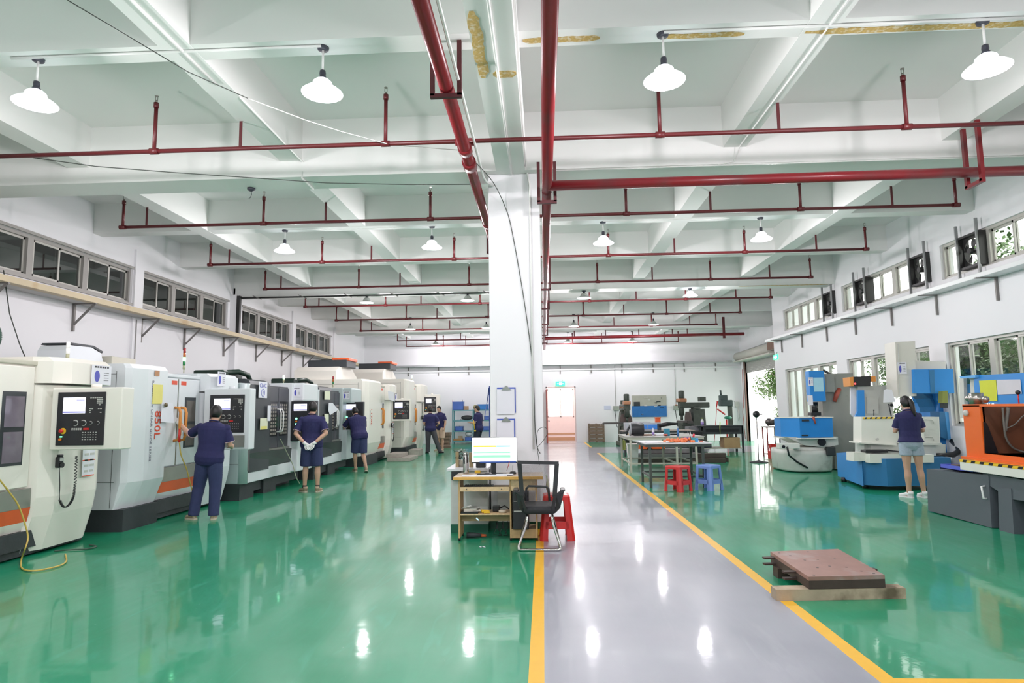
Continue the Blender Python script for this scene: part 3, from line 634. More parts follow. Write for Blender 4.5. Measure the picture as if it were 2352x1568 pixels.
def control_face(parent, xa, xb, z0, z1, y, style='A'):
    """black operator panel facing the camera (-y) with screen, keys and buttons, each its own part"""
    w, h = xb-xa, z1-z0
    def bx(name, u0, u1, v0, v1, d, m, par=parent, bev=0, lab=None):
        b = MB(); b.box(xa+u0*w, xa+u1*w, y-d, y-.0005 if par is parent else y-.012, z0+v0*h, z0+v1*h, bev); o = b.build(name, m, par)
        if lab: o['label'] = lab
        return o
    pn = bx('control_panel', 0, 1, 0, 1, .012, Mpan, bev=.003)
    s = (.12, .59, .60, .90) if style == 'A' else (.10, .64, .76, .94)
    sc = bx('screen', s[0], s[1], s[2], s[3], .014, Mscr, pn)
    b = MB(); b.box(xa+s[0]*w, xa+s[1]*w, y-.0155, y-.014, z0+(s[2]+.01)*h, z0+(s[2]+.035)*h); b.box(xa+(s[0]+.28)*w, xa+(s[1]-.02)*w, y-.0155, y-.014, z0+(s[3]-.055)*h, z0+(s[3]-.045)*h); b.build('screen_bar', Mscb, pn)
    if style == 'A':
        b = MB()
        for i in range(6): b.box(xa+(.69+.045*i)*w, xa+(.72+.045*i)*w, y-.018, y-.012, z0+.88*h, z0+.895*h)
        for i in range(3):
            for j in range(4):
                if j == 3 and i != 1: continue
                b.box(xa+(.83+.045*i)*w, xa+(.865+.045*i)*w, y-.018, y-.012, z0+(.845-.033*j)*h, z0+(.868-.033*j)*h)
        for (i, j) in ((0, 0), (1, 0), (0, 1), (0, 2), (5, 2), (4, 0), (5, 0)): b.box(xa+(.68+.045*i)*w, xa+(.71+.045*i)*w, y-.018, y-.012, z0+(.675-.035*j)*h, z0+(.69-.035*j)*h)
        for i in range(5):
            for j in range(2): b.box(xa+(.33+.045*i)*w, xa+(.36+.045*i)*w, y-.018, y-.012, z0+(.31-.025*j)*h, z0+(.325-.025*j)*h)
        for i in range(6):
            for j in range(4): b.box(xa+(.56+.055*i)*w, xa+(.578+.055*i)*w, y-.018, y-.012, z0+(.235-.045*j)*h, z0+(.25-.045*j)*h)
        b.build('keypad', Mkey, pn)
        for u in (.40, .57, .72, .87):
            b = MB(); b.cyl((xa+u*w, y-.035, z0+.42*h), (xa+u*w, y-.012, z0+.42*h), .024 if u < .6 else .015, n=16); b.build('selector_knob', Mblk, pn)
            b = MB(); b.lathe([(.034 if u < .6 else .02, y-.0135), (.026 if u < .6 else .016, y-.0125)], (xa+u*w, 0, z0+.42*h), 16, axis='y'); b.build('dial_scale', Mkey, pn)
        b = MB(); b.box(xa+.58*w, xa+.69*w, y-.02, y-.012, z0+.288*h, z0+.325*h); b.build('red_key', Mredb, pn)
        b = MB(); b.lathe([(.001, y-.05), (.02, y-.048), (.023, y-.04), (.018, y-.03), (.014, y-.02), (.014, y-.014)], (xa+.14*w, 0, z0+.27*h), 16, axis='y'); b.build('emergency_stop', Mredb, pn)
        b = MB(); b.lathe([(.034, y-.0155), (.034, y-.0125)], (xa+.15*w, 0, z0+.27*h), 18, axis='y'); b.build('stop_collar', Myelb, pn)
        b = MB(); b.box(xa+.1*w, xa+.14*w, y-.022, y-.012, z0+.155*h, z0+.175*h); b.build('pilot_light', Mgl, pn)
        b = MB(); b.cyl((xa+.11*w, y-.03, z0+.115*h), (xa+.11*w, y-.012, z0+.115*h), .014, n=12); b.build('amber_button', Morb, pn)
    else:
        for v, m_, n_ in ((.56, Mgl, 'pilot_light'), (.49, Morb, 'amber_button'), (.42, Mgl, 'pilot_light')):
            b = MB(); b.cyl((xa+.22*w, y-.028, z0+v*h), (xa+.22*w, y-.012, z0+v*h), .02, n=14); b.build(n_, m_, pn)
        b = MB()
        for i in range(6):
            for j in range(6): b.box(xa+(.45+.08*i)*w, xa+(.49+.08*i)*w, y-.018, y-.012, z0+(.6-.06*j)*h, z0+(.62-.06*j)*h)
        b.build('keypad', Mchar, pn)
    return pn
def poster(parent, o, r, u, w, h, logo=True, m=None, name='notice'):
    o, r, u = Vector(o), Vector(r).normalized(), Vector(u).normalized(); n = r.cross(u)
    b = MB(); b.prism([o-r*w/2-u*h/2, o+r*w/2-u*h/2, o+r*w/2+u*h/2, o-r*w/2+u*h/2], n*.002); p = b.build(name, m or Mpap, parent)
    if logo:
        b = MB(); c = o+n*.0025-r*w*.22-u*h*.08
        b.prism([c+r*w*.13*math.cos(k*.35)+u*h*.3*math.sin(k*.35)*1 for k in range(18)], n*.001); b.build('blue_roundel', Mblue, p)
        b = MB()
        for k in range(6): q = o+n*.0025-r*w*.36+r*w*.125*k+u*h*.36; b.prism([q, q+r*w*.09, q+r*w*.09+u*h*.09, q+u*h*.09], n*.0008)
        for k in range(4): q = o+n*.0025+r*w*.12+u*h*(.1-.13*k); b.prism([q, q+r*w*.25, q+r*w*.25+u*h*.025, q+u*h*.025], n*.0008)
        b.build('notice_print', Mtx, p)
    return p
def stack_light(parent, x, y, z, cols, h=.065, r=.02):
    b = MB(); b.cyl((x, y, z), (x, y, z+.07), .009, n=8); b.cyl((x, y, z+.06), (x, y, z+.12), r*.95, n=14); s = b.build('stack_light', mat('beige_lamp_base', (.45, .45, .3), .4), parent)
    zz = z+.12
    for c in cols:
        m = {'g': mat('stack_green', (.03, .25, .08), .25), 'G': mat('stack_green_lit', (.3, .9, .5), .25, emit=(.3, 1, .55), es=5), 'o': mat('stack_amber', (.55, .14, .02), .25), 'r': mat('stack_red', (.35, .02, .03), .25), 'w': mat('stack_clear', (.85, .86, .84), .15, emit=(1, 1, 1), es=.15)}[c]
        b = MB(); b.cyl((x, y, zz), (x, y, zz+h), r, n=14); b.build('lamp_segment', m, s); zz += h
    b = MB(); b.lathe([(r, zz), (r*.8, zz+.012), (.002, zz+.014)], (x, y, 0), 14); b.build('lamp_cap', m, s)
def bay(b, X, ya, yb, D, zb, zt, ch=.12, low=.62, lo=.13, rnd=.3):
    def plan(o, z, t=0): return [(X-D, ya, z), (X-ch+o*.6, ya, z), (X-ch*.45+o*.9, ya+.05, z), (X+o, ya+rnd, z), (X+o-.01, yb-.05, z), (X+o-.05, yb, z), (X-D, yb, z)]
    b.loftpoly([plan(-lo, zb), plan(0, low), plan(0, zt-.06), plan(-.05, zt)])
def machineA(y0, X, label, L=2.75, wl=.16, sf=.4, zt=2.18, model=None, brand=None, m=Mcream, D=2.3, lbay=.83, door=1.0, stack=None, zdoor=2.03, pend=None, head='curved', notice=True, stackat=None, lowbase=.28):
    t = thing('machining_center', label, 'machine', (X-D/2, y0+L/2, 0), 'machining centres along the left wall')
    yd, yc, y1 = y0+lbay, y0+lbay+door, y0+L
    b = MB(); b.box(X-D+.1, X-.16, y0+.02, y1-.05, .02, lowbase); b.box(X-.6, X-.06, y0+.01, y0+lbay*.9, 0, lowbase); b.box(X-.6, X-.12, yd, y1-.2, .1, lowbase)
    b.build('base', Mbase, t)
    b = MB(); bay(b, X, y0, yd, D, lowbase, zt); o = b.build('side_casing', m, t)
    b = MB(); b.box(X-D+.15, X-.2, y0-.004, y0+.002, lowbase+.35, lowbase+.356); b.box(X-.24, X-.235, y0-.004, y0+.002, lowbase+.02, zt-.1); b.box(X-D+.2, X-.24, y0-.004, y0+.002, zt-.14, zt-.135); b.build('panel_seam', mat('seam_shadow_line', (.12, .12, .12), .8), o)
    # door section
    b = MB(); xd = X-.14
    b.box(X-D, xd, yd, y1, .73, zdoor+.03); b.box(X-D, X-.2, yd, yc, lowbase, .73); b.build('body', m, t)
    b = MB(); b.box(xd-.05, xd+.04, yd, yc+.03, .53, .735, .004); b.build('splash_skirt', Mss, t)
    b = MB(); b.prism([(xd+.04, yd, .53), (xd+.04, yc+.03, .53), (xd+.01, yc+.03, .38), (xd+.01, yd-.02, .38)], (-.06, 0, 0)); b.build('orange_band', Mor, t)
    b = MB(); b.prism([(xd+.01, yd-.02, .38), (xd+.01, y1-.5, .38), (xd-.1, y1-.5, .13), (xd-.1, yd-.02, .2)], (-.2, 0, 0)); b.build('lower_panel', m, t)
    w = door*sf; eds = (yd, yd+w, yc)
    for k in (0, 1):
        a, c = eds[k]+.018, eds[k+1]-.018
        b = MB(); b.box(xd, xd+.035, a, c, .75, zdoor, .008); dr = b.build('door', m, t)
        if k == 0: wa, wb = a+.05, c-.2
        else: wa, wb = a+wl, c-.1
        if wb-wa > .12 and (k or sf > .45):
            b = MB(); b.box(xd+.034, xd+.038, wa, wb, .99, 1.76); b.build('window_surround', Mchar, dr)
            for z_ in (1.39, 1.02): b = MB(); b.box(xd+.037, xd+.041, wa+.04, wb-.02, z_, z_+.32); b.build('window', Mwin if sf > .45 else Mwinb, dr)
        hy = (c-.06) if k == 0 else (a+.06)
        b = MB(); pts = [(xd+.035, hy, 1.60), (xd+.10, hy, 1.59), (xd+.125, hy, 1.52), (xd+.12, hy, 1.35), (xd+.125, hy, 1.2), (xd+.10, hy, 1.12), (xd+.035, hy, 1.11)]; b.tube(pts, .021, 8); b.build('door_handle', Morh, dr)
        b = MB(); b.box(xd+.035, xd+.037, c-.17 if k == 0 else a+.04, c-.03 if k == 0 else a+.18, zdoor-.09, zdoor-.03); b.build('warning_sticker', Mtxr, dr)
    b = MB(); b.box(xd, xd+.02, yd+w-.03, yd+w+.02, .75, zdoor); b.build('door_gap', mat('dark_gap', (.16, .14, .08), .5), t)  # dark strip over the gap between the doors
    b = MB(); b.box(X-D, xd+.03, yd-.02, yc+.02, zdoor+.02, zdoor+.07, .01); b.build('lintel', Mcream2 if m is Mcream else m, t)
    # control section
    cx = X+.05
    b = MB()
    def plan(o, z): return [(X-D, yc, z), (X-.16, yc, z), (cx-.10+o, yc+.06, z), (cx+o, yc+.22, z), (cx+o-.02, y1-.1, z), (cx-.08+o, y1, z), (X-D, y1, z)]
    b.loftpoly([plan(-.15, .05), plan(-.05, .42), plan(-.02, .62), plan(-.02, 1.84)]); cs = b.build('control_casing', m, t)
    b = MB(); zc = zdoor+.12
    b.loftpoly([plan(.08, 1.86), plan(.08, zc-.05), plan(.02, zc)]); b.build('upper_casing', m, t)
    if notice: poster(t, (cx+.085, y1-.28, 1.98), (0, 1, 0), (0, 0, 1), .34, .23)
    if notice: poster(t, (cx-.0, y1-.3, .98), (0, 1, 0), (0, 0, 1), .2, .36, False, Mpap, 'instruction_label')
    if notice:
        b = MB()
        for k in range(5):
            for j in range(2): b.box(cx+.0025, cx+.004, y1-.37+j*.09, y1-.31+j*.09+.01*(k % 2), .84+k*.065, .865+k*.065)
        b.build('label_print', Mkey, t); b = MB()
        for z in (1.155, .98, .80): b.box(cx+.0025, cx+.004, y1-.4, y1-.2, z-.008, z+.004)
        b.build('label_stripe', Mtxr, t)
    if stack: stack_light(t, *stackat, stack)
    # column and head cover
    if head == 'curved':
        b = MB(); xs = X-1.0; pr = [(0, 0), (0, .34), (.06, .42), (.5, .43), (.72, .36), (.8, .2), (.82, 0)]
        b.prism([(xs-.6+.0, y0+.85+u, zt-.06+v) for u, v in pr], (-.45, 0, 0)); b.build('head_cover', m, t)
        b = MB(); b.box(xs-1.0, xs-.5, y0+1.7, y0+2.3, zt-.1, zt+.26, .01); b.build('motor_box', Mcream2, t)
        b = MB(); b.prism([(xs-.595, y0+.9+u, zt+.37+v) for u, v in ((0, 0), (.5, 0), (.7, -.07), (.72, -.04), (.5, .03), (.02, .03))], (-.45, 0, 0)); b.build('cover_gasket', Mchar, t)
    elif head == 'box':
        b = MB(); b.prism([(X-.9, y0+.1, zt-.02), (X-.9, y0+.1, zt+.25), (X-.9, y0+.35, zt+.38), (X-.9, y0+1.6, zt+.38), (X-.9, y0+2.1, zt+.15), (X-.9, y0+2.1, zt-.02)], (-1.2, 0, 0)); b.build('head_cover', m, t)
        b = MB(); b.box(X-1.9, X-.75, y0+.6, y0+1.5, zt+.38, zt+.60, .02); b.build('tank_box', Mchar, t)
        b = MB(); b.box(X-1.2, X-.7, y0+.62, y0+1.48, zt+.58, zt+.66, .01); b.build('orange_lid', Mor, t)
    if pend:
        yp, (ax, bx_), (z0, z1), (qa, qb), (r0, r1) = pend[0], pend[1], pend[2], pend[3], pend[4]
        b = MB(); b.box(ax, bx_, yp, yp+.2, z0, z1, .012); b.box(ax-.02, ax+.02, yp+.06, yp+.24, z0+.02, z1-.02); pb = b.build('pendant_box', m, t)
        control_face(pb, qa, qb, r0, r1, yp)
        b = MB(); b.cyl(((ax+bx_)/2, yp+.14, z1), ((ax+bx_)/2, yp+.14, z1+.04), .05, n=14); b.build('pendant_swivel', m, t)
        # handwheel remote and coiled lead on the casing
        hx, hy, hz = cx+.0, yc+.18, z0-.14
        b = MB(); b.box(hx, hx+.05, hy-.035, hy+.035, hz-.06, hz+.06, .01); b.cyl((hx+.05, hy, hz-.03), (hx+.065, hy, hz-.03), .03, n=16); b.box(hx+.01, hx+.05, hy-.028, hy+.028, hz+.06, hz+.085, .006); hw = b.build('handwheel_remote', Mblk, t)
        b = MB(); b.box(hx+.05, hx+.054, hy-.028, hy+.028, hz+.015, hz+.045); b.build('remote_face', Mkey, hw)
        b = MB(); pts = []
        path = [Vector((hx+.03, hy, hz-.06)), Vector((hx+.04, hy+.01, hz-.25)), Vector((hx+.04, hy+.02, hz-.40)), Vector((hx+.04, hy+.10, hz-.5)), Vector((hx+.04, hy+.2, hz-.45)), Vector((hx+.04, hy+.24, hz-.3)), Vector((hx+.03, hy+.25, hz+.05))]
        def cr(u):
            n_ = len(path)-1; i = min(int(u*n_), n_-1); f_ = u*n_-i; p0, p1, p2, p3 = path[max(i-1, 0)], path[i], path[i+1], path[min(i+2, n_)]
            return .5*((2*p1)+(p2-p0)*f_+(2*p0-5*p1+4*p2-p3)*f_*f_+(3*p1-p0-3*p2+p3)*f_**3)
        N = 420
        for i in range(N+1):
            u = i/N; c = cr(u); r_ = 0 if u < .35 else .012
            if u < .35 and i % 12: continue
            pts.append(c+Vector((r_*math.cos(i*1.05), r_*math.sin(i*1.05), 0)))
        b.tube(pts, .0045, 5); b.build('coiled_lead', Mblk, hw)
    if model:
        seg_text(model, .19, (X+.003, y0+.56, 1.36), (0, 0, -1), (0, 1, 0), Mtxr, o, 1.05)
        seg_text(brand, .055, (X+.003, y0+.42, 1.42), (0, 0, -1), (0, 1, 0), mat('grey_print', (.2, .2, .25), .6), o, 1.35)
    return t, dict(X=X, y0=y0, yd=yd, yc=yc, y1=y1)
# pendants: y plane, box x range, box z range, panel x range, panel z range (all metres)
def prect(yp, l, tp, r, bt): a = W(l, tp, y=yp); c = W(r, bt, y=yp); return (a.x, c.x), (c.z, a.z)
yp = 6.74; bx_, bz_ = prect(yp, 121, 891, 275, 1032); px_, pz_ = prect(yp, 136, 901, 238, 1022)
M1, i1 = machineA(4.92, -5.42, 'nearest cream machining centre, cut by the left edge, remote hanging on a coiled lead', lbay=.1, door=1.68, wl=.40, sf=.5, pend=(yp, bx_, bz_, px_, pz_), head=None, stack='ww', stackat=(-5.55, 7.17, 2.1))
yp = 9.93; bx_, bz_ = prect(yp, 470, 893, 571, 1032); px_, pz_ = prect(yp, 484, 907, 560, 993)
M2, i2 = machineA(8.16, -5.39, 'cool white machining centre marked 850L with orange door handles', m=Mlgrey, pend=(yp, bx_, bz_, px_, pz_), head='curved', stack='gGor', stackat=(-5.55, 9.6, 2.13), model='850L', brand='BAOKE  XY LINEAR GUIDE SERIES', notice=False)
poster(M2, W(509, 870, x=-5.24), (0, 1, 0), (0, 0, 1), .26, .23)
a_ = W(486, 1000, y=9.925); c_ = W(561, 1026, y=9.925)
b = MB(); b.box(a_.x, c_.x, 9.915, 9.929, c_.z, a_.z); b.build('steel_window', Mss, M2)
poster(M2, W(362, 905, x=-5.385), (0, 1, 0), (0, 0, 1), .23, .27, False, Mpapy, 'yellow_sheet')
poster(M2, W(361, 857, x=-5.385), (0, 1, 0), (0, 0, 1), .11, .075, False, mat('brown_sticker', (.5, .25, .12), .6), 'brown_sticker')
p = W(382, 947, x=-5.36)
b = MB(); b.prism([(p.x, p.y-.12, p.z+.14), (p.x+.02, p.y+.12, p.z+.13), (p.x+.03, p.y+.15, p.z-.15), (p.x+.01, p.y-.14, p.z-.13)], (.002, 0, 0)); b.build('hanging_paper', Mpap, M2)
p = W(380, 930, x=-5.33); b = MB(); b.lathe([(.001, p.x+.02), (.028, p.x+.02), (.032, p.x)], (0, p.y, p.z), 18, axis='x'); b.build('magnetic_gauge', mat('gauge_black_brass', (.12, .09, .04), .35), M2)
yp = 20.6; bx_, bz_ = prect(yp, 900, 917, 943, 966); px_, pz_ = prect(yp, 903, 920, 940, 962)
M5, i5 = machineA(17.6, -4.92, 'large cream machining centre marked 1170L behind the leaning man', L=3.3, lbay=1.7, door=.8, zt=2.42, zdoor=2.25, pend=(yp, bx_, bz_, px_, pz_), head='box', model='1170L', brand='BAOKE')
p = W(898, 910, x=-4.7); b = MB(); b.prism([(p.x, p.y-.4, p.z+.16), (p.x, p.y+.4, p.z+.13), (p.x, p.y+.5, p.z-.16), (p.x, p.y-.3, p.z-.1)], (.003, 0, 0)); b.build('hanging_paper', Mpap, M5)
yp = 24.3; bx_, bz_ = prect(yp, 972, 906, 1010, 950); px_, pz_ = prect(yp, 975, 912, 1002, 946)
M6, i6 = machineA(21.8, -4.66, 'farthest cream machining centre beside the two talking men', L=3.3, lbay=1.3, door=.8, zt=2.62, zdoor=2.4, pend=(yp, bx_, bz_, px_, pz_), head='box', model='1370L', brand='BAOKE', stack='wG', stackat=(-4.8, 23.2, 2.55))

def machineB(y0, X, label, L, extra, pend, front=1.0, door=1.05, D=2.2, zt=2.12, light=None, lightat=None, cnc=None):
    t = thing('machining_center', label, 'machine', (X-D/2, y0+L/2, 0), 'machining centres along the left wall')
    yf, yd, y1 = y0+front, y0+front+door, y0+L; m = Mmgrey
    b = MB(); b.box(X-D, X-.35, y0+.02, y1-.1, 0, .28); b.box(X-.6, X-.08, y0+.0, y0+.55, 0, .28); b.box(X-.6, X-.1, yf, yf+.55, 0, .28); b.box(X-.6, X-.14, y0+.6, y1-.15, .09, .28); b.build('base', Mbase, t)
    b = MB(); b.box(X-D, X-.11, y0, y0+.25, .28, 2.04, .02); b.cyl((X-.1, y0+.1, .28), (X-.1, y0+.1, 2.03), .1, n=20); sc = b.build('side_casing', m, t)
    b = MB(); b.box(X-.01, X, y0+.1, y0+.18, .5, 2.0); b.box(X-D+.2, X-.12, y0-.003, y0, .62, .626); b.build('panel_seam', mat('seam_shadow_line', (.12, .12, .12), .8), sc)
    b = MB(); b.box(X-D, X-.02, y0+.1, y1-.5, .28, .5, .01); b.prism([(X-.02, y0+.1, .46), (X-.02, y1-.3, .42), (X-.12, y1-.3, .26), (X-.12, y0+.2, .26)], (-.3, 0, 0)); b.build('white_plinth', Mlgrey, t)
    # black rounded portal
    b = MB(); r_ = .1; prof = [(X-1.0, zt-.04), (X-1.0, zt), (X-.14, zt), (X-.06, zt-.03), (X-.02, zt-.10), (X-.01, zt-.3), (X-.01, .46), (X-.12, .46), (X-.12, zt-.2), (X-.2, zt-.05)]
    b.prism([(x, y0+.18, z) for x, z in prof], (0, front-.18, 0)); b.box(X-D, X-.12, y0+.2, yf, .45, zt-.04); b.build('black_portal', Mchar, t)
    b = MB(); b.box(X-D, X-.10, yf, yd+.02, .45, 2.03); b.build('door_frame', mat('charcoal_inner', (.05, .052, .058), .4), t)
    w = door/2
    for k in (0, 1):
        a, c = yf+k*w+.01, yf+(k+1)*w-.01
        b = MB(); b.box(X-.10, X-.075, a, c, .80, 2.0, .006); dr = b.build('door', mat('dark_grey_door', (.06, .062, .075), .4, var=.08), t)
        b = MB(); b.box(X-.076, X-.072, a+.05, c-.03, 1.05, 1.73); b.build('window', Mblk, dr)
        b = MB()
        for i in range(4):
            for j in range(9):
                ww = (c-a-.12)/4; b.box(X-.073, X-.070, a+.07+i*ww, a+.07+i*ww+ww*.62, 1.08+j*.07, 1.08+j*.07+.042)
        b.build('window_slots', mat('warm_lit_slot', (.30, .27, .24), .5), dr)
        hy = c-.05 if k == 0 else a+.05
        b = MB(); b.tube([(X-.075, hy, 1.58), (X-.01, hy, 1.57), (X+.01, hy, 1.5), (X+.01, hy, 1.22), (X-.01, hy, 1.14), (X-.075, hy, 1.13)], .013, 8); b.build('door_handle', Mwhite, dr)
    b = MB(); b.box(X-.1, X-.04, yf-.3, yd+.1, .78, .83, .005); b.build('steel_sill', Mss, t)
    b = MB(); b.prism([(X-.0, y0+.16, .80), (X-.0, yd+.12, .78), (X-.01, yd+.1, .52), (X-.04, y0+.2, .46)], (-.15, 0, 0)); b.build('lower_apron', mat('green_black_apron', (.018, .03, .026), .35, var=.15), t)
    cx = X+.1
    b = MB(); b.box(X-D, cx-.1, yd, y1, .5, zt, .02); b.box(cx-.4, cx+.02, yd+.02, y1, .3, 1.05, .02); b.box(cx-.4, cx+.12, yd+.05, y1, 1.74, zt, .03); b.build('control_casing', Mlgrey if cnc else Mmgrey, t)
    poster(t, (cx-.02, yd+.047, 1.93), (1, 0, 0), (0, 0, 1), .18, .2)
    yp, (ax, bx2), (z0, z1) = pend
    b = MB(); b.box(ax, bx2, yp, yp+.12, z0, z1, .006); pb = b.build('pendant_box', Mchar, t); control_face(pb, ax+.01, bx2-.01, z0+.01, z1-.01, yp, 'B')
    b = MB(); b.box(X-1.5, X-.9, y0+.9, y0+1.7, zt-.05, zt+.22, .03); b.tube([(X-1.0, y0+.9, zt), (X-1.0, y0+1.0, zt+.17), (X-.8, y0+1.3, zt+.2), (X-.75, y0+1.6, zt+.15), (X-.75, y0+1.8, zt-.05)], .05, 10); b.build('spindle_head', mat('dark_green_head', (.01, .03, .02), .3), t)
    if light: stack_light(t, *lightat, light)
    extra(t, X, y0, yf, yd, y1); return t
def ex3(t, X, y0, yf, yd, y1):
    q = W(604, 895, x=X+.02); p = poster(t, q, (0, 1, 0), (0, 0, 1), .36, .30, False, Mpap, 'number_sign')
    seg_text('CNC', .115, (q.x+.004, q.y, q.z+.075), (0, 1, 0), (0, 0, 1), Mblue, p, 1.2); seg_text('4', .10, (q.x+.004, q.y, q.z-.055), (0, 1, 0), (0, 0, 1), Mblue, p)
    b = MB(); c = Vector((q.x+.0035, q.y, q.z-.055)); b.tube([c+Vector((0, .07*math.cos(k*.35), .07*math.sin(k*.35))) for k in range(18)], .005, 5, closed=True); b.build('ring_print', Mblue, p)
    poster(t, W(606, 973, x=X+.02), (0, 1, 0), (0, 0, 1), .32, .21, False, mat('cream_notice', (.78, .78, .6), .6), 'cream_notice')
    q = W(606, 981, x=X+.024); b = MB(); b.box(q.x, q.x+.002, q.y-.13, q.y+.13, q.z-.04, q.z+.02); b.build('notice_band', Mpapy, t)
    q = W(618, 948, x=X+.03); b = MB(); b.box(q.x, q.x+.002, q.y-.07, q.y+.07, q.z-.15, q.z+.14); b.build('hanging_paper', Mpap, t)
def ex4(t, X, y0, yf, yd, y1):
    poster(t, W(752, 908, x=X+.02), (0, 1, 0), (0, 0, 1), .4, .2, False, mat('cream_notice', (.78, .78, .6), .6), 'cream_notice')
    poster(t, W(750, 961, x=X+.02), (0, 1, 0), (0, 0, 1), .3, .22, False, mat('cream_notice', (.78, .78, .6), .6), 'cream_notice')
    pts = [W(755, 925, x=X+.05), W(764, 925, x=X+.05), W(777, 941, x=X+.05), W(758, 953, x=X+.05), W(754, 943, x=X+.05)]
    b = MB(); b.prism(pts, (.003, 0, 0)); b.build('hanging_paper', Mpap, t)
yp = 13.0; bx_, bz_ = prect(yp, 669, 921, 725, 1012)
M3 = machineB(11.0, -5.2, 'grey and black machining centre with a sign reading CNC 4', 2.95, ex3, (yp, bx_, bz_), light='G', lightat=(-5.5, 13.3, 2.1), cnc=True)
yp = 16.5; bx_, bz_ = prect(yp, 787, 923, 834, 1001)
M4 = machineB(14.35, -5.13, 'grey and black machining centre the leaning man works at', 2.75, ex4, (yp, bx_, bz_), front=1.05, door=.75, light='gor', lightat=(-5.4, 16.2, 2.1))
p = W(697, 1010, x=-5)
# hoses and cables from the machines
Mhose = mat('yellow_air_hose', (.62, .45, .1), .45); Mcab = mat('dark_green_cable', (.05, .1, .07), .5)
def tagtube(name, pts, r, m, lab, cat):
    b = MB(); b.tube(sm(pts), r, 7); return tag(b.build(name, m), lab, cat)
tagtube('air_hose', [W(-10, 1090, x=-5.4), W(20, 1128, x=-5.38), W(42, 1160, x=-5.36), W(58, 1205, x=-5.34), W(64, 1235, x=-5.32), W(57, 1262, x=-5.3), W(50, 1280, z=.02), W(48, 1300, z=.012), W(60, 1309, z=.012), W(90, 1309, z=.012), W(135, 1299, z=.012), W(152, 1288, z=.012), W(150, 1272, z=.012)], .008, Mhose, 'yellow air hose hanging down the nearest machine onto the floor', 'hose')
tagtube('floor_cable', [W(125, 1265, z=.012), W(160, 1262, z=.012), W(200, 1260, z=.012), W(222, 1254, z=.012), W(205, 1251, z=.012)], .008, Mcab, 'dark cable lying on the green floor beside the nearest machine', 'cable')
tagtube('air_hose', [W(412, 1015, x=-5.3), W(416, 1045, x=-5.3), W(428, 1075, x=-5.3), W(437, 1110, x=-5.3), W(446, 1142, x=-5.3)], .009, Mhose, 'yellow air hose hanging from the 850L machine doors', 'hose')
b = MB(); p = W(412, 1000, x=-5.31); b.cyl((p.x, p.y, p.z-.1), (p.x, p.y, p.z+.1), .02, .012, 10); tag(b.build('air_gun', Mredb), 'red air gun hanging between the 850L machine doors', 'air gun')
tagtube('air_hose', [W(644, 1008, x=-5.1), W(657, 1035, x=-5.1), W(672, 1066, x=-5.1), W(680, 1095, x=-5.05), W(689, 1112, z=.02)], .009, mat('pale_hose', (.5, .5, .38), .5), 'pale air hose hanging from the CNC 4 machine door handle', 'hose')
# green ribbed duct and extractor at the far left edge
c = W(2, 770, x=-7.2)
t = thing('fume_extractor', 'white wall extractor with lime green top and green ribbed hose at the left edge', 'extractor', (c.x-.3, c.y-.3, c.z-.4))
b = MB(); b.box(c.x-.65, c.x-.5, c.y-.9, c.y+.12, c.z-.25, c.z+.22, .01); b.build('casing', Mwhite, t)
b = MB(); b.box(c.x-.66, c.x-.46, c.y-.92, c.y+.14, c.z+.2, c.z+.26, .01); b.build('lime_top', mat('lime_green_plastic', (.35, .75, .08), .35), t)
b = MB(); pts = []; rs = []
for i in range(120):
    a = -1.35+i/119*3.6; pts.append((c.x-.1, c.y-.13+.13*math.cos(a), c.z-.02+.14*math.sin(a))); rs.append(.085+.007*(i % 4 < 2))
b.tube(pts, rs, 18); b.build('ribbed_hose', mat('dark_green_duct', (.03, .09, .06), .45), t)
# ---------------------------------------------------------------- people
Mskin = mat('skin', (.58, .34, .24), .5, var=.05, scale=8); Mhair = mat('black_hair', (.012, .010, .010), .45, var=.3, scale=60)
Mnavy = mat('navy_polo_cotton', (.018, .018, .085), .85, var=.15, scale=25, bump=.25, bscale=14)
Mnavt = mat('navy_trouser_cloth', (.03, .038, .11), .85, var=.15, scale=20, bump=.25, bscale=12)
Mgreyt = mat('dark_grey_trouser_cloth', (.06, .06, .07), .85, var=.15, scale=20, bump=.2)
Mblkt = mat('near_black_trouser_cloth', (.018, .02, .035), .85, var=.15)
Mdenim = mat('pale_denim', (.36, .43, .52), .85, var=.25, scale=18, bump=.3)
Mtan = mat('tan_shoe_suede', (.42, .31, .22), .75, var=.12); Msole = mat('pale_sole', (.55, .48, .38), .6); Mwsh = mat('white_trainer', (.85, .85, .86), .5); Mbsh = mat('dark_shoe', (.03, .03, .035), .5)
Mglove = mat('white_knit_glove', (.8, .8, .78), .9, var=.08, scale=60, bump=.3); Msock2 = mat('black_sock', (.02, .02, .022), .8); Mpipe = mat('white_red_piping', (.8, .55, .6), .7); Mlip = mat('lip', (.5, .2, .17), .5); Meye = mat('eye_dark', (.02, .015, .012), .2)
V = Vector
def ringloft(b, rings, n=16):
    """rings: (centre, half-vector a, half-vector c)"""
    R = [[b._v(c+a*math.cos(2*math.pi*k/n)+d*math.sin(2*math.pi*k/n)) for k in range(n)] for c, a, d in rings]
    for p, q in zip(R, R[1:]):
        for k in range(n): b._f((p[k], p[(k+1)%n], q[(k+1)%n], q[k]), True)
    b._f(R[0][::-1], True); b._f(R[-1], True)
def limb(b, pts, rs, n=12): b.tube(pts, rs, n); b.ell(pts[0], (rs[0],)*3, 10, 6); b.ell(pts[-1], (rs[-1],)*3, 10, 6)
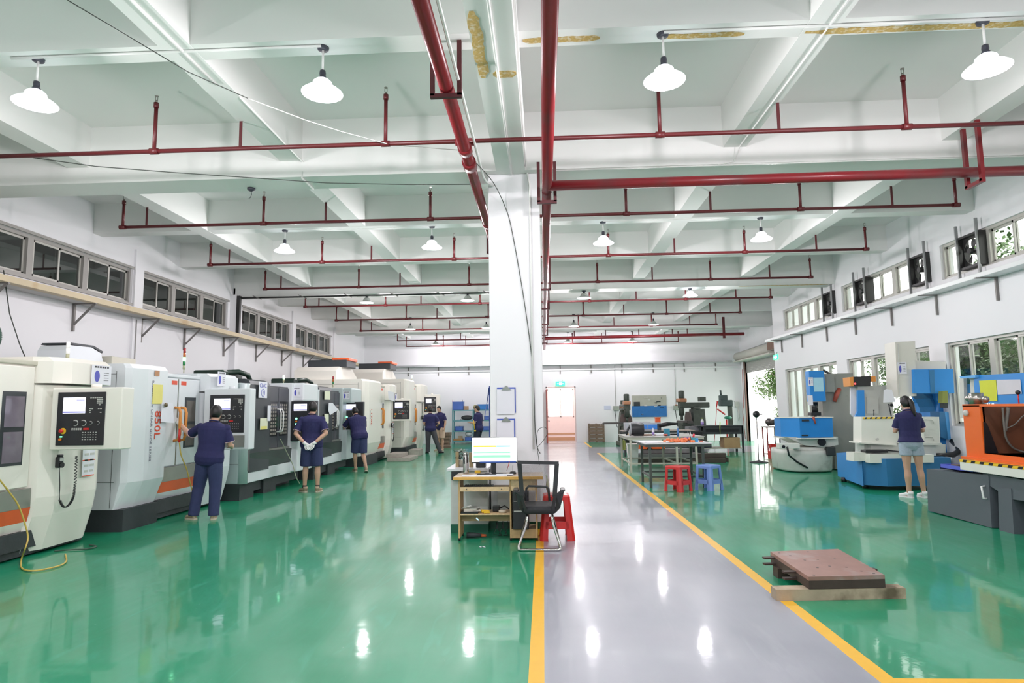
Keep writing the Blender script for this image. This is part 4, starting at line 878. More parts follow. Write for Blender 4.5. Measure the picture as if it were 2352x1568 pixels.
def fused(b, name, m, parent, vox, smooth=2):
    """one continuous skin from the overlapping volumes"""
    org = ORG[parent.name]
    for v in b.bm.verts: v.co -= org
    bmesh.ops.recalc_face_normals(b.bm, faces=b.bm.faces[:])
    me = bpy.data.meshes.new(name+'_src'); b.bm.to_mesh(me); b.bm.free()
    o = bpy.data.objects.new(name, me); C.objects.link(o)
    r = o.modifiers.new('r', 'REMESH'); r.mode = 'VOXEL'; r.voxel_size = vox; r.use_smooth_shade = True
    s_ = o.modifiers.new('s', 'SMOOTH'); s_.factor = .5; s_.iterations = smooth
    bpy.context.view_layer.update()
    me2 = bpy.data.meshes.new_from_object(o.evaluated_get(bpy.context.evaluated_depsgraph_get())); o.modifiers.clear(); o.data = me2; me2.name = name; bpy.data.meshes.remove(me)
    me2.materials.clear(); me2.materials.append(m)
    for p in me2.polygons: p.use_smooth = True; p.material_index = 0
    o.parent = parent; ORG[o.name] = org; return o
def hand_into(b, wrist, d, nrm, side, s=1, curl=.5, flat=False, th=1):
    """d along the hand, nrm = back of the hand, side = towards the thumb"""
    d = d.normalized(); nrm = (nrm-d*nrm.dot(d)).normalized(); side = side-d*side.dot(d)-nrm*side.dot(nrm)
    side = side.normalized()
    P = lambda u, v, w: wrist+d*u*s+side*v*s+nrm*w*s
    ringloft(b, [(P(-.01, 0, 0), side*.026*s, nrm*.020*s), (P(.03, 0, 0), side*.036*s, nrm*.017*s*th), (P(.075, 0, 0), side*.041*s, nrm*.016*s*th), (P(.095, 0, 0), side*.038*s, nrm*.012*s*th)], 12)
    for k, (v, L) in enumerate(((.030, .072), (.0105, .08), (-.0105, .074), (-.030, .058))):
        p = P(.088, v, 0); a = 0; pts = [p-d*.012*s, p]; q = p
        for j, f_ in enumerate((.42, .32, .26)):
            a += curl*(.55+.1*k+.35*j); q = q+(d*math.cos(a)-nrm*math.sin(a))*L*f_*s; pts.append(q)
        b.tube(pts, [.0095*s*th, .0095*s*th, .009*s*th, .0082*s*th, .006*s*th], 8); b.ell(pts[-1], (.006*s*th,)*3, 8, 5)
    p0 = P(.02, .028, -.004); pts = [p0, P(.045, .052, -.014), P(.072, .062, -.026-.01*curl), P(.092, .060, -.034-.016*curl)]
    b.tube(pts, [.014*s, .012*s, .010*s, .007*s], 8); b.ell(pts[-1], (.007*s,)*3, 8, 5)
def person(label, base, rz, ht, pose, top=Mnavy, legs=Mnavt, shoes=Mtan, shorts=False, female=False, vox=.009, gloves=(0, 0), sock=False, carry=None):
    s = ht/1.70; base = V(base)
    t = thing('person', label, 'person', base)
    Rz = Matrix.Rotation(rz, 4, 'Z'); M = Matrix.Translation(base) @ Rz @ Matrix.Scale(s, 4)
    g = lambda p: M @ V(p)
    gd = lambda p: (Rz.to_3x3() @ V(p))*s
    lean, tilt, twist = pose.get('lean', 0), pose.get('tilt', 0), pose.get('twist', 0)
    hipc = V(pose.get('hip', (0, 0, .90)))
    RT = Matrix.Rotation(-lean, 3, 'X') @ Matrix.Rotation(tilt, 3, 'Y') @ Matrix.Rotation(twist, 3, 'Z')
    def up(p, bend=1): return hipc+RT @ (V(p)-V((0, 0, .90)))
    wm = .92 if female else 1.09
    hipw = 1.05 if female else 1.1
    tor = [(.80, .125*hipw, .085, 0), (.86, .158*hipw, .108, -.012), (.93, .165*hipw, .115, -.018), (1.02, .148*wm, .10, 0), (1.12, .150*wm, .10, .008), (1.24, .172*wm, .112, .008), (1.34, .186*wm, .108, 0), (1.39, .180*wm, .095, -.006), (1.43, .125*wm, .075, -.008), (1.46, .066, .060, -.004)]
    def trings(grow, z0, z1, flare=0):
        out = []
        for z, w, d, oy in tor:
            if z0 <= z <= z1:
                gr = grow*(1-.5*max(0, (z-1.36)/.1)); c = up((0, oy, z)); out.append((g(c), gd(RT @ V((w+gr+flare*(1.25-z if z < 1.25 else 0), 0, 0))), gd(RT @ V((0, d+gr+flare*.6*(1.25-z if z < 1.25 else 0), 0)))))
        return out
    sh = {1: up((.178*wm, -.004, 1.375)), -1: up((-.178*wm, -.004, 1.375))}
    hp = {1: hipc+V((.085, 0, -.02)), -1: hipc+V((-.085, 0, -.02))}
    arms = {k: [V(q) for q in pose['arm'][k]] for k in (-1, 1)}       # elbow, wrist, hand end
    lg = {k: [V(q) for q in pose['leg'][k]] for k in (-1, 1)}         # knee, ankle
    yaw, nod = pose.get('head', (0, 0))
    neck0 = up((0, -.005, 1.43)); neck1 = up((0, .015, 1.515)) + V((0, .03*nod, -.01*abs(nod)))
    RH = Matrix.Rotation(yaw, 3, 'Z') @ Matrix.Rotation(-nod, 3, 'X') @ Matrix.Rotation(tilt*.5, 3, 'Y')
    hc = neck1+RH @ V((0, .012, .085))
    H = lambda p: g(hc+RH @ V(p)); HD = lambda p: gd(RH @ V(p))
    b = MB(); ringloft(b, trings(-.012, .80, 1.5), 20)
    limb(b, [g(neck0), g(neck1+V((0, 0, .02)))], [.056*s, .052*s])
    prof = [(-.112, .028, .03, .045), (-.095, .046, .048, .034), (-.06, .060, .070, .014), (-.02, .069, .082, .004), (.02, .074, .091, -.002), (.06, .072, .090, -.006), (.09, .058, .074, -.008), (.108, .035, .045, -.008), (.117, .012, .015, -.008)]
    ringloft(b, [(H((0, oy, z)), HD((w, 0, 0)), HD((0, d, 0))) for z, w, d, oy in prof], 20)
    R3 = Rz.to_3x3() @ RH
    b.ell(H((0, .093, -.025)), (.011*s, .016*s, .022*s), 8, 6, R3); b.ell(H((0, .103, -.038)), (.015*s, .011*s, .009*s), 8, 6, R3)
    b.ell(H((0, .084, .012)), (.05*s, .012*s, .010*s), 10, 6, R3); b.ell(H((0, .080, -.088)), (.022*s, .013*s, .012*s), 8, 6, R3)
    for k in (-1, 1): b.ell(H((k*.076, -.004, -.018)), (.008*s, .017*s, .029*s), 8, 6, R3); b.ell(H((k*.035, .075, -.035)), (.018*s, .01*s, .014*s), 8, 6, R3)
    for k in (-1, 1):
        e, w, h = arms[k]; sp = sh[k]
        limb(b, [g(p) for p in (sp, sp.lerp(e, .45), e)], [.042*s*wm, .043*s*wm, .036*s*wm]); limb(b, [g(p) for p in (e, e.lerp(w, .3), w)], [.037*s*wm, .038*s*wm, .025*s*wm])
        kn, an = lg[k]; q = hp[k]
        limb(b, [g(p) for p in (q, q.lerp(kn, .35), q.lerp(kn, .8), kn)], [.088*s, .080*s, .057*s, .052*s])
        back = V((0, -.012, 0)); limb(b, [g(kn), g(kn.lerp(an, .3)+back), g(kn.lerp(an, .6)+back*.6), g(an)], [.052*s, .056*s, .043*s, .034*s])
        if not gloves[0 if k < 0 else 1]: hand_into(b, g(w), gd(h-w), gd(V(pose['nrm'][k])), gd(V(pose['thumb'][k])), s*1.0, pose.get('curl', .5))
        fd = V((math.sin(pose['toe'][k]), math.cos(pose['toe'][k]), 0)); an0 = V((an.x, an.y, max(an.z-.05, .03)))
        limb(b, [g(an), g(an0+fd*.03), g(an0+fd*.1+V((0, 0, -.012)))], [.034*s, .035*s, .024*s])
    body = fused(b, 'body', Mskin, t, vox*s)
    for k in (-1, 1):
        b = MB(); b.ell(H((k*.030, .0795, -.002)), (.010*s, .006*s, .0055*s), 8, 6, R3); b.build('eye', Meye, body)
    b = MB(); b.ell(H((0, .0935, -.062)), (.020*s, .006*s, .006*s), 10, 6, R3); b.build('mouth', Mlip, body)
    # hair
    b = MB(); n = 22; rows = 9; R = []
    long_ = female
    for i in range(rows):
        ring = []
        for k in range(n):
            a = 2*math.pi*k/n; fy = math.sin(a)   # +1 at the face
            bot = (.058 if fy > .35 else (-.015+.07*max(0, fy) if fy > -.1 else (-.075 if not long_ else -.085)))
            th = i/(rows-1); zt = .128
            zz = bot+(zt-bot)*math.sin(th*math.pi/2)**.8
            rr = math.sqrt(max(.0, 1-max(0, (zz-.0)/.128)**2.2)); fl = 1-.19*max(0, (-zz)/.075)
            ring.append(H((.086*rr*math.cos(a)*fl, (.103*rr*math.sin(a))*fl-.008, zz)))
        R.append([b._v(p) for p in ring])
    for p, q in zip(R, R[1:]):
        for k in range(n): b._f((p[k], p[(k+1)%n], q[(k+1)%n], q[k]), True)
    b._f(R[0][::-1]); b._f(R[-1])
    if female:
        b.tube([H((0, -.085, .03)), H((.01, -.125, .015)), H((.015, -.145, -.05)), H((.02, -.135, -.14)), H((.03, -.13, -.23)), H((.035, -.125, -.27))], [.022*s, .034*s, .040*s, .036*s, .022*s, .006*s], 10)
    hr = b.build('hair', Mhair, t)
    if female:
        b = MB(); b.tube([H((.01+.03*math.cos(a), -.118+.008*math.sin(a), .012+.03*math.sin(a))) for a in [i*.52 for i in range(12)]], .006*s, 6, closed=True); b.build('hair_tie', Mblk, hr)
    # shirt
    b = MB(); ringloft(b, trings(.026 if not female else .026, .80 if not female else .90, 1.5, .03), 22)
    for k in (-1, 1):
        e = arms[k][0]; sp = sh[k]; L = .80 if not female else .78
        b.tube([g(sp+RT @ V((-k*.03, 0, 0))), g(sp.lerp(e, .3)), g(sp.lerp(e, L))], [.052*s*wm, .058*s*wm, .067*s*wm], 16)
        b.ell(g(sp), (.054*s*wm,)*3, 14, 8)
    sr = fused(b, 'polo_shirt', top, t, .0095*s, 3)
    b = MB(); c0 = up((0, -.002, 1.455)); b.tube([g(c0+RT @ V((.066*math.cos(a), .064*math.sin(a), .012*(1-math.sin(a))))) for a in [i*.35 for i in range(18)]], .0115*s, 8, closed=True); b.build('collar', top, sr)
    b = MB(); b.tube([g(c0+RT @ V((.070*math.cos(a), .068*math.sin(a), .020+.012*(1-math.sin(a))))) for a in [math.pi*.95+i*.14 for i in range(9)]], .0045*s, 6)
    for k in (-1, 1):
        e = arms[k][0]; sp = sh[k]; c = sp.lerp(e, L); d = (e-sp).normalized(); u = d.orthogonal().normalized(); w_ = d.cross(u)
        b.tube([g(c+(u*math.cos(a)+w_*math.sin(a))*.0685*wm) for a in [i*.35 for i in range(18)]], .0042*s, 6, closed=True)
    b.build('piping', Mpipe, sr)
    # trousers or shorts
    b = MB(); ringloft(b, trings(.012, .80, 1.02), 20)
    ll = {}
    for k in (-1, 1):
        q = hp[k]; kn, an = lg[k]
        if shorts == 'hot': b.tube([g(q+V((0, 0, .06))), g(q), g(q.lerp(kn, .42))], [.09*s, .105*s, .103*s], 18)
        elif shorts: b.tube([g(q+V((0, 0, .06))), g(q), g(q.lerp(kn, .5)), g(q.lerp(kn, .95))], [.095*s, .112*s, .112*s, .108*s], 18)
        else: b.tube([g(q+V((0, 0, .06))), g(q), g(q.lerp(kn, .5)), g(kn), g(kn.lerp(an, .5)), g(an.lerp(kn, .02)+V((0, 0, -.035)))], [.095*s, .112*s, .104*s, .088*s, .080*s, .078*s], 18)
    fused(b, 'shorts' if shorts else 'trousers', legs, t, .0095*s, 3)
    # shoes
    for k in (-1, 1):
        an = lg[k][1]; a_ = pose['toe'][k]; fd = V((math.sin(a_), math.cos(a_), 0)); sd = V((math.cos(a_), -math.sin(a_), 0)); lift = max(0, an.z-.085); pt = pose.get('pitch', {}).get(k, 0)
        fd = (fd*math.cos(pt)+V((0, 0, -math.sin(pt)))).normalized(); uu = sd.cross(fd)
        o_ = V((an.x, an.y, an.z-.085+.001))-fd*.03; S = lambda u, v, w: g(o_+fd*u+sd*v+uu*w)
        b = MB(); ringloft(b, [(S(u, 0, h/2+.018), (S(0, w, 0)-S(0, 0, 0)), (S(0, 0, h/2)-S(0, 0, 0))) for u, w, h in ((-.035, .018, .05), (-.025, .034, .075), (.02, .040, .085), (.07, .044, .075), (.12, .048, .055), (.17, .044, .045), (.20, .028, .035), (.212, .01, .02))], 14)
        b.tube([S(.0, 0, .05), S(.0, 0, .11)], [.042*s, .041*s], 14); so = b.build('shoe', shoes, t)
        b = MB(); pr = [(-.042, .0), (-.035, .03), (.0, .041), (.07, .045), (.12, .050), (.17, .046), (.205, .03), (.218, .0), (.205, -.03), (.17, -.046), (.12, -.050), (.07, -.045), (.0, -.041), (-.035, -.03)]
        b.prism([S(u, v, 0) for u, v in pr], S(0, 0, .024)-S(0, 0, 0)); b.build('sole', Msole if shoes is Mtan else (Mwsh if shoes is Mwsh else Mblk), so)
        if sock: b = MB(); kn = lg[k][0]; b.tube([g(an+V((0, 0, -.02))), g(an.lerp(kn, .13))], [.038*s, .040*s], 14); b.build('sock', Msock2, t)
    for k in (-1, 1):
        if gloves[0 if k < 0 else 1]:
            e, w, h = arms[k]; b = MB(); hand_into(b, g(w), gd(h-w), gd(V(pose['nrm'][k])), gd(V(pose['thumb'][k])), s*1.08, pose.get('curl', .5), th=1.15); b.tube([g(w.lerp(e, .16)), g(w), g(w.lerp(h, .2))], [.034*s, .031*s, .030*s], 12)
            go = b.build('glove', Mglove, t)
            b = MB(); d = (e-w).normalized(); u = d.orthogonal().normalized(); w2 = d.cross(u); c = w.lerp(e, .16); b.tube([g(c+(u*math.cos(a)+w2*math.sin(a))*.034) for a in [i*.35 for i in range(18)]], .004*s, 6, closed=True); b.build('cuff', mat('yellow_cuff', (.7, .45, .15), .8) if label.find('handle') > 0 else mat('red_cuff', (.55, .1, .1), .8), go)
    return t, g
ft = lambda px, py: W(px, py, z=0)
# man in front of the 850L machine, left arm on the door handle
f1 = ft(470, 1192); f1 = V((f1.x, f1.y, 0))
person('man in navy polo and trousers, left gloved hand on the 850L machine door handle', f1, .05, 1.615, dict(
    hip=(.05, -.02, .90), lean=.05, tilt=.07, twist=.1, head=(.05, .12),
    arm={-1: [(-.36, .18, 1.26), (-.60, .27, 1.45), (-.70, .30, 1.52)], 1: [(.32, .06, 1.10), (.26, .26, 1.05), (.2, .38, 1.12)]},
    leg={-1: [(-.12, .03, .48), (-.16, -.03, .085)], 1: [(.15, -.01, .48), (.15, -.04, .085)]},
    toe={-1: -1.0, 1: -.35}, nrm={-1: (-.3, -.8, .3), 1: (0, -.3, 1)}, thumb={-1: (.3, .3, .9), 1: (-1, 0, 0)}, curl=.6), gloves=(1, 0))
# man with hands behind his back
f2 = ft(714, 1130)
person('man in navy polo and shorts standing with gloved hands clasped behind his back', (f2.x, f2.y, 0), .12, 1.695, dict(
    hip=(0, 0, .90), lean=-.02, head=(-.12, .14),
    arm={-1: [(-.285, -.10, 1.11), (-.075, -.205, .92), (.02, -.215, .85)], 1: [(.285, -.10, 1.11), (.085, -.20, .925), (.0, -.225, .86)]},
    leg={-1: [(-.105, 0, .47), (-.12, 0, .085)], 1: [(.115, 0, .47), (.125, 0, .085)]},
    toe={-1: -.75, 1: .15}, nrm={-1: (-.3, .9, .2), 1: (.3, .9, .2)}, thumb={-1: (.5, 0, -.8), 1: (-.5, 0, -.8)}, curl=.35), shorts=True, gloves=(1, 1), sock=True)
# leaning man
f3 = ft(822, 1083)
person('man in navy polo and shorts leaning on a machine with his legs crossed', (f3.x, f3.y, 0), .55, 1.70, dict(
    hip=(.0, -.12, .89), lean=.42, tilt=-.05, head=(.1, .5),
    arm={-1: [(-.30, .30, 1.12), (-.30, .48, .92), (-.28, .58, .86)], 1: [(.22, .30, 1.08), (.12, .50, 1.0), (.05, .58, .98)]},
    leg={-1: [(-.09, -.03, .47), (-.05, .05, .085)], 1: [(.09, -.12, .45), (.13, -.30, .10)]},
    toe={-1: 0, 1: .3}, pitch={1: .35}, nrm={-1: (0, -.3, 1), 1: (0, -.3, 1)}, thumb={-1: (1, 0, 0), 1: (-1, 0, 0)}, curl=.4), shorts=True, vox=.012, gloves=(1, 0))
# two men talking
f4 = ft(991, 1041)
person('man in navy polo and dark grey trousers with his back to the viewer, talking', (f4.x, f4.y, 0), .1, 1.64, dict(
    hip=(-.03, 0, .90), lean=.03, tilt=-.03, head=(.35, .15),
    arm={-1: [(-.27, -.02, 1.10), (-.20, .18, .98), (-.1, .25, 1.0)], 1: [(.27, -.02, 1.10), (.2, .18, 1.0), (.1, .25, 1.02)]},
    leg={-1: [(-.13, .02, .48), (-.14, 0, .085)], 1: [(.16, 0, .48), (.32, 0, .085)]},
    toe={-1: -.4, 1: .8}, nrm={-1: (0, -.3, 1), 1: (0, -.3, 1)}, thumb={-1: (1, 0, 0), 1: (-1, 0, 0)}), legs=Mgreyt, shoes=Mbsh, vox=.013)
f5 = ft(1004, 1037)
person('man in navy polo and pale shorts facing the viewer, half hidden behind his colleague', (f5.x+.06, f5.y+.35, 0), math.pi-.5, 1.68, dict(
    hip=(0, 0, .90), lean=.04, head=(.1, .25),
    arm={-1: [(-.25, 0, 1.10), (-.25, .06, .88), (-.24, .1, .8)], 1: [(.25, 0, 1.10), (.16, .14, .95), (.1, .2, .9)]},
    leg={-1: [(-.10, 0, .47), (-.11, 0, .085)], 1: [(.10, 0, .47), (.11, 0, .085)]},
    toe={-1: -.2, 1: .2}, nrm={-1: (-1, 0, 0), 1: (1, 0, 0)}, thumb={-1: (0, 1, 0), 1: (0, 1, 0)}), legs=mat('pale_shorts', (.6, .42, .32), .8), shorts=True, vox=.013)
c6 = W(1099, 945, y=22.2)
person('man in navy polo walking past the blue storage rack holding a small tool', (c6.x, 22.2, 0), 1.15, 1.66, dict(
    hip=(0, 0, .90), lean=.03, head=(.5, .1),
    arm={-1: [(-.24, .02, 1.10), (-.2, .24, 1.12), (-.15, .33, 1.14)], 1: [(.24, .0, 1.10), (.18, .22, 1.08), (.12, .3, 1.08)]},
    leg={-1: [(-.09, .08, .48), (-.10, -.06, .085)], 1: [(.10, .12, .48), (.10, .22, .085)]},
    toe={-1: 0, 1: 0}, nrm={-1: (-.3, 0, 1), 1: (.3, 0, 1)}, thumb={-1: (1, 0, .2), 1: (-1, 0, .2)}), legs=Mblkt, shoes=Mbsh, vox=.012)
# woman
f7 = ft(2103, 1143)
person('woman with a ponytail in navy polo, denim shorts and white trainers, seen from behind', (f7.x, f7.y, 0), -.12, 1.64, dict(
    hip=(-.01, 0, .90), lean=.02, head=(.15, .25),
    arm={-1: [(-.22, .06, 1.11), (-.13, .22, 1.12), (-.06, .25, 1.2)], 1: [(.22, .06, 1.12), (.08, .22, 1.10), (.0, .26, 1.12)]},
    leg={-1: [(-.095, 0, .47), (-.095, .0, .085)], 1: [(.10, 0, .47), (.135, .0, .085)]},
    toe={-1: -.55, 1: -.1}, nrm={-1: (-.3, .8, .1), 1: (.3, .8, .1)}, thumb={-1: (0, 0, 1), 1: (0, 0, 1)}, curl=.6), legs=Mdenim, shoes=Mwsh, shorts='hot', female=True)

c = W(1091, 985, y=22.0); b = MB(); b.tube([W(1088, 965, y=21.95), W(1090, 985, y=21.95)], .015, 8); b.cbox(W(1091, 989, y=21.95), (.07, .04, .05), (0, 0, 0), .01); tag(b.build('hand_tool', Myelb), 'small yellow tool in the hand of the man by the rack', 'tool')
# ---------------------------------------------------------------- desk, chair, counter
def pp(b, pts, vec, **k): b.prism([W(x, y, **k) for x, y in pts], vec); return b
Mwood = mat('pine_edge_board', (.62, .40, .19), .5, var=.25, scale=14); Mdtop = mat('worn_desk_top', (.55, .45, .36), .35, var=.1, scale=5); Mwoodl = mat('pale_striped_pine', (.72, .52, .30), .5, var=.3, scale=30)
Mdin = mat('desk_inner_board', (.34, .25, .13), .6, var=.15)
t = thing('computer_desk', 'small pine computer desk with a slide-out tray against the white column', 'desk', (-.54, 7.7, 0))
dz = .735
b = MB(); b.box(-1.06, -.02, 7.5, 8.02, dz-.03, dz, .004); b.build('desktop', Mdtop, t)
b = MB(); b.box(-1.062, -.018, 7.494, 7.50, dz-.034, dz-.001, .002); b.build('desktop_edge', mat('orange_pine_edge', (.75, .42, .10), .45, var=.15, scale=14), t)
for x in (-1.0, -.40, -.10): b = MB(); b.box(x-.009, x+.009, 7.56, 7.9, .03, dz-.03); b.build('side_panel', Mwood, t)
b = MB(); b.box(-.99, -.41, 7.56, 7.88, .29, .305); b.build('shelf', Mwoodl, t)
b = MB(); b.box(-.99, -.41, 7.70, 7.715, .2, .29); b.build('shelf_rail', Mdin, t)
tr = MB(); tr.box(-.985, -.415, 7.54, 7.85, .59, .60); tr.box(-.985, -.415, 7.53, 7.545, .565, .615); tro = tr.build('keyboard_tray', Mwoodl, t)
for x in (-.91, -.50): b = MB(); b.cyl((x, 7.522, .59), (x, 7.531, .59), .006, n=10); b.build('screw_cap', Mblk, tro)
b = MB(); b.box(-.39, -.11, 7.54, 7.56, .57, dz-.035); b.build('drawer_front', Mwoodl, t)
b = MB(); b.box(-.39, -.11, 7.56, 7.88, .03, .13); b.build('plinth_box', mat('chipboard_plinth', (.5, .33, .16), .7, var=.2, scale=20), t)
for x, y in ((-1.0, 7.58), (-1.0, 7.86), (-.40, 7.58), (-.10, 7.58)): b = MB(); b.cyl((x-.012, y, .016), (x+.012, y, .016), .016, n=12); b.build('castor', Mblk, t)
b = MB(); b.box(-.95, -.6, 7.57, 7.72, .6, .622, .004); 
for i in range(4):
    for j in range(14): b.box(-.94+j*.024, -.922+j*.024, 7.58+i*.03, 7.602+i*.03, .622, .628)
tag(b.build('keyboard', Mblk), 'black keyboard lying on the slide-out tray of the pine desk', 'keyboard')
t = thing('computer_tower', 'black computer tower standing on the plinth under the right side of the desk', 'computer', (-.28, 7.7, .13))
b = MB(); b.box(-.375, -.19, 7.52, 7.88, .13, .56, .01); b.build('case', Mpan, t)
b = MB(); b.box(-.36, -.2, 7.512, 7.521, .33, .345); b.box(-.36, -.2, 7.512, 7.521, .45, .454); b.build('front_slot', Mkey, t)
# monitor
t = thing('monitor', 'desktop monitor showing a spreadsheet with orange, blue and green bars', 'monitor', (-.62, 7.75, dz))
ml_, mr_ = W(1083, 1062, y=7.75), W(1187.5, 1003, y=7.75); mw = mr_.x-ml_.x
b = MB(); b.box(ml_.x, mr_.x, 7.75, 7.775, ml_.z-.01, mr_.z, .003); b.build('bezel', Mblk, t)
b = MB(); b.box(ml_.x+.006, mr_.x-.006, 7.748, 7.7505, ml_.z+.008, mr_.z-.006); sc = b.build('screen', mat('monitor_white', (.9, .9, .92), .2, emit=(1, 1, 1), es=1.0), t)
def bars(y0, y1, u0, u1, m, n):
    b = MB(); a = W(0, y0, y=7.747).z; c = W(0, y1, y=7.747).z; hh = (mr_.z-ml_.z)/59.; b.box(ml_.x+mw*u0, ml_.x+mw*u1, 7.7465, 7.748, mr_.z-(y1-1003)*hh, mr_.z-(y0-1003)*hh); b.build(n, m, sc)
bars(1022.5, 1026, .045, .54, mat('bar_orange', (.7, .45, .02), .3, emit=(.8, .5, .03), es=.8), 'orange_row')
bars(1022.5, 1026, .545, .85, mat('bar_blue', (.2, .45, .8), .3, emit=(.25, .5, .85), es=.8), 'blue_row')
bars(1038, 1040.5, .045, .85, mat('bar_green', (.25, .8, .4), .3, emit=(.25, .85, .4), es=.8), 'green_row')
bars(1045, 1051, .045, .85, MC['bar_green'], 'green_row')
bars(1059.5, 1062.5, .18, .97, mat('bar_navy', (.02, .05, .2), .3, emit=(.03, .08, .3), es=.6), 'task_bar')
b = MB(); b.box(-.64, -.58, 7.775, 7.80, dz+.01, ml_.z+.12); b.lathe([(.11, dz+.001), (.11, dz+.01), (.02, dz+.02)], (-.61, 7.8, 0), 20); b.build('stand', Mblk, t)
# things on the desk
c = W(1070, 1070, y=7.9); t = thing('thermos_flask', 'tall stainless steel thermos flask at the left end of the desk', 'flask', (c.x, c.y, dz))
b = MB(); b.lathe([(.001, dz), (.036, dz), (.037, dz+.02), (.037, dz+.21), (.033, dz+.225), (.033, dz+.262), (.001, dz+.265)], (c.x, c.y, 0), 24); b.build('body', mat('polished_steel', (.6, .58, .55), .15, 1, var=.05), t)
b = MB(); b.lathe([(.0345, dz+.225), (.0345, dz+.23)], (c.x, c.y, 0), 24); b.tube([(c.x-.015, c.y-.037, dz+.2), (c.x-.02, c.y-.05, dz+.17), (c.x-.018, c.y-.04, dz+.12)], .006, 8); b.build('strap', Mblk, t)
c = W(1097, 1082, y=7.93); b = MB(); b.box(c.x-.035, c.x+.035, c.y-.02, c.y+.03, dz, dz+.034, .008); tag(b.build('tape_measure', Myelb), 'yellow tape measure on the desk below the monitor', 'tape measure')
b = MB(); b.cbox((-.62, 7.62, dz+.004), (.36, .12, .007), (0, 0, .05)); b.cbox((-.47, 7.64, dz+.011), (.2, .1, .006), (0, 0, -.08)); tag(b.build('open_papers', Mpap), 'open white papers spread on the desk in front of the monitor', 'papers')
b = MB(); b.cbox((-.87, 7.62, dz+.002), (.2, .16, .003), (0, 0, .1)); tag(b.build('paper_sheet', Mpap), 'grey white sheet under the steel flask', 'paper')
b = MB(); b.tube([(-.8, 7.68, dz+.012), (-.6, 7.69, dz+.012), (-.45, 7.69, dz+.012)], .006, 6); tag(b.build('black_strap', Mblk), 'thin black strap lying under the monitor', 'strap')
c = W(1178, 1086, y=7.8); t = thing('desk_microphone', 'small black desk microphone base with a thin stem right of the monitor', 'microphone', (c.x, c.y, dz))
b = MB(); b.lathe([(.001, dz), (.04, dz), (.042, dz+.015), (.03, dz+.03), (.001, dz+.032)], (c.x, c.y, 0), 20); b.build('base', Mblk, t); b = MB(); b.tube([(c.x, c.y, dz+.03), (c.x-.0, c.y+.01, dz+.1)], .003, 6); b.build('stem', Mblk, t)
b = MB(); b.tube([W(1164, 1080, z=dz+.01), W(1168, 1068, y=7.72), W(1170, 1060, y=7.73)], .004, 6); tag(b.build('pen', Mredb), 'thin dark red pen leaning behind the monitor', 'pen')
# things on the shelf and floor under it
b = MB(); b.cbox((-.88, 7.66, .318), (.2, .2, .022)); tag(b.build('black_tray', Mblk), 'black tray on the shelf under the desk', 'tray')
b = MB(); b.cbox((-.86, 7.65, .336), (.2, .14, .014), (0, 0, .15)); b.cbox((-.87, 7.64, .35), (.15, .12, .012), (0, 0, -.1)); tag(b.build('magazine_stack', mat('aged_paper', (.6, .56, .48), .7)), 'few aged booklets piled on the black tray', 'booklets')
b = MB(); b.lathe([(.07, .357), (.072, .365), (.06, .37), (.05, .358)], (-.84, 7.65, 0), 20); tag(b.build('cable_coil', mat('clear_coil', (.5, .52, .5), .3)), 'coil of pale cable on top of the booklets', 'coil')
b = MB(); b.cbox((-.70, 7.62, .325), (.10, .05, .03), (.2, .1, .4), .01); b.cbox((-.68, 7.6, .318), (.07, .06, .02), (0, 0, .1), .004); tag(b.build('yellow_tape_roll', Myelb), 'crumpled yellow tape on the shelf under the desk', 'tape')
b = MB(); b.lathe([(.001, .306), (.045, .306), (.045, .335), (.001, .337)], (-.50, 7.63, 0), 20); tag(b.build('tape_roll', mat('beige_tape', (.5, .45, .35), .5)), 'roll of beige tape on the right of the desk shelf', 'tape')
b = MB(); b.box(-.62, -.54, 7.7, 7.8, .306, .37, .006); b.tube([(-.54, 7.75, .34), (-.48, 7.74, .37), (-.43, 7.75, .33)], .008, 6); tag(b.build('power_adapter', Mblk), 'black power adapter with its cable on the desk shelf', 'adapter')
b = MB(); b.tube([(-.98, 7.6, .36), (-.9, 7.58, .385), (-.86, 7.58, .395)], .008, 6); tag(b.build('steel_rule', Mkey), 'pale metal rod sticking out over the shelf', 'rod')
b = MB(); b.tube([(-.8, 7.545, .26), (-.77, 7.54, .235)], .007, 6); tag(b.build('blue_usb_light', mat('blue_white_light', (.5, .7, .9), .3, emit=(.5, .75, 1), es=.8)), 'small pale blue light hanging below the desk shelf', 'light')
t = thing('angle_grinder', 'grey angle grinder with an orange end on the floor under the desk', 'grinder', (-.85, 7.7, 0))
b = MB(); b.tube([(-.93, 7.68, .04), (-.83, 7.69, .04), (-.76, 7.70, .035)], [.035, .03, .022], 12); b.build('body', Mbase, t); b = MB(); b.tube([(-.76, 7.70, .035), (-.70, 7.71, .03)], [.018, .014], 10); b.build('handle', mat('orange_rubber', (.6, .12, .04), .5), t)
b = MB(); pts = []
for i in range(5):
    x = -.6+i*.035; q4 = [(x, 7.9, .2), (x+.02*(-1)**i, 7.88, .1), (x-.03*(-1)**i, 7.86, .02), (x+.04, 7.84, .006)]; pts += q4 if i % 2 == 0 else q4[::-1]
b.tube(pts, .004, 6); tag(b.build('power_cable', Mblk), 'tangle of thin black cable hanging to the floor behind the desk', 'cable')
c = W(1108, 1257, z=0); b = MB()
for k in range(3): b.cbox((c.x-.02+k*.02, c.y+.004*(-1)**k, .006), (.024, .02, .002), (.3*(-1)**k, .2, .5))
tag(b.build('paper_scrap', Mpap), 'crumpled white paper scrap on the green floor before the desk', 'paper')
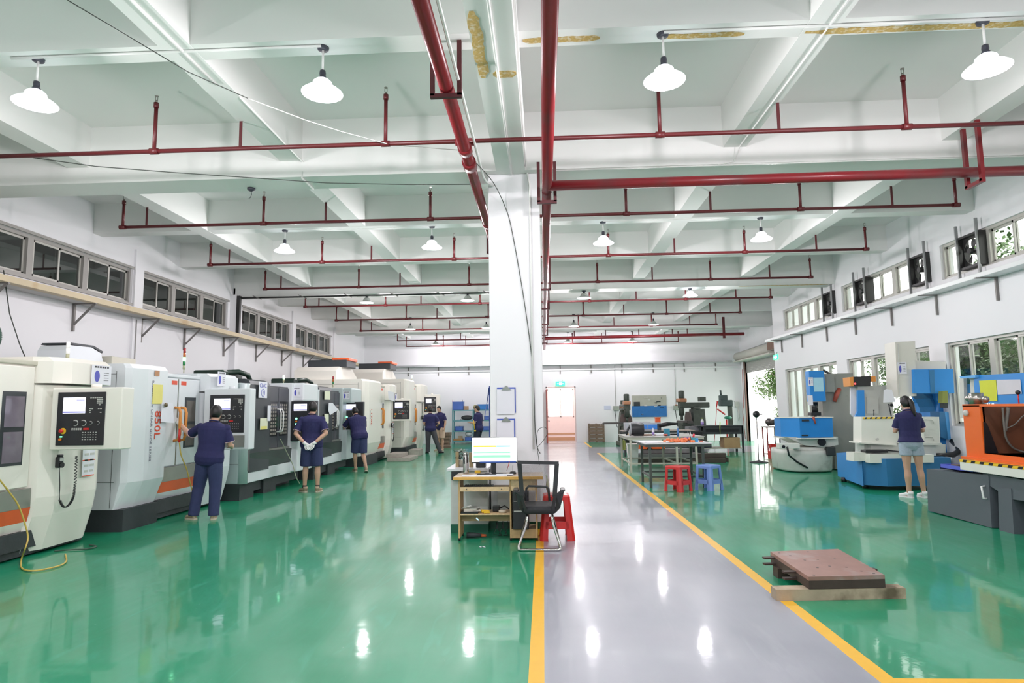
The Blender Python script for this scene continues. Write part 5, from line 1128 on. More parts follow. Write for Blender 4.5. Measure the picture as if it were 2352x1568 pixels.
# counter with white top left of the column
Mcount = mat('white_plaster_counter', (.70, .70, .70), .6, var=.04, scale=3); Mgb = mat('green_painted_skirting', (.008, .12, .07), .4, var=.1)
t = thing('counter', 'low white counter with a green painted foot left of the white column', 'counter', (-.96, 8.4, 0))
b = MB(); b.box(-1.17, -.71, 8.07, 8.95, .1, .75); b.build('body', Mcount, t); b = MB(); b.box(-1.175, -.705, 8.065, 8.955, 0, .1); b.build('green_foot', Mgb, t)
b = MB(); b.box(-1.22, -.70, 8.03, 9.0, .75, .785, .004); b.build('worktop', mat('pale_worktop', (.74, .75, .78), .35, var=.03), t)
b = MB(); b.box(-1.16, -1.04, 8.03, 8.07, .64, .745, .004); b.cyl((-1.10, 8.025, .69), (-1.10, 8.031, .69), .008, n=8); b.build('lock_box', Mpan, t)
b = MB(); b.box(-.70, 0.005, 8.29, 8.3, 0, .1); b.box(0, .006, 8.29, 9.0, 0, .1); struct(b.build('baseboard_column', Mgb))
b = MB(); b.box(-.60, -.05, 8.20, 8.29, .1, .55, .004); tag(b.build('cable_cover', Mcount), 'plain white board standing against the column foot', 'board')
c = W(1073, 1060, z=.785); t = thing('potted_plant', 'small dark green potted plant behind the steel flask', 'plant', (c.x, 8.3, .785))
b = MB(); b.lathe([(.001, .785), (.04, .785), (.05, .87), (.045, .872)], (c.x, 8.3, 0), 16); b.build('pot', Mcream2, t)
b = MB(); random.seed(5)
for k in range(60):
    a = random.uniform(0, 6.28); r_ = random.uniform(.01, .1); z = random.uniform(.9, 1.0); p = V((c.x+r_*math.cos(a), 8.3+r_*math.sin(a), z)); d = V((math.cos(a), math.sin(a), random.uniform(-.4, .6))).normalized()*.035; s_ = V((-math.sin(a), math.cos(a), .1))*.016
    b.quad(p-d, p+s_, p+d, p-s_)
for k in range(8): a = k*.8; b.tube([(c.x, 8.3, .87), (c.x+.05*math.cos(a), 8.3+.05*math.sin(a), .95)], .003, 5)
b.build('leaves', mat('dark_leaf', (.015, .07, .03), .4, var=.4), t)
b = MB(); b.box(-1.13, -1.09, 8.2, 8.24, .785, .98); tag(b.build('wooden_post', Mdin), 'brown wooden upright on the white counter left of the flask', 'post')
b = MB(); b.box(-.95, -.90, 8.15, 8.2, .785, .97); tag(b.build('wooden_post', Mdin), 'brown wooden upright on the white counter below the monitor', 'post')
b = MB(); b.box(-.86, -.74, 8.1, 8.25, .785, .93, .01); tag(b.build('black_box', Mpan), 'small black box on the counter behind the monitor', 'box')
# clipboards on the column
def clipboard(x0, x1, z0, z1, lab, y=8.288):
    t = thing('clipboard', lab, 'clipboard', ((x0+x1)/2, y, z0)); w = x1-x0
    b = MB(); b.box(x0, x1, y, y+.004, z0, z1, .001); b.build('board', mat('blue_clipboard', (.04, .09, .45), .4), t)
    b = MB(); b.box(x0-.004, x1-.015, y-.006, y-.002, z0-.015, z1-.02); b.build('sheet', Mpap, t)
    b = MB(); pr = [(x0+.25*w, z1-.035), (x0+.75*w, z1-.035), (x0+.7*w, z1-.015), (x0+.6*w, z1), (x0+.55*w, z1+.02), (x0+.45*w, z1+.02), (x0+.4*w, z1), (x0+.3*w, z1-.015)]
    b.prism([(x, y-.02, z) for x, z in pr], (0, .016, 0)); b.build('clip', mat('dull_steel_clip', (.25, .28, .25), .35, .8), t)
a, c = W(1142, 948, y=8.28), W(1184, 889, y=8.28); clipboard(a.x, c.x, a.z, c.z, 'upper blue clipboard with white sheets hung on the column')
a, c = W(1142, 1010, y=8.28), W(1183, 961, y=8.28); clipboard(a.x, c.x, a.z-.05, c.z, 'lower blue clipboard hung on the column, partly behind the monitor')
b = MB(); a = W(1126, 885, y=8.4)
b.prism([(-.70, 8.35, 1.82), (-.705, 8.36, 1.05), (-.72, 8.7, 1.05), (-.70, 8.7, 1.82)], (-.006, 0, 0)); b.prism([(-.71, 8.36, 1.80), (-.76, 8.36, 1.42), (-.79, 8.6, 1.42), (-.71, 8.6, 1.80)], (-.003, 0, 0)); tag(b.build('clipboard', [MC['blue_clipboard']]), 'blue board with loose sheets on the left side of the column, seen edge on', 'clipboard')
# office chair
Mmesh = bpy.data.materials.new('black_chair_mesh'); Mmesh.use_nodes = True; n_ = Mmesh.node_tree.nodes; l_ = Mmesh.node_tree.links; bs = n_['Principled BSDF']; bs.inputs['Base Color'].default_value = (.02, .02, .022, 1)
tc_ = n_.new('ShaderNodeTexCoord'); ck = n_.new('ShaderNodeTexChecker'); ck.inputs['Scale'].default_value = 260; l_.new(tc_.outputs['Object'], ck.inputs[0]); mr2 = n_.new('ShaderNodeMapRange'); mr2.inputs[3].default_value = .25; mr2.inputs[4].default_value = .6; l_.new(ck.outputs['Fac'], mr2.inputs[0]); l_.new(mr2.outputs[0], bs.inputs['Alpha'])
Mch = mat('black_chair_plastic', (.03, .031, .036), .4, var=.1); Mchrome = mat('chrome_tube', (.62, .60, .58), .12, 1, var=.03)
t = thing('office_chair', 'black mesh-back office chair on a chrome cantilever frame at the desk', 'chair', (-.06, 7.15, 0))
yb_ = 7.06
def cw(px, py, y): q = W(px, py, y=y); return q
fr = [cw(1200, 1168, yb_+.02), cw(1190, 1140, yb_+.0), cw(1193, 1062, yb_-.06), cw(1279, 1064, yb_-.06), cw(1281, 1140, yb_+.0), cw(1272, 1166, yb_+.02)]
b = MB()
b.bar(fr[2]+V((-.02, 0, .004)), fr[3]+V((.02, 0, .004)), .03, .035); b.bar(fr[2], cw(1199, 1140, yb_), .03, .048, up=(1, 0, 0)); b.bar(fr[3], cw(1274, 1140, yb_), .03, .048, up=(1, 0, 0))
b.bar(cw(1197, 1135, yb_), cw(1208, 1172, yb_+.06), .05, .03, up=(1, 0, 0)); b.bar(cw(1276, 1135, yb_), cw(1268, 1172, yb_+.06), .05, .03, up=(1, 0, 0)); b.build('back_frame', Mch, t)
b = MB(); a, c, d, e = cw(1197, 1068, yb_-.05), cw(1275, 1068, yb_-.05), cw(1272, 1150, yb_+.02), cw(1200, 1150, yb_+.02)
N = 8; g_ = [[a.lerp(c, i/N).lerp(e.lerp(d, i/N), j/N)+V((0, .05*math.sin(math.pi*i/N), 0)) for i in range(N+1)] for j in range(N+1)]
for j in range(N):
    for i in range(N): b.quad(g_[j][i], g_[j][i+1], g_[j+1][i+1], g_[j+1][i])
b.build('back_mesh', Mmesh, t)
b = MB(); b.tube([cw(1208, 1150, yb_+.03), cw(1209, 1122, yb_+.03), cw(1214, 1116, yb_+.03), cw(1255, 1117, yb_+.03), cw(1260, 1122, yb_+.03), cw(1262, 1150, yb_+.03)], .012, 8); b.build('lumbar_loop', Mch, t)
sz = cw(1240, 1165, yb_+.2).z
b = MB(); x0_, x1_ = cw(1201, 1165, yb_+.05).x, cw(1277, 1165, yb_+.05).x
pr = [(x0_+.02, yb_+.03), (x1_-.02, yb_+.03), (x1_+.01, yb_+.1), (x1_+.02, yb_+.42), (x1_-.04, yb_+.5), (x0_+.04, yb_+.5), (x0_-.02, yb_+.42), (x0_-.01, yb_+.1)]
b.loftpoly([[((x-(x0_+x1_)/2)*s_+(x0_+x1_)/2, (y-7.3)*s_+7.3, z) for x, y in pr] for s_, z in ((.9, sz-.05), (1, sz-.03), (1, sz+.015), (.94, sz+.035))], smooth=True); b.build('seat', mat('black_seat_fabric', (.022, .022, .026), .75, bump=.2), t)
for s_, xx in ((-1, x0_-.03), (1, x1_+.03)):
    b = MB(); X_ = xx-s_*.03; q5 = [(X_+s_*.005, yb_+.03, sz+.16), (X_+s_*.07, yb_+.03, sz+.20), (X_+s_*.085, yb_+.16, sz+.195), (X_+s_*.085, yb_+.38, sz+.19), (X_+s_*.07, yb_+.40, sz+.12), (X_+s_*.03, yb_+.34, sz-.02), (X_-s_*.01, yb_+.18, sz-.03)]
    for p_, r_ in zip(q5, q5[1:]): b.bar(p_, r_, .045, .022)
    b.prism([(X_, yb_+.02, sz+.15), (X_+s_*.065, yb_+.02, sz+.19), (X_+s_*.05, yb_+.05, sz+.03), (X_+s_*.0, yb_+.08, sz-.04)], (0, .016, 0)); b.build('armrest', Mch, t)
zf = .014; xa_, xb_ = W(1189, 1262, z=zf).x, W(1289, 1258, z=zf).x; y_ = W(1187, 1262, z=zf).y
b = MB()
b.tube([(x0_+.05, y_+.06, sz-.06), (x0_+.03, y_+.05, .25), (xa_+.01, y_+.01, .05), (xa_+.008, y_+.0, .02), (xa_+.03, y_-.01, zf), (xb_-.03, y_-.01, zf), (xb_-.008, y_, .02), (xb_-.01, y_+.01, .05), (x1_-.03, y_+.05, .25), (x1_-.05, y_+.06, sz-.06)], .0135, 10)
b.tube([(xa_+.01, y_, zf+.005), (xa_+.01, y_+.42, zf+.005), (x0_+.05, y_+.46, sz-.06)], .0125, 10); b.tube([(xb_-.01, y_, zf+.005), (xb_-.01, y_+.42, zf+.005), (x1_-.05, y_+.46, sz-.06)], .0125, 10); b.build('cantilever_frame', Mchrome, t)
# plastic stools
def stool(name_, c, rz, h, wt, wb, m, lab):
    t = thing(name_, lab, 'stool', (c[0], c[1], 0)); old = MB(); M = Matrix.Translation(V((c[0], c[1], 0))) @ Matrix.Rotation(rz, 4, 'Z')
    def hw(z): return wb+(wt-wb)*(z/h)
    b = MB(); b.xf = M
    def sq(w, z, ch=.16): k = w*ch; return [(-w+k, -w, z), (w-k, -w, z), (w, -w+k, z), (w, w-k, z), (w-k, w, z), (-w+k, w, z), (-w, w-k, z), (-w, -w+k, z)]
    b.loftpoly([sq(hw(h-.06), h-.06), sq(hw(h-.02)+.002, h-.02), sq(wt-.006, h-.005), sq(wt-.03, h)]); b.build('seat', m, t)
    for sx in (-1, 1):
        for sy in (-1, 1):
            b = MB(); b.xf = M; lw = .30; ring = []
            for z in (0, .03, h*.25, h*.6, h-.05):
                w = hw(z); L_ = w*(.46 if z > .02 else .48); th = .012; k = w*.16
                q = [(w-L_, w), (w-k, w), (w, w-k), (w, w-L_), (w-th, w-L_), (w-th, w-k), (w-k, w-th), (w-L_, w-th)]
                ring.append([(sx*x, sy*y, z) for x, y in q])
            b.loftpoly(ring); b.build('leg', m, t)
    b = MB(); b.xf = M
    for z0, z1 in ((h*.26, h*.42),):
        for k in range(4):
            R = Matrix.Rotation(k*math.pi/2, 4, 'Z'); b.xf = M @ R; w0, w1 = hw(z0), hw(z1)
            b.prism([(-w0*.72, -w0, z0), (-w0*.62, -w0, z0+.0), (w0*.62, -w0, z0), (w0*.72, -w0, z0), (w1*.72, -w1, z1), (-w1*.72, -w1, z1)], (0, .01, 0))
    b.build('stretcher_band', m, t); return t
Mrs = mat('red_stool_plastic', (.60, .018, .016), .28, var=.04); Mrs2 = mat('coral_stool_plastic', (.66, .05, .05), .32, var=.04); Mbs = mat('light_blue_stool_plastic', (.20, .32, .72), .3, var=.05)
stool('plastic_stool', (.135, 7.72), .02, .51, .15, .205, Mrs, 'tall red plastic stool behind the office chair')
stool('plastic_stool', (2.44, 12.0), math.pi/4-.05, .455, .165, .195, Mrs2, 'red plastic stool in front of the near work table')
stool('plastic_stool', (3.03, 12.13), math.pi/4-.12, .455, .165, .195, Mbs, 'light blue plastic stool in front of the near work table')
# red flag bundle at desk right (small green bag hanging)
b = MB(); b.tube([(.02, 7.8, .72), (.035, 7.8, .66), (.03, 7.8, .58), (.05, 7.8, .5)], [.006, .01, .02, .012], 8); tag(b.build('cloth_rag', mat('pale_green_rag', (.45, .5, .35), .8)), 'pale green rag hanging at the right end of the desk', 'rag')

# ---------------------------------------------------------------- work tables
Mtg = mat('dark_green_table_steel', (.07, .09, .08), .5, .3, var=.2); Mtc = mat('chipped_cream_table_steel', (.5, .5, .42), .55, var=.2, dirt=(.2, .2, .15), dscale=8, damt=.6)
Mttop = mat('grimy_table_top', (.42, .40, .38), .5, var=.2, scale=8)
def table(lab, x0, x1, y0, y1, h, m, mt, leg=.045, edge=.05, low=None, legs_x=None):
    t = thing('work_table', lab, 'table', ((x0+x1)/2, (y0+y1)/2, 0))
    b = MB(); b.box(x0, x1, y0, y1, h-.02, h, .003); b.build('tabletop', mt, t)
    b = MB()
    for y in (y0+.01, y1-.04): b.box(x0+.02, x1-.02, y, y+.03, h-.02-edge, h-.02)
    for x in (x0+.02, x1-.05): b.box(x, x+.03, y0+.02, y1-.02, h-.02-edge, h-.02)
    b.build('apron', m, t)
    for x in (legs_x or (x0+.05, x1-.05)):
        for y in (y0+.04, y1-.04): b = MB(); b.box(x-leg/2, x+leg/2, y-leg/2, y+leg/2, 0, h-.02); b.build('leg', m, t)
    if low:
        b = MB(); lx = (legs_x or (x0+.05, x1-.05))
        for y in (y0+.04, y1-.04): b.box(lx[0], lx[-1], y-.015, y+.015, low, low+.035)
        for x in lx: b.box(x-.015, x+.015, y0+.04, y1-.04, low, low+.035)
        b.build('stretcher', m, t)
    return t
table('dark green steel work table nearest the viewer, with a white top', 1.92, 3.2, 12.4, 13.5, .835, Mtg, mat('pale_table_top', (.62, .62, .64), .4, var=.08), low=.19, legs_x=(2.02, 3.02))
table('chipped cream steel work table behind the nearer one', 1.95, 3.75, 15.2, 17.0, .84, Mtc, Mttop, low=.2, legs_x=(2.03, 3.1, 3.55))
MT = mat
def on(px, py, z): return W(px, py, z=z)
def put(kind, lab, cat, px, py, z, fn, group=None):
    c = W(px, py, z=z); b = MB(); m = fn(b, c); return tag(b.build(kind, m), lab, cat, group)
z1 = .836
c = W(1478, 1014, z=z1)
b = MB(); b.cbox((2.22, 12.7, z1+.004), (.5, .34, .006), (0, 0, .1)); tag(b.build('paper_sheet', Mpap), 'large white sheet on the left of the near work table', 'paper')
b = MB(); b.cbox((2.36, 12.62, z1+.012), (.3, .16, .006), (0, 0, -.25)); tag(b.build('manila_sheet', mat('cream_paper', (.75, .68, .5), .7)), 'cream paper sheet lying over the white one on the near table', 'paper')
# orange injection parts scattered on the near table: individually placed
Morp = mat('orange_moulded_plastic', (.85, .22, .08), .35, var=.1); Morp2 = mat('pale_orange_plastic', (.85, .5, .35), .4)
random.seed(11); k_ = 0
b = MB(); b.lathe([(.001, 0), (.028, 0), (.03, .02), (.022, .045), (.018, .045), (.02, .02)], (0, 0, 0), 12); cap0 = tag(b.build('plastic_fitting', Morp), 'small orange moulded fitting in the heap on the near work table', 'plastic fitting', 'orange fittings heaped on the near table')
for i in range(44):
    o = cap0 if i == 0 else cap0.copy()
    if i: C.objects.link(o)
    if i % 5 == 4: o.data = o.data.copy() if False else o.data
    o.location = (2.35+.62*random.random()**.8, 12.62+random.uniform(0, .34), z1+random.choice((0, 0, .03))); o.rotation_euler = (random.choice((0, 1.57, .5)), 0, random.uniform(0, 6)); 
    if o.rotation_euler[0] > 1: o.location.z += .028
def boxo(name, lab, cat, px, w, d, h, m, y=12.7, z=z1, rz=0, py=1012):
    c = W(px, py, y=y); b = MB(); b.cbox((c.x, y, z+h/2+.001), (w, d, h), (0, 0, rz), .004); return tag(b.build(name, m), lab, cat)
t = thing('paper_box', 'white and purple cardboard box at the right of the near work table', 'box', (W(1578, 1010, y=12.8).x, 12.8, z1))
cx_ = ORG[t.name].x
b = MB(); b.box(cx_-.06, cx_+.06, 12.74, 12.86, z1, z1+.085, .003); bo = b.build('carton', Mpap, t); b = MB(); b.box(cx_-.061, cx_+.061, 12.738, 12.862, z1+.07, z1+.086); b.box(cx_-.062, cx_-.045, 12.738, 12.862, z1, z1+.086); b.build('purple_edge', mat('purple_print', (.25, .05, .35), .5), t)
boxo('teal_box', 'open teal box right of the white and purple box', 'box', 1592, .08, .1, .09, mat('teal_card', (.05, .32, .4), .5)); boxo('blue_box', 'small blue box beside the teal box on the near table', 'box', 1600, .045, .08, .08, mat('sky_blue_card', (.05, .3, .65), .5))
c = W(1592, 1000, y=12.7); b = MB(); b.cyl((c.x, 12.7, z1+.09), (c.x+.02, 12.7, z1+.16), .018, n=12); tag(b.build('red_marker', mat('bright_red_plastic', (.85, .05, .08), .4)), 'red marker standing in the teal box', 'marker')
for q, dx in enumerate((-.03, -.045, -.06)):
    b = MB(); b.cyl((c.x+dx, 12.72, z1+.08), (c.x+dx*1.6, 12.72, z1+.2), .004, n=6); tag(b.build('pen', [Mpap, Mblk, Mpap][q]), ['white pen in the teal box, most upright', 'black pen in the teal box', 'white pen in the teal box, leaning farthest left'][q], 'pen')
boxo('rust_tin', 'small rust coloured tin near the right edge of the near table', 'tin', 1610, .07, .05, .03, mat('rust_red', (.5, .15, .1), .6)); 
b = MB(); b.cbox((3.02, 12.6, z1+.003), (.25, .2, .004), (0, 0, .2)); tag(b.build('paper_sheet', Mpap), 'white paper at the right end of the near work table', 'paper')
def bottle(px, ybase, h, r, m, m2, lab, z=.842, name='spray_bottle', y=15.6):
    c = W(px, 990, y=y); t = thing(name, lab, 'bottle', (c.x, y, z))
    b = MB(); b.lathe([(.001, z), (r, z), (r, z+h*.62), (r*.5, z+h*.75), (r*.42, z+h*.85)], (c.x, y, 0), 16); b.build('bottle_body', m, t)
    b = MB(); b.lathe([(r*.5, z+h*.83), (r*.45, z+h*.95), (r*.1, z+h)], (c.x, y, 0), 12); b.build('cap', m2, t)
    b = MB(); b.lathe([(r*1.01, z+h*.15), (r*1.01, z+h*.5)], (c.x, y, 0), 16); b.build('printed_label', m if m is not Mpap else mat('purple_label', (.35, .25, .6), .5), t)
bottle(1500, 0, .19, .033, Mpap, Mpap, 'white plastic bottle with a purple label on the cream table')
bottle(1557, 0, .23, .026, mat('blue_can', (.06, .2, .5), .3), Mpap, 'blue spray can with a white cap on the right of the cream table', name='spray_can', y=15.3)
boxo('teal_jug', 'teal plastic jug on the cream work table', 'jug', 1532, .13, .12, .17, mat('teal_plastic', (.03, .25, .36), .4), 15.6, .842)
t = thing('black_motor', 'big black drum-shaped motor lying on the cream work table', 'motor', (W(1465, 990, y=15.8).x, 15.8, .842)); c = ORG[t.name]
b = MB(); b.lathe([(.02, -.19), (.14, -.18), (.15, -.15), (.15, .12), (.13, .14), (.02, .15)], (c.x, c.y, c.z+.16), 28, axis='x'); b.build('drum', Mch, t); b = MB(); b.lathe([(.155, -.21), (.16, -.20), (.155, -.17), (.12, -.17)], (c.x, c.y, c.z+.16), 28, axis='x'); b.build('end_ring', mat('grey_ring', (.4, .42, .45), .4), t)
b = MB(); b.tube([(c.x-.2, c.y-.1, c.z+.25), (c.x-.26, c.y-.15, c.z+.16), (c.x-.3, c.y-.15, c.z+.02)], [.02, .03, .02], 8); b.box(c.x-.1, c.x+.1, c.y-.08, c.y+.08, c.z, c.z+.05); b.build('bracket', Mblk, t)
for i, (px, w, m, lab) in enumerate(((1490, .3, MT('brown_scrap', (.3, .18, .13), .7), 'brown tray of scrap on the cream table'), (1512, .36, Mpap, 'white papers on the cream work table'), (1545, .2, Mblk, 'black pouch on the cream work table'), (1455, .2, MT('beige_pad', (.55, .42, .22), .7), 'beige pad at the left of the cream table'))): boxo('desk_item', lab, 'item', px, w, .3, .03, m, 15.9+.15*i, .842, .1*i).name = ['scrap_tray', 'paper_pile', 'black_pouch', 'beige_pad'][i]
b = MB(); b.lathe([(.05, -.02), (.055, 0), (.05, .02), (.04, 0)], (2.9, 15.5, .87), 16, axis='z'); tag(b.build('cord_coil', mat('red_cord', (.6, .1, .05), .5)), 'coil of red cord on the cream table', 'cord')
# bin, crates and timber beneath
t = thing('waste_bin', 'white plastic bin standing under the cream work table', 'bin', (2.38, 17.3, 0)); c = W(1453, 1040, y=17.3)
t.location.x = c.x; ORG[t.name] = V((c.x, 17.3, 0))
b = MB(); b.loftpoly([[(c.x-w, 17.3-w, z), (c.x+w, 17.3-w, z), (c.x+w, 17.3+w, z), (c.x-w, 17.3+w, z)] for w, z in ((.11, 0.0), (.145, .56))]); b.build('tub', Mwhite, t); b = MB(); b.box(c.x-.155, c.x+.155, 17.14, 17.46, .54, .57, .005); b.build('rim', Mwhite, t)
b = MB(); b.box(2.02, 3.55, 15.3, 16.9, .2, .21); 
pl = thing('timber_stack', 'stack of dark oily timber beams on the floor behind the near table', 'timber', (3.6, 18.2, 0))
for i, (x0, x1, y, z, m) in enumerate(((2.4, 4.95, 18.0, 0, 0), (2.5, 5.1, 18.25, 0, 0), (2.55, 4.2, 18.0, .13, 1), (2.5, 4.3, 18.3, .13, 1), (3.7, 5.0, 18.1, .13, 0), (2.75, 4.1, 18.15, .26, 1))):
    b = MB(); b.box(x0, x1, y-.1, y+.1, z, z+.12, .006); b.build('beam', [MT('dark_timber', (.07, .055, .045), .8, var=.4, scale=5), MT('grey_steel_slab', (.2, .19, .19), .6, var=.3)][m], pl)
b.bm if False else None
for i, (px, lab) in enumerate(((1475, 'orange crate, left one on the timber stack'), (1505, 'orange crate with clutter, right one on the timber stack'))):
    c = W(px, 1032, y=18.15); z = .385; b = MB(); w = .24
    b.box(c.x-w, c.x+w, 18.0, 18.32, z, z+.02)
    for s_ in (-1, 1): b.box(c.x+s_*w-.01, c.x+s_*w+.01, 18.0, 18.32, z, z+.14+.05*i); b.box(c.x-w, c.x+w, 18.16+s_*.15, 18.18+s_*.15, z, z+.14+.05*i)
    tag(b.build('plastic_crate', mat('orange_crate', (.85, .14, .02), .4)), lab, 'crate')
b = MB(); c = W(1430, 1015, y=17.2); b.cbox((c.x, 17.03, .55), (.1, .06, .25), (0, 0, 0), .01); b.bar((c.x, 17.03, .67), (c.x, 16.99, .80), .01); tag(b.build('yellow_bag', mat('yellow_green_bag', (.65, .65, .2), .7)), 'yellow bag hanging at the left of the cream table', 'bag')
# long blue tool cabinet on a bench behind
t = table('brown edged bench behind the cream table carrying a long blue tool box', 2.5, 4.75, 20.4, 21.4, .80, Mbase, MT('brown_bench_top', (.35, .28, .25), .6), low=.25)
t = thing('tool_chest', 'long blue and grey tool chest on the brown bench', 'tool chest', (3.6, 20.9, .8))
a, c = W(1437, 990, y=20.6), W(1518, 970, y=20.6)
b = MB(); b.box(a.x, c.x, 20.6, 21.1, .8, c.z, .01); b.build('chest_body', MT('grey_chest', (.42, .45, .5), .4), t); b = MB()
for k in range(3): b.box(a.x+.1+k*(c.x-a.x-.2)/3, a.x+.08+(k+1)*(c.x-a.x-.2)/3, 20.585, 20.6, .84, c.z-.06, .006)
b.build('drawer_front', MT('bright_blue_drawer', (.05, .25, .75), .35), t)
b = MB(); b.box(c.x-.12, c.x, 20.58, 20.6, .8, c.z-.03); b.build('dark_end', Mchar, t)
zc9 = W(1518, 970, y=20.6).z; c = W(1515, 965, y=20.8); b = MB(); b.cbox((c.x-.06, 20.8, zc9+.07), (.15, .15, .14), (0, 0, .1), .01); b.cbox((c.x-.06, 20.8, zc9+.15), (.18, .17, .03), (0, 0, .1), .005); tag(b.build('orange_bucket', Mor), 'orange container on top of the long tool chest', 'container')
c = W(1535, 975, y=20.6); b = MB(); b.tube([(c.x-.3, 20.6, c.z-.03), (c.x-.05, 20.6, c.z+.02), (c.x+.3, 20.6, c.z+.03)], [.06, .07, .03], 8); b.box(c.x+.27, c.x+.29, 20.55, 20.6, .8, c.z+.04); tag(b.build('clamp_tool', Mblk), 'black clamp arm at the right end of the tool chest', 'tool')
# black steel machine bench right
t = thing('steel_bench', 'black oily steel bench with a carton on its lower shelf by the roller door', 'bench', (5.9, 22.1, 0))
bx0, bx1, by0, by1 = 5.2, 6.62, 21.65, 22.45
b = MB(); b.box(bx0-.1, bx1, by0, by1, .86, .90); b.box(bx0+.1, bx1-.02, by0, by1, .62, .88, .01); b.build('trough', Mbase, t)
b = MB(); b.box(bx0+.18, bx1-.14, by0-.006, by0, .70, .8); b.build('trough_slot', Mblk, t)
for x in (bx0, bx1-.03):
    for y in (by0+.03, by1-.03): b = MB(); b.box(x-.03, x+.03, y-.03, y+.03, 0, .88); b.build('leg', Mbase, t)
b = MB(); b.box(bx0, bx1, by0, by1, .14, .17); b.build('lower_shelf', Mtc, t)
b = MB(); b.box(bx0-.35, bx0+.05, by0+.1, by1-.1, .74, .87, .01); b.build('grey_tray', mat('grey_tray_metal', (.17, .17, .19), .5), t)
b = MB(); b.box(5.98, 6.50, 21.7, 22.2, .171, .50, .005); b.box(6.02, 6.48, 21.695, 21.70, .20, .25); tag(b.build('carton_box', [mat('kraft_card', (.42, .28, .14), .75, var=.15)]), 'brown cardboard carton on the lower shelf of the black bench', 'box')
b = MB(); b.cbox((5.35, 22.0, .22), (.45, .4, .09), (0, 0, .2), .02); tag(b.build('dark_cloth_pile', mat('navy_cloth', (.03, .04, .07), .9)), 'dark folded cloth on the lower shelf of the black bench', 'cloth')
bottle(1614, 0, .30, .05, Mpap, MT('green_cap', (.2, .3, .1), .5), 'white bottle with a green spout on the grey tray of the black bench', z=.871, y=21.9)
c = W(1653, 975, y=21.7); b = MB(); b.tube([(c.x, 21.64, c.z+.08), (c.x-.02, 21.62, c.z-.1), (c.x-.03, 21.6, .5)], [.02, .012, .004], 8); tag(b.build('lime_brush', mat('lime_plastic', (.6, .8, .25), .5)), 'pale lime brush hanging at the front of the black bench', 'brush')
c = W(1590, 1000, y=21.2); b = MB(); b.box(c.x-.12, c.x+.30, 21.0, 21.4, .42, .74, .02); b.box(c.x-.1, c.x+.25, 21.05, 21.35, 0, .42); tag(b.build('black_bin', Mblk), 'black bin standing left of the black steel bench', 'bin')
# ---------------------------------------------------------------- back wall area: knee mills, drill, rack, pallets
Mmill = mat('olive_mill_paint', (.05, .065, .05), .5, var=.4, scale=8, bump=.1); Mmills = mat('brown_way_cover', (.13, .10, .09), .8, var=.3, scale=12); Mcop = mat('copper_brass_parts', (.45, .22, .12), .4, .5)
def mill(lab, px, y, s, rz, mirror=1, table_w=1.3):
    c = W(px, 1010, y=y); t = thing('milling_machine', lab, 'machine', (c.x, y, 0)); M = Matrix.Translation(V((c.x, y, 0))) @ Matrix.Rotation(rz, 4, 'Z') @ Matrix.Scale(s, 4)
    def part(nm, fn, m):
        b = MB(); b.xf = M; fn(b); return b.build(nm, m, t)
    part('base', lambda b: (b.box(-.35, .35, -.55, .55, 0, .18, .03), b.lathe([(.3, .18), (.26, .3), (.25, .5)], (0, .15, 0), 20)), Mmill)
    part('column', lambda b: b.loftpoly([[(-w, .0, z), (w, .0, z), (w, .5, z), (-w, .5, z)] for w, z in ((.27, .15), (.25, .7), (.2, 1.2), (.17, 1.45))]), Mmill)
    part('knee', lambda b: (b.box(-.2, .2, -.5, .05, .55, .85, .03), b.cyl((0, -.3, .18), (0, -.3, .6), .05, n=12)), Mmill)
    part('way_cover', lambda b: b.prism([(-.17, -.16, 1.35), (.17, -.16, 1.35), (.26, -.16, 1.15), (.27, -.16, .95), (-.27, -.16, .95), (-.26, -.16, 1.15)], (0, .05, 0)), Mmills)
    part('saddle', lambda b: b.box(-.28, .28, -.5, 0, .82, .93, .02), Mmill)
    part('table', lambda b: (b.box(-table_w/2, table_w/2, -.42, -.16, .92, 1.0, .008), b.box(-table_w/2-.05, -table_w/2, -.4, -.18, .90, .98), b.box(table_w/2, table_w/2+.05, -.4, -.18, .90, .98)), mat('dark_table_iron', (.09, .085, .08), .4, .4, var=.2))
    hw_ = part('table_handle', lambda b: (b.cyl((-table_w/2-.05, -.29, .94), (-table_w/2-.12, -.29, .94), .02, n=8), b.bar((-table_w/2-.12, -.29, .84), (-table_w/2-.12, -.29, 1.04), .02)), Mkey)
    part('turret', lambda b: b.lathe([(.19, 1.42), (.19, 1.52), (.15, 1.56)], (0, .2, 0), 20), Mmill)
    part('ram', lambda b: (b.box(-.13, .13, -.4, .75, 1.5, 1.72, .03)), Mmill)
    part('head', lambda b: (b.cyl((0, -.4, 1.2), (0, -.4, 1.75), .11, n=18), b.cyl((0, -.4, 1.02), (0, -.4, 1.22), .05, n=12), b.box(-.14, .14, -.5, -.25, 1.5, 1.75, .03)), Mmill)
    part('belt_housing', lambda b: b.box(-.15, .15, -.56, -.22, 1.73, 1.88, .03), Mcop if mirror > 0 else Mmill)
    part('motor', lambda b: b.lathe([(.10, 1.86), (.12, 1.9), (.12, 2.14), (.10, 2.18), (.02, 2.19)], (0, -.38, 0), 20), Mmill)
    part('feed_lever', lambda b: (b.tube([(-.11, -.45, 1.6), (-.26, -.5, 1.62)], .012, 6), b.ell((-.28, -.5, 1.62), (.035,)*3, 8, 6)), Mcop)
    part('control_box', lambda b: b.box(-.1, .12, .35, .6, 1.75, 1.93, .01), Mmill)
    return t
mill('tall knee milling machine with a long table left of the wall board', 1438, 26.6, .96, .05, 1, 1.95)
mill('olive knee milling machine turned sideways right of the wall board', 1590, 25.8, 1.0, -1.35, 1, .95)
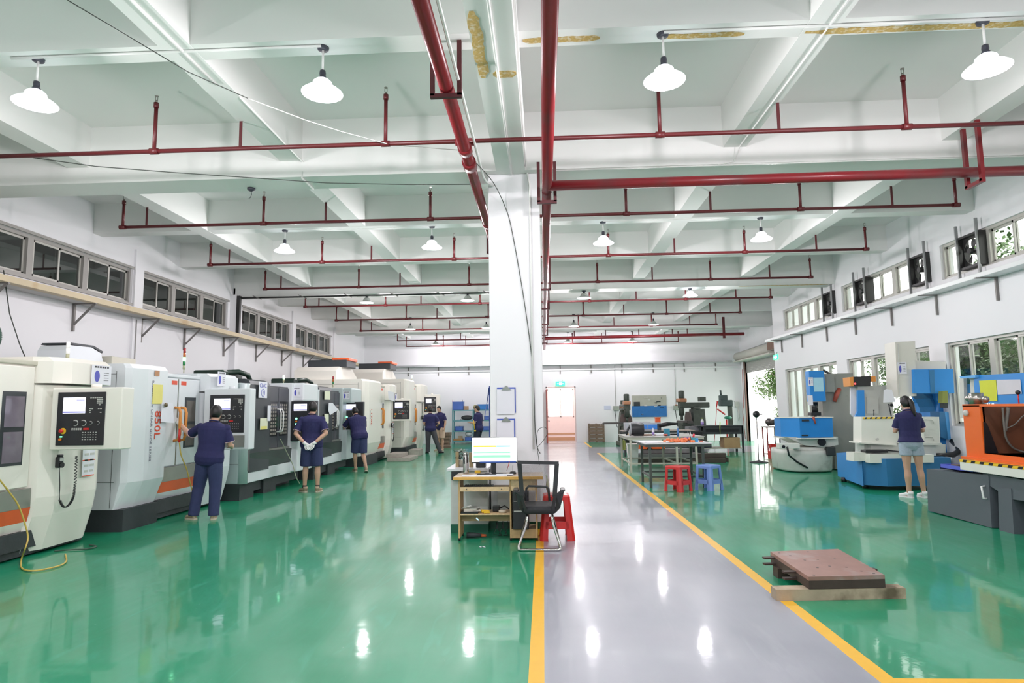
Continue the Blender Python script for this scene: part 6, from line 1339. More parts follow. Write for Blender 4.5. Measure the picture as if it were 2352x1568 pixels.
# small drill/band saw with green head
c = W(1672, 1005, y=26.5); t = thing('drill_press', 'dark green bench drill on a tall stand beside the far right corner', 'machine', (c.x, 26.5, 0))
b = MB(); b.box(c.x+.08, c.x+.24, 26.5, 26.7, .0, 1.6, .02); b.box(c.x-.25, c.x+.3, 26.3, 26.9, 0, .12); b.build('stand', Mmill, t)
b = MB(); b.box(c.x-.25, c.x+.25, 26.4, 26.8, 1.55, 1.8, .04); b.box(c.x-.24, c.x+.05, 26.42, 26.75, 1.78, 2.0, .03); b.cyl((c.x-.18, 26.55, 1.98), (c.x-.2, 26.55, 2.2), .04, n=10); b.build('drill_head', mat('dark_teal_machine', (.05, .08, .075), .5, var=.3), t)
b = MB(); b.tube([(c.x+.24, 26.6, 1.55), (c.x+.38, 26.6, 1.5), (c.x+.38, 26.6, 1.75), (c.x+.24, 26.6, 1.76)], .012, 6); b.build('side_loop', Mblk, t)
b = MB(); b.lathe([(.01, 1.02), (.14, 1.05), (.16, 1.1), (.1, 1.14), (.01, 1.15)], (c.x-.02, 26.3, 0), 18); b.build('green_guard', mat('glossy_green_guard', (.03, .25, .15), .3), t)
b = MB(); b.cyl((c.x-.08, 26.3, .0), (c.x-.08, 26.3, 1.02), .03, n=10); b.build('red_post', Mredb, t)
b = MB(); c2 = W(1648, 945, y=26.3); b.tube([(c2.x, 26.3, c2.z+.1), (c2.x+.3, 26.3, c2.z-.12)], .03, 8); b.tube([(c2.x+.02, 26.3, c2.z+.42), (c2.x-.03, 26.3, c2.z+.2)], [.035, .02], 8); b.tube([(c2.x-.02, 26.3, c2.z+.2), (c2.x-.2, 26.3, 0)], .012, 6); tag(b.build('red_lever', Mredb), 'red levers leaning by the green bench drill', 'lever')
# wall board (poster-like board: flat) and fuse boxes
a, c = W(1452.5, 957.5, y=YB-.04), W(1530, 907, y=YB-.04); t = thing('wall_board', 'grey and blue tool board hung on the back wall between the milling machines', 'board', ((a.x+c.x)/2, YB-.04, a.z))
b = MB(); b.box(a.x, c.x, YB-.05, YB-.005, a.z+.5, c.z); b.build('grey_panel', mat('grey_beige_board', (.42, .42, .36), .6, var=.12), t); b = MB(); b.box(a.x, c.x, YB-.052, YB-.005, a.z, a.z+.5); b.build('blue_panel', mat('blue_board', (.02, .16, .45), .5, var=.2), t)
random.seed(2)
for k in range(12):
    x = a.x+.1+random.random()*(c.x-a.x-.3); z = a.z+.08+random.random()*.8; b = MB(); b.box(x, x+random.uniform(.05, .2), YB-.065, YB-.052, z, z+random.uniform(.015, .06)); b.build('hung_tool', random.choice((Mblk, Mkey, Mbase)), t)
b = MB(); b.box(a.x+.08, a.x+.36, YB-.07, YB-.05, a.z+.5, a.z+.69); b.build('dark_frame', Mbase, t)
for px, py, lab in ((1415, 937, 'grey fuse box on the back wall left of the tall mill'), (1553.5, 936, 'grey green fuse box on the back wall right of the tool board')):
    c = W(px, py, y=YB-.06); t = thing('fuse_box', lab, 'fuse box', (c.x, YB-.05, c.z-.1)); b = MB(); b.box(c.x-.13, c.x+.13, YB-.12, YB-.004, c.z-.1, c.z+.1, .01); b.build('box', mat('grey_green_box', (.32, .36, .31), .5), t)
    b = MB(); b.cyl((c.x, YB-.02, c.z+.1), (c.x, YB-.02, 3.5), .012, n=6); b.build('conduit', Mtrim, t); b = MB(); b.tube([(c.x-.06, YB-.08, c.z-.1), (c.x-.02, YB-.3, c.z-.8), (c.x+.15, YB-.8, .4)], .015, 6); b.build('supply_cable', Mblk, t)
c = W(1699, 928, y=YB-.06); b = MB(); b.box(c.x-.2, c.x-.02, YB-.1, YB, c.z-.12, c.z+.12, .01); b.tube([(c.x-.1, YB-.1, c.z-.12), (c.x-.06, YB-.12, c.z-.6), (c.x-.1, YB-.1, .9)], .025, 8); tag(b.build('switch_box', Mkey), 'grey switch box with a dark cable in the far right corner', 'switch box')
c = W(1395, 936, y=YB-.02); b = MB(); b.box(c.x-.15, c.x+.15, YB-.012, YB, c.z-.09, c.z+.09); tag(b.build('wall_notice', mat('faint_blue_notice', (.6, .64, .78), .7)), 'faint blue notice on the back wall left of the first fuse box', 'notice')
c = W(1579, 931, y=YB-.02); b = MB(); b.box(c.x-.09, c.x+.12, YB-.012, YB, c.z-.12, c.z+.12); tag(b.build('wall_notice', MC['faint_blue_notice']), 'faint blue notice on the back wall behind the sideways mill', 'notice')
for x in (W(1412, 900, y=YB).x, W(1552, 860, y=YB).x, -3.0, -5.2): pass
# pallet against the wall
Mpal = mat('weathered_pallet_wood', (.20, .14, .10), .8, var=.35, scale=14, bump=.2)
a, c = W(1352, 1010, y=YB-.3), W(1388, 972, y=YB-.3); t = thing('wooden_pallet', 'weathered wooden pallet stood upright against the back wall', 'pallet', ((a.x+c.x)/2, YB-.2, 0))
for k in range(5): b = MB(); z = .04+k*(c.z-.04)/5; b.box(a.x, c.x, YB-.3, YB-.275, z, z+(c.z-.04)/5-.03); b.build('plank', Mpal, t)
for x in (a.x, (a.x+c.x)/2-.04, c.x-.08): b = MB(); b.box(x, x+.08, YB-.275, YB-.2, .0, c.z); b.build('bearer', Mpal, t)
# blue rack
Mrack = mat('teal_rack_steel', (.12, .33, .38), .45, var=.1)
ry = 28.6; xa, xb = W(1040, 1018, y=ry).x, W(1150, 1018, y=ry).x; xm = W(1087, 1000, y=ry).x; xr = W(1126, 1000, y=ry).x
zs = [W(1060, p_, y=ry).z for p_ in (941, 965, 989, 1012)]
t = thing('storage_rack', 'pale teal steel storage rack with blue crates against the back wall', 'rack', ((xa+xb)/2, ry+.2, 0))
for x in (xa, xm, xr):
    for y in (ry, ry+.5): b = MB(); b.box(x-.025, x+.025, y-.025, y+.025, 0, zs[0]+.02); b.build('post', Mrack, t)
for z in zs: b = MB(); b.box(xa, xr, ry-.02, ry+.52, z-.05, z); b.build('shelf', Mrack, t)
Mcr = mat('blue_plastic_crate', (.07, .16, .55), .4, var=.08); Mcr2 = mat('azure_plastic_crate', (.02, .2, .6), .4)
def crate(px0, px1, py0, zi, m, lab, y=ry+.02, d=.4):
    a, c = W(px0, py0, y=y).x, W(px1, py0, y=y).x; z = zs[zi]+.002; h = max(.06, W((px0+px1)/2, py0, y=y).z-z); b = MB(); th = .012
    b.box(a, c, y, y+d, z, z+th); b.box(a, c, y, y+th, z, z+h); b.box(a, c, y+d-th, y+d, z, z+h); b.box(a, a+th, y, y+d, z, z+h); b.box(c-th, c, y, y+d, z, z+h); b.box(a-.01, c+.01, y-.01, y+d+.01, z+h-.02, z+h)
    return tag(b.build('storage_crate', m), lab, 'crate')
crate(1039, 1064, 922, 0, Mcr, 'tall blue crate on the top left of the teal rack'); crate(1097, 1121, 928, 0, Mcr2, 'azure crate on the top right of the teal rack')
crate(1045, 1063, 979, 2, Mcr, 'blue crate on the third shelf of the rack, left bay'); crate(1109, 1122, 979, 2, Mcr, 'blue crate on the third shelf of the rack, right bay'); crate(1112, 1122, 955, 1, Mcr, 'blue crate on the second shelf of the rack, right bay'); crate(1068, 1083, 1004, 3, Mcr, 'blue crate on the bottom shelf of the rack')
def rk(px, w, h, zi, m, name, lab, cat, d=.3, shape='box', yy=ry+.08, dz_=0):
    c = W(px, 1000, y=yy); z = zs[zi]+.002+dz_; b = MB()
    if shape == 'box': b.box(c.x-w/2, c.x+w/2, yy, yy+d, z, z+h, .01)
    else: b.ell((c.x, yy+d/2, z+h/2), (w/2, d/2, h/2), 16, 10)
    return tag(b.build(name, m), lab, cat)
rk(1070, .2, .17, 0, mat('brown_card', (.5, .32, .2), .7), 'cardboard_box', 'small brown carton beside the tall crate on top of the rack', 'box'); rk(1091, .18, .22, 0, mat('khaki_bag', (.3, .28, .14), .8), 'khaki_bag', 'khaki bag on top of the rack beside the azure crate', 'bag', shape='e')
rk(1072, .55, .22, 1, mat('dark_grey_cover', (.06, .06, .065), .7), 'rolled_cover', 'dark grey rolled cover on the second shelf of the rack', 'cover', shape='e'); rk(1054, .15, .05, 1, Mpap, 'white_cloth', 'white cloth on the second shelf of the rack', 'cloth')
rk(1055, .16, .2, 2, Mblk, 'black_coil', 'black coil behind the crate on the third shelf', 'coil', shape='e', yy=ry+.42, d=.12)
rk(1076, .34, .25, 3, mat('silver_bag', (.7, .7, .72), .3, .2, bump=.6, bscale=20), 'silver_bag', 'crumpled silver bag on the bottom shelf of the rack', 'bag', shape='e', d=.25, yy=ry+.05, dz_=.17); rk(1052, .42, .09, 3, mat('orange_brown_tray', (.5, .27, .1), .6), 'wooden_tray', 'orange brown tray on the bottom shelf of the rack', 'tray'); rk(1057, .2, .2, 3, mat('cream_bag', (.7, .62, .45), .7), 'cream_bag', 'cream bag standing in the orange brown tray', 'bag', d=.1, yy=ry+.4)
for k, px in enumerate((1040, 1062)):
    c = W(px, 918, y=ry+.1); b = MB(); b.cyl((c.x, ry+.1, zs[0]+.05), (c.x, ry+.1, c.z), .012, n=8); tag(b.build('rod', Mredb if k == 0 else Mbase), ['red rod standing in the tall blue crate', 'dark rod standing in the tall blue crate'][k], 'rod')
# scrap stack on floor near rack
t = thing('timber_stack', 'stack of dark timber blocks left of the teal rack', 'timber', (-4.9, 27.5, 0)); a, c = W(1003, 1018, y=27), W(1031, 992, y=27)
for k in range(4): b = MB(); h = (c.z)/4; b.box(a.x, c.x+.02*k, 26.8, 27.4, k*h, (k+1)*h-.015); b.build('block', Mpal, t)
def slab(name, x0, x1, y0, y1, z0, z1, m, lab, cat): b = MB(); b.box(x0, x1, y0, y1, z0, z1, .008); return tag(b.build(name, m), lab, cat)
Mconc = mat('grey_timber_step', (.36, .33, .29), .8, var=.25, scale=9)
slab('pallet_step', -4.75, -4.05, 19.3, 20.6, 0, .11, Mconc, 'low timber step by the 1170L machine, lower piece', 'step'); slab('pallet_step', -4.8, -4.35, 19.4, 20.5, .111, .22, Mconc, 'low timber step by the 1170L machine, upper piece', 'step')
slab('pallet_step', -4.55, -4.2, 21.5, 22.3, 0, .22, Mconc, 'grey pallet step in front of the farthest machining centre', 'step')
slab('timber_block', -4.25, -3.8, 26.0, 26.3, 0, .10, Mpal, 'dark timber block on the floor behind the talking men', 'timber')
# ---------------------------------------------------------------- steel mould on a timber block
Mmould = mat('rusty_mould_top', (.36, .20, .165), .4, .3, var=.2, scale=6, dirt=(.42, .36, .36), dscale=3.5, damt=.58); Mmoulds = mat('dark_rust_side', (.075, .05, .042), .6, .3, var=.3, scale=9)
t = thing('mould_plate', 'rusty rectangular steel mould on the green floor near the yellow line', 'mould', (2.2, 5.6, 0))
zt_, zb_ = .182, .088
cs = [W(1857, 1324, z=zt_), W(2032, 1320, z=zt_), W(1925, 1260, z=zt_), W(1769, 1266, z=zt_)]
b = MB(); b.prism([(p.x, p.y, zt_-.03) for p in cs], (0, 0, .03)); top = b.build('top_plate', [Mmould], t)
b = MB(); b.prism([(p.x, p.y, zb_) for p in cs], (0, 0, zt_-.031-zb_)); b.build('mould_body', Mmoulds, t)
u_, v_ = (cs[1]-cs[0]).normalized(), (cs[3]-cs[0]).normalized(); Lv = (cs[3]-cs[0]).length; Lu = (cs[1]-cs[0]).length
for f_ in (.32, .88):
    for zz in (.15, .098): b = MB(); p = cs[0]+v_*Lv*f_; b.bar(V((p.x, p.y, zz))-u_*.10, V((p.x, p.y, zz))+u_*.01, .05, .014); b.build('clamp_bar', Mmoulds, t)
for f_ in (.34, .75): b = MB(); p = cs[1]+v_*Lv*f_; b.bar(V((p.x, p.y, .15)), V((p.x, p.y, .15))+u_*.08, .05, .016); b.build('clamp_bar', Mmoulds, t)
b = MB()
for (i, j) in ((.1, .05), (.9, .06), (.1, .93), (.55, .95), (.3, .3), (.5, .35), (.7, .3), (.3, .6), (.5, .62), (.75, .62), (.2, .8), (.8, .15)):
    p = cs[0]+u_*Lu*i+v_*Lv*j; b.cyl((p.x, p.y, zt_-.001), (p.x, p.y, zt_+.0008), .011, n=10)
b.build('bolt_hole', Mblk, top)
for j in (.62,):
    p = cs[0]+v_*Lv*.8; b = MB(); b.box(p.x-.02, p.x+.2, p.y-.06, p.y+.06, 0, zb_-.001); b.build('rear_foot', Mmoulds, t)
b = MB(); p0, p1 = W(1784, 1380, z=0), W(2082, 1375, z=0)
b.loftpoly([[(p0.x, p0.y, 0), (p0.x, p0.y+.12, 0), (p0.x, p0.y+.12, .085), (p0.x, p0.y, .085)], [(p1.x, p1.y, 0), (p1.x, p1.y+.12, 0), (p1.x, p1.y+.12, .082), (p1.x, p1.y, .082)]])
tag(b.build('timber_block', mat('stained_timber', (.44, .35, .25), .75, var=.3, scale=7, bump=.2, dirt=(.13, .10, .06), dscale=4, damt=.52)), 'long stained timber block under the front edge of the steel mould', 'timber')
# ---------------------------------------------------------------- right hand machines
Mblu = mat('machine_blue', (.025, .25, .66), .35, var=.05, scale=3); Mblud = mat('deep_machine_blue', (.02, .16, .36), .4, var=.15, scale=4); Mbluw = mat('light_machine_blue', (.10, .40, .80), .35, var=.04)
Mgrc = mat('grimy_grey_column', (.28, .285, .26), .55, var=.12, scale=3, dirt=(.12, .12, .1), dscale=1.5, damt=.58); Mcst = mat('grimy_white_casting', (.58, .60, .56), .45, var=.08, dirt=(.16, .16, .13), dscale=2.2, damt=.57); Mcst2 = mat('clean_cream_sheet', (.78, .78, .72), .4, var=.03)
Mhaz = mat('hazard_yellow', (.85, .55, .02), .4)
# --- small EDM (blue tank, grey column)
t = thing('spark_eroder', 'old spark erosion machine with a blue tank, round white base and grey column', 'machine', (6.2, 15.4, 0)); yE = 15.0
xl, xr_ = W(1803, 1070, y=yE+.2).x, W(1922, 1070, y=yE+.2).x; xc = (xl+xr_)/2; rr = (xr_-xl)/2
def se(w, d, z, n=28, p=3.2): return [(xc+w*abs(math.cos(a))**(2/p)*(1 if math.cos(a) > 0 else -1), yE+.75+d*abs(math.sin(a))**(2/p)*(1 if math.sin(a) > 0 else -1), z) for a in [2*math.pi*k/n for k in range(n)]]
b = MB(); b.loftpoly([se(rr*.93, .70, .02), se(rr*.97, .72, .06), se(rr*1.0, .76, .4), se(rr*.99, .75, .50)], smooth=True); b.build('base_casting', Mcst, t)
b = MB(); b.box(xl+.18, xr_-.05, yE+.1, yE+1.2, .5, .57, .01); b.build('slideway', Mcst2, t)
b = MB(); b.prism([(xl+.05, yE+.05, .80), (xr_, yE+.05, .80), (xr_, yE+.05, .62), (xr_-.3, yE+.05, .56), (xl+.4, yE+.05, .62)], (0, .9, 0)); b.build('saddle', Mcst, t)
q = W(1888, 1015, y=yE); b = MB(); b.cyl((q.x, yE-.02, q.z), (q.x, yE+.06, q.z), .085, n=22); b.build('handwheel', Mblk, t)
q = W(1908, 1036, y=yE); b = MB(); b.box(q.x-.1, q.x+.1, yE-.04, yE+.1, q.z-.1, q.z+.1, .02); b.build('dark_gearbox', Mbase, t)
q = W(1812, 1024, y=yE-.1); b = MB(); b.box(q.x-.22, q.x+.24, yE-.12, yE+.1, q.z-.06, q.z+.06, .01); b.build('slide_cover', Mcst2, t); b = MB(); b.cyl((q.x-.13, yE-.14, q.z-.01), (q.x-.13, yE-.11, q.z-.01), .035, n=14); b.build('knob', Mblk, t)
tl, tm, tr_ = W(1793, 980, y=yE+.55), W(1837, 980, y=yE-.05), W(1913, 980, y=yE+.02); zt1, zt0 = W(1837, 960, y=yE-.05).z, W(1837, 1005, y=yE-.05).z
b = MB(); b.prism([(tl.x, tl.y, zt0), (tm.x, tm.y, zt0), (tr_.x, tr_.y, zt0), (tr_.x+.05, tr_.y+.8, zt0), (tl.x, tl.y+.4, zt0)], (0, 0, zt1-zt0)); tk = b.build('tank', Mblu, t)
b = MB(); b.prism([(tl.x-.06, tl.y-.02, zt0-.03), (tm.x, tm.y-.04, zt0-.03), (tr_.x+.04, tr_.y-.04, zt0-.03), (tr_.x+.1, tr_.y+.82, zt0-.03), (tl.x-.06, tl.y+.4, zt0-.03)], (0, 0, .025)); b.prism([(tl.x-.02, tl.y, zt1), (tm.x, tm.y-.02, zt1), (tr_.x+.02, tr_.y-.02, zt1), (tr_.x+.07, tr_.y+.82, zt1), (tl.x-.02, tl.y+.42, zt1)], (0, 0, .02)); b.build('tank_rim', Mcst2, t)
poster(tk, W(1803, 970, y=yE+.42), (tm-tl), (0, 0, 1), .13, .13, False, Mpap, 'sticker')
q = W(1850, 964, y=yE-.06); b = MB(); b.box(q.x-.08, q.x+.08, q.y-.01, q.y+.01, q.z-.03, q.z+.01); b.build('latch', Mbase, t); b = MB(); q = W(1850, 999, y=yE-.06); b.box(q.x-.08, q.x+.06, q.y-.01, q.y+.01, q.z-.02, q.z+.01); b.build('latch', Mbase, t)
a, c = W(1895, 1030, y=yE+.66), W(1958, 857, y=yE+.66)
b = MB(); b.loftpoly([[(a.x+dx0_, yE+.64, z), (c.x+dx1_, yE+.64, z), (c.x+dx1_, yE+1.4, z), (a.x+dx0_, yE+1.4, z)] for dx0_, dx1_, z in ((.2, .10, .02), (.2, .10, .6), (.0, .06, 1.3), (.0, 0, c.z))]); b.build('column', Mgrc, t)
a, c = W(1859, 922, y=yE+.3), W(1893, 851, y=yE+.3)
b = MB(); b.box(a.x+.03, c.x, yE+.3, yE+.52, a.z, c.z, .01); hd = b.build('servo_head', Mblu, t)
b = MB(); b.box(a.x+.1, a.x+.7, yE+.52, yE+.72, c.z-.5, c.z-.1); b.build('arm', Mgrc, t)
poster(hd, W(1880, 883, y=yE+.295), (1, 0, 0), (0, 0, 1), .23, .33, False, mat('pale_blue_sheet', (.4, .68, .8), .6), 'sheet'); poster(t, W(1862, 876, y=yE+.28), (1, 0, 0), (0, 0, 1), .11, .2); poster(t, W(1861, 919, y=yE+.26), (1, 0, 0), (0, 0, 1), .12, .23, False)
q = W(1873, 925, y=yE+.45); b = MB(); b.cyl((q.x, yE+.5, q.z+.02), (q.x, yE+.5, q.z-.22), .07, n=14); b.box(q.x-.13, q.x+.1, yE+.4, yE+.6, q.z-.3, q.z-.22, .01); b.cyl((q.x, yE+.5, q.z-.3), (q.x, yE+.5, q.z-.36), .03, n=10); b.build('quill', Mblk, t)
b = MB(); b.tube([W(1891, 850, y=yE+.7), W(1905, 858, y=yE+.7), W(1918, 875, y=yE+.75), W(1935, 888, y=yE+.8), W(1950, 885, y=yE+.9)], .028, 10); b.build('hose', Mblk, t)
b = MB(); b.tube([W(1917, 922, y=yE+.6), W(1922, 905, y=yE+.6), W(1928, 893, y=yE+.65)], [.04, .055, .05], 12); b.build('red_grip', mat('brick_red_rubber', (.4, .08, .05), .5), t)
b = MB(); b.tube([W(1928, 893, y=yE+.7), W(1945, 905, y=yE+.75), W(1970, 917, y=yE+.8)], .01, 6); b.tube([W(1920, 920, y=yE+.7), W(1928, 950, y=yE+.8), W(1930, 975, y=yE+.85), W(1937, 985, y=yE+.85)], .01, 6); b.tube([W(1808, 1026, y=yE-.13), W(1812, 1045, y=yE-.05), W(1830, 1060, y=yE), W(1855, 1074, y=yE)], .022, 8); b.build('cable', Mblk, t)
b = MB(); q = W(1868, 957, y=yE-.08); b.tube([q, W(1873, 973, y=yE-.09)], [.03, .015], 8); b.build('red_nozzle', mat('brick_red_rubber', (.4, .08, .05), .5), t)
# stand fan in front of the door
c = W(1743, 1062, z=0); t = thing('pedestal_fan', 'slim black pedestal fan in front of the bright roller door', 'fan', (c.x, c.y, 0)); zt2 = W(1743, 951, y=c.y).z
b = MB(); b.lathe([(.24, 0), (.24, .02), (.04, .06), (.02, .07)], (c.x, c.y, 0), 28); b.build('base', Mbase, t); b = MB(); b.cyl((c.x, c.y, .05), (c.x, c.y, zt2-.05), .012, n=8); b.build('pole', Mblk, t); b = MB(); b.ell((c.x, c.y, zt2), (.095, .06, .095), 16, 10); b.tube([(c.x+.08, c.y, zt2), (c.x+.16, c.y, zt2-.01)], .012, 6); b.build('fan_head', Mblk, t)
# small trolley + grinder + red bin near the door
c = W(1775, 1035, z=0); t = thing('grinder_stand', 'small steel stand with a bench grinder beside the roller door', 'stand', (7.0, 19.6, 0)); q0, q1 = W(1762, 982, y=19.6), W(1790, 982, y=19.6)
for x in (q0.x, q1.x): b = MB(); b.box(x-.015, x+.015, 19.6, 19.63, 0, q0.z); b.box(x-.015, x+.015, 20.0, 20.03, 0, q0.z); b.build('leg', Mredm if x == q0.x else Mbase, t)
b = MB(); b.box(q0.x-.03, q1.x+.03, 19.58, 20.05, q0.z, q0.z+.03); b.box(q0.x, q1.x, 19.6, 20.03, .08, .1); b.build('stand_top', Mmills, t)
b = MB(); z = q0.z+.03; b.cyl((q0.x+.08, 19.8, z+.1), (q1.x+.1, 19.8, z+.16), .09, n=14); b.ell((q0.x+.12, 19.75, z+.14), (.12, .1, .11), 12, 8); b.cyl((q1.x, 19.8, z+.16), (q1.x+.06, 19.8, z+.3), .03, n=8); b.build('grinder', mat('scuffed_dark_metal', (.12, .10, .10), .35, .6, var=.4), t)
q = W(1777, 1017, y=19.2); b = MB(); b.loftpoly([[(q.x-w, 19.2-w, z), (q.x+w, 19.2-w, z), (q.x+w, 19.2+w, z), (q.x-w, 19.2+w, z)] for w, z in ((.09, .22), (.115, .42))]); b.box(q.x-.14, q.x+.14, 19.06, 19.34, 0, .22); tag(b.build('red_bucket', Mredb), 'red bucket on a box beside the old spark erosion machine', 'bucket')
# --- large EDM the woman works at
t = thing('spark_eroder', 'large white and blue spark erosion machine in front of the woman', 'machine', (6.6, 12.6, 0)); yF = 12.05
def fb(name, pts, y, d, m, par=None): b = MB(); b.prism([W(x_, y_, y=y) for x_, y_ in pts], (0, d, 0)); return b.build(name, m, par or t)
p0, p1, p2 = W(1925, 1100, z=0), W(1984, 1124, z=0), W(2145, 1132, z=0)
hb = W(1982, 1055, y=p1.y).z
b = MB(); b.prism([(p0.x, p0.y, .06), (p1.x, p1.y, .06), (p1.x+.55, p1.y+.9, .06), (p0.x+.5, p0.y+.3, .06)], (0, 0, hb-.06)); b.build('side_tank', Mblu, t)
b = MB(); b.prism([(p1.x+.01, p1.y+.05, .08), (6.05, 11.75, .08), (7.25, 11.9, .08), (7.3, 13.5, .08), (p1.x+.5, 13.6, .08)], (0, 0, hb-.05)); b.build('base', Mblud, t)
b = MB()
for x_, y_ in ((5.95, 13.2), (5.85, 12.15), (6.5, 11.95), (7.15, 12.1)): b.cyl((x_, y_, 0), (x_, y_, .09), .05, n=12)
b.build('levelling_foot', Mblk, t)
fb('front_ledge', [(1961, 1039), (1990, 1039), (1990, 1058), (1961, 1059)], 11.95, .28, Mcst2); fb('front_ledge', [(1998, 1042), (2145, 1044), (2145, 1062), (1998, 1063)], 11.8, .24, Mcst2); fb('bed_support', [(2000, 1020), (2150, 1020), (2150, 1046), (2000, 1042)], 12.1, .5, Mcst)
fb('worktable_bed', [(1985, 1012), (1985, 1040), (2172, 1042), (2172, 1020)], 12.2, .35, Mcst)
a = fb('tank_door', [(1979, 958), (2060, 958), (2060, 1021), (1979, 1016)], 12.1, .03, Mcst2)
b = MB(); q = W(2015, 1008, y=12.08); b.cyl((q.x, 12.06, q.z), (q.x, 12.1, q.z), .022, n=12); b.build('latch', Mkey, a)
fb('tank_body', [(1979, 957), (2157, 957), (2160, 1018), (1979, 1018)], 12.13, .32, Mcst2)
a = fb('tank_side_door', [(2122, 957), (2156, 957), (2158, 1016), (2124, 1018)], 12.12, .03, Mcst)
b = MB()
for zz in ((963, 972), (1003, 1012)): q = W(2126, zz[0], y=12.1); r_ = W(2144, zz[1], y=12.1); b.tube([q, (r_.x-.02, 12.1, q.z), (r_.x, 12.1, q.z-.03), (r_.x, 12.1, r_.z)], .008, 6)
b.build('hinge_bar', Mkey, a)
hz = MB(); a_, c_ = W(1983, 962, y=12.09), W(2053, 957, y=12.09); hz.box(a_.x, c_.x, 12.09, 12.1, a_.z, c_.z); ho = hz.build('hazard_strip', Mhaz, t); hz = MB(); n = 6; L_ = (c_.x-a_.x)/n
for k in range(n): hz.prism([(a_.x+L_*(k+.25), 12.088, a_.z), (a_.x+L_*(k+.6), 12.088, a_.z), (a_.x+L_*(k+.8), 12.088, c_.z), (a_.x+L_*(k+.45), 12.088, c_.z)], (0, .003, 0))
hz.build('hazard_chevron', Mblk, ho)
fb('tank_lip', [(1974, 1015), (2060, 1020), (2060, 1023), (1974, 1018)], 12.02, .4, Mcst2); fb('tank_lip', [(2120, 1016), (2163, 1017), (2163, 1022), (2120, 1022)], 12.02, .4, Mcst)
fb('grey_cabinet', [(1970, 886), (2050, 884), (2050, 957), (1976, 957)], 12.9, .25, mat('pale_grey_sheet', (.50, .51, .47), .45, var=.04))
fb('blue_strip', [(1970, 896), (1985, 896), (1987, 957), (1964, 957), (1970, 945)], 12.85, .05, Mblu); fb('white_side_sheet', [(1954, 887), (1972, 887), (1972, 940), (1960, 957), (1954, 950)], 13.0, .04, Mpap)
fb('cabinet_door', [(1992, 912), (2018, 912), (2018, 950), (1992, 950)], 12.88, .02, mat('pale_grey_sheet', (.50, .51, .47), .45))
a = fb('black_unit', [(1960, 865), (2000, 863), (2000, 886), (1960, 887)], 12.85, .3, Mblk); fb('orange_edge', [(1952, 866), (1960, 865), (1961, 887), (1954, 887)], 12.84, .3, Morh); b = MB(); q = W(1964, 881, y=12.84); b.ell(q, (.02,)*3, 8, 6); b.build('red_lamp', Mrl, a)
fb('orange_edge', [(2000, 864), (2011, 863), (2012, 876), (2002, 876)], 12.84, .3, Morh)
hd = fb('servo_head', [(2056, 785), (2102, 783), (2105, 909), (2062, 912)], 12.3, .38, mat('beige_servo_head', (.68, .66, .60), .4, var=.03))
b = MB(); q = W(2060, 790, y=12.29); r_ = W(2065, 908, y=12.29); b.bar((q.x+.02, 12.29, q.z), (r_.x+.01, 12.29, r_.z), .01); b.build('head_seam', Mkey, hd)
poster(hd, W(2072, 845, y=12.29), (1, 0, 0), (0, 0, 1), .16, .22)
fb('top_arm', [(2102, 827), (2172, 831), (2172, 847), (2102, 848)], 12.35, .9, MC['beige_servo_head'])
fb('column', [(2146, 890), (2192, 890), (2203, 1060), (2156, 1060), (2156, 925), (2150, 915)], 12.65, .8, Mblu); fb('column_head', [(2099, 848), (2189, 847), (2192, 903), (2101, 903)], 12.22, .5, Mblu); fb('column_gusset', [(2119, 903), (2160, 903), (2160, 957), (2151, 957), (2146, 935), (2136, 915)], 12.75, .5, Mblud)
fb('column_edge', [(2188, 847), (2193, 848), (2207, 1058), (2200, 1060)], 12.7, .9, Mbluw); fb('column_bend_shade', [(2134, 849), (2146, 849), (2148, 902), (2138, 902)], 12.21, .012, Mblud)  # deep blue strip paints the shade on the bend of the column head
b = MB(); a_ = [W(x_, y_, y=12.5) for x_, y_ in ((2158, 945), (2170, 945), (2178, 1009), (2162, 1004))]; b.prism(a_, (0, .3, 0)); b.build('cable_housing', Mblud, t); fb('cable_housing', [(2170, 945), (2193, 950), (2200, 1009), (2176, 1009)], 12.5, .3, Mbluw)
fb('green_lubricator', [(2165, 898), (2177, 897), (2177, 925), (2165, 925)], 12.1, .13, mat('olive_lubricator', (.22, .25, .05), .4)); fb('lubricator_bowl', [(2167, 925), (2178, 925), (2177, 937), (2167, 936)], 12.11, .1, Mbase)
b = MB(); b.tube([W(2185, 1010, y=12.5), W(2200, 1025, y=12.4), W(2203, 1036, y=12.3), W(2190, 1044, y=12.25), W(2160, 1046, y=12.2), W(2140, 1047, y=12.2)], .05, 12); b.build('corrugated_hose', Mblk, t)
b = MB(); b.tube([W(2202, 975, y=12.7), W(2212, 990, y=12.6), W(2214, 1020, y=12.6), W(2208, 1045, y=12.6)], .03, 8); b.build('corrugated_hose', Mblk, t)
b = MB(); q = W(2041, 910, y=12.2); b.prism([W(2030, 896, y=12.2), W(2036, 893, y=12.2), (q.x+.07, 12.2, q.z+.12), W(2057, 923, y=12.2), W(2029, 924, y=12.2)], (0, .004, 0)); b.build('hanging_papers', Mpap, t); b = MB(); b.tube([W(2041, 927, y=12.25), W(2047, 955, y=12.25)], .01, 6); b.ell(W(2048, 930, y=12.25), (.035, .03, .03), 10, 8); b.tube([W(2007, 955, y=12.3), W(2007, 943, y=12.3)], .008, 6); b.ell(W(2007, 942, y=12.3), (.014,)*3, 8, 6); b.build('flexible_lamp', Mblk, t)
fb('way_cover', [(2140, 1050), (2187, 1050), (2187, 1055), (2140, 1055)], 12.0, .5, Mwhite)
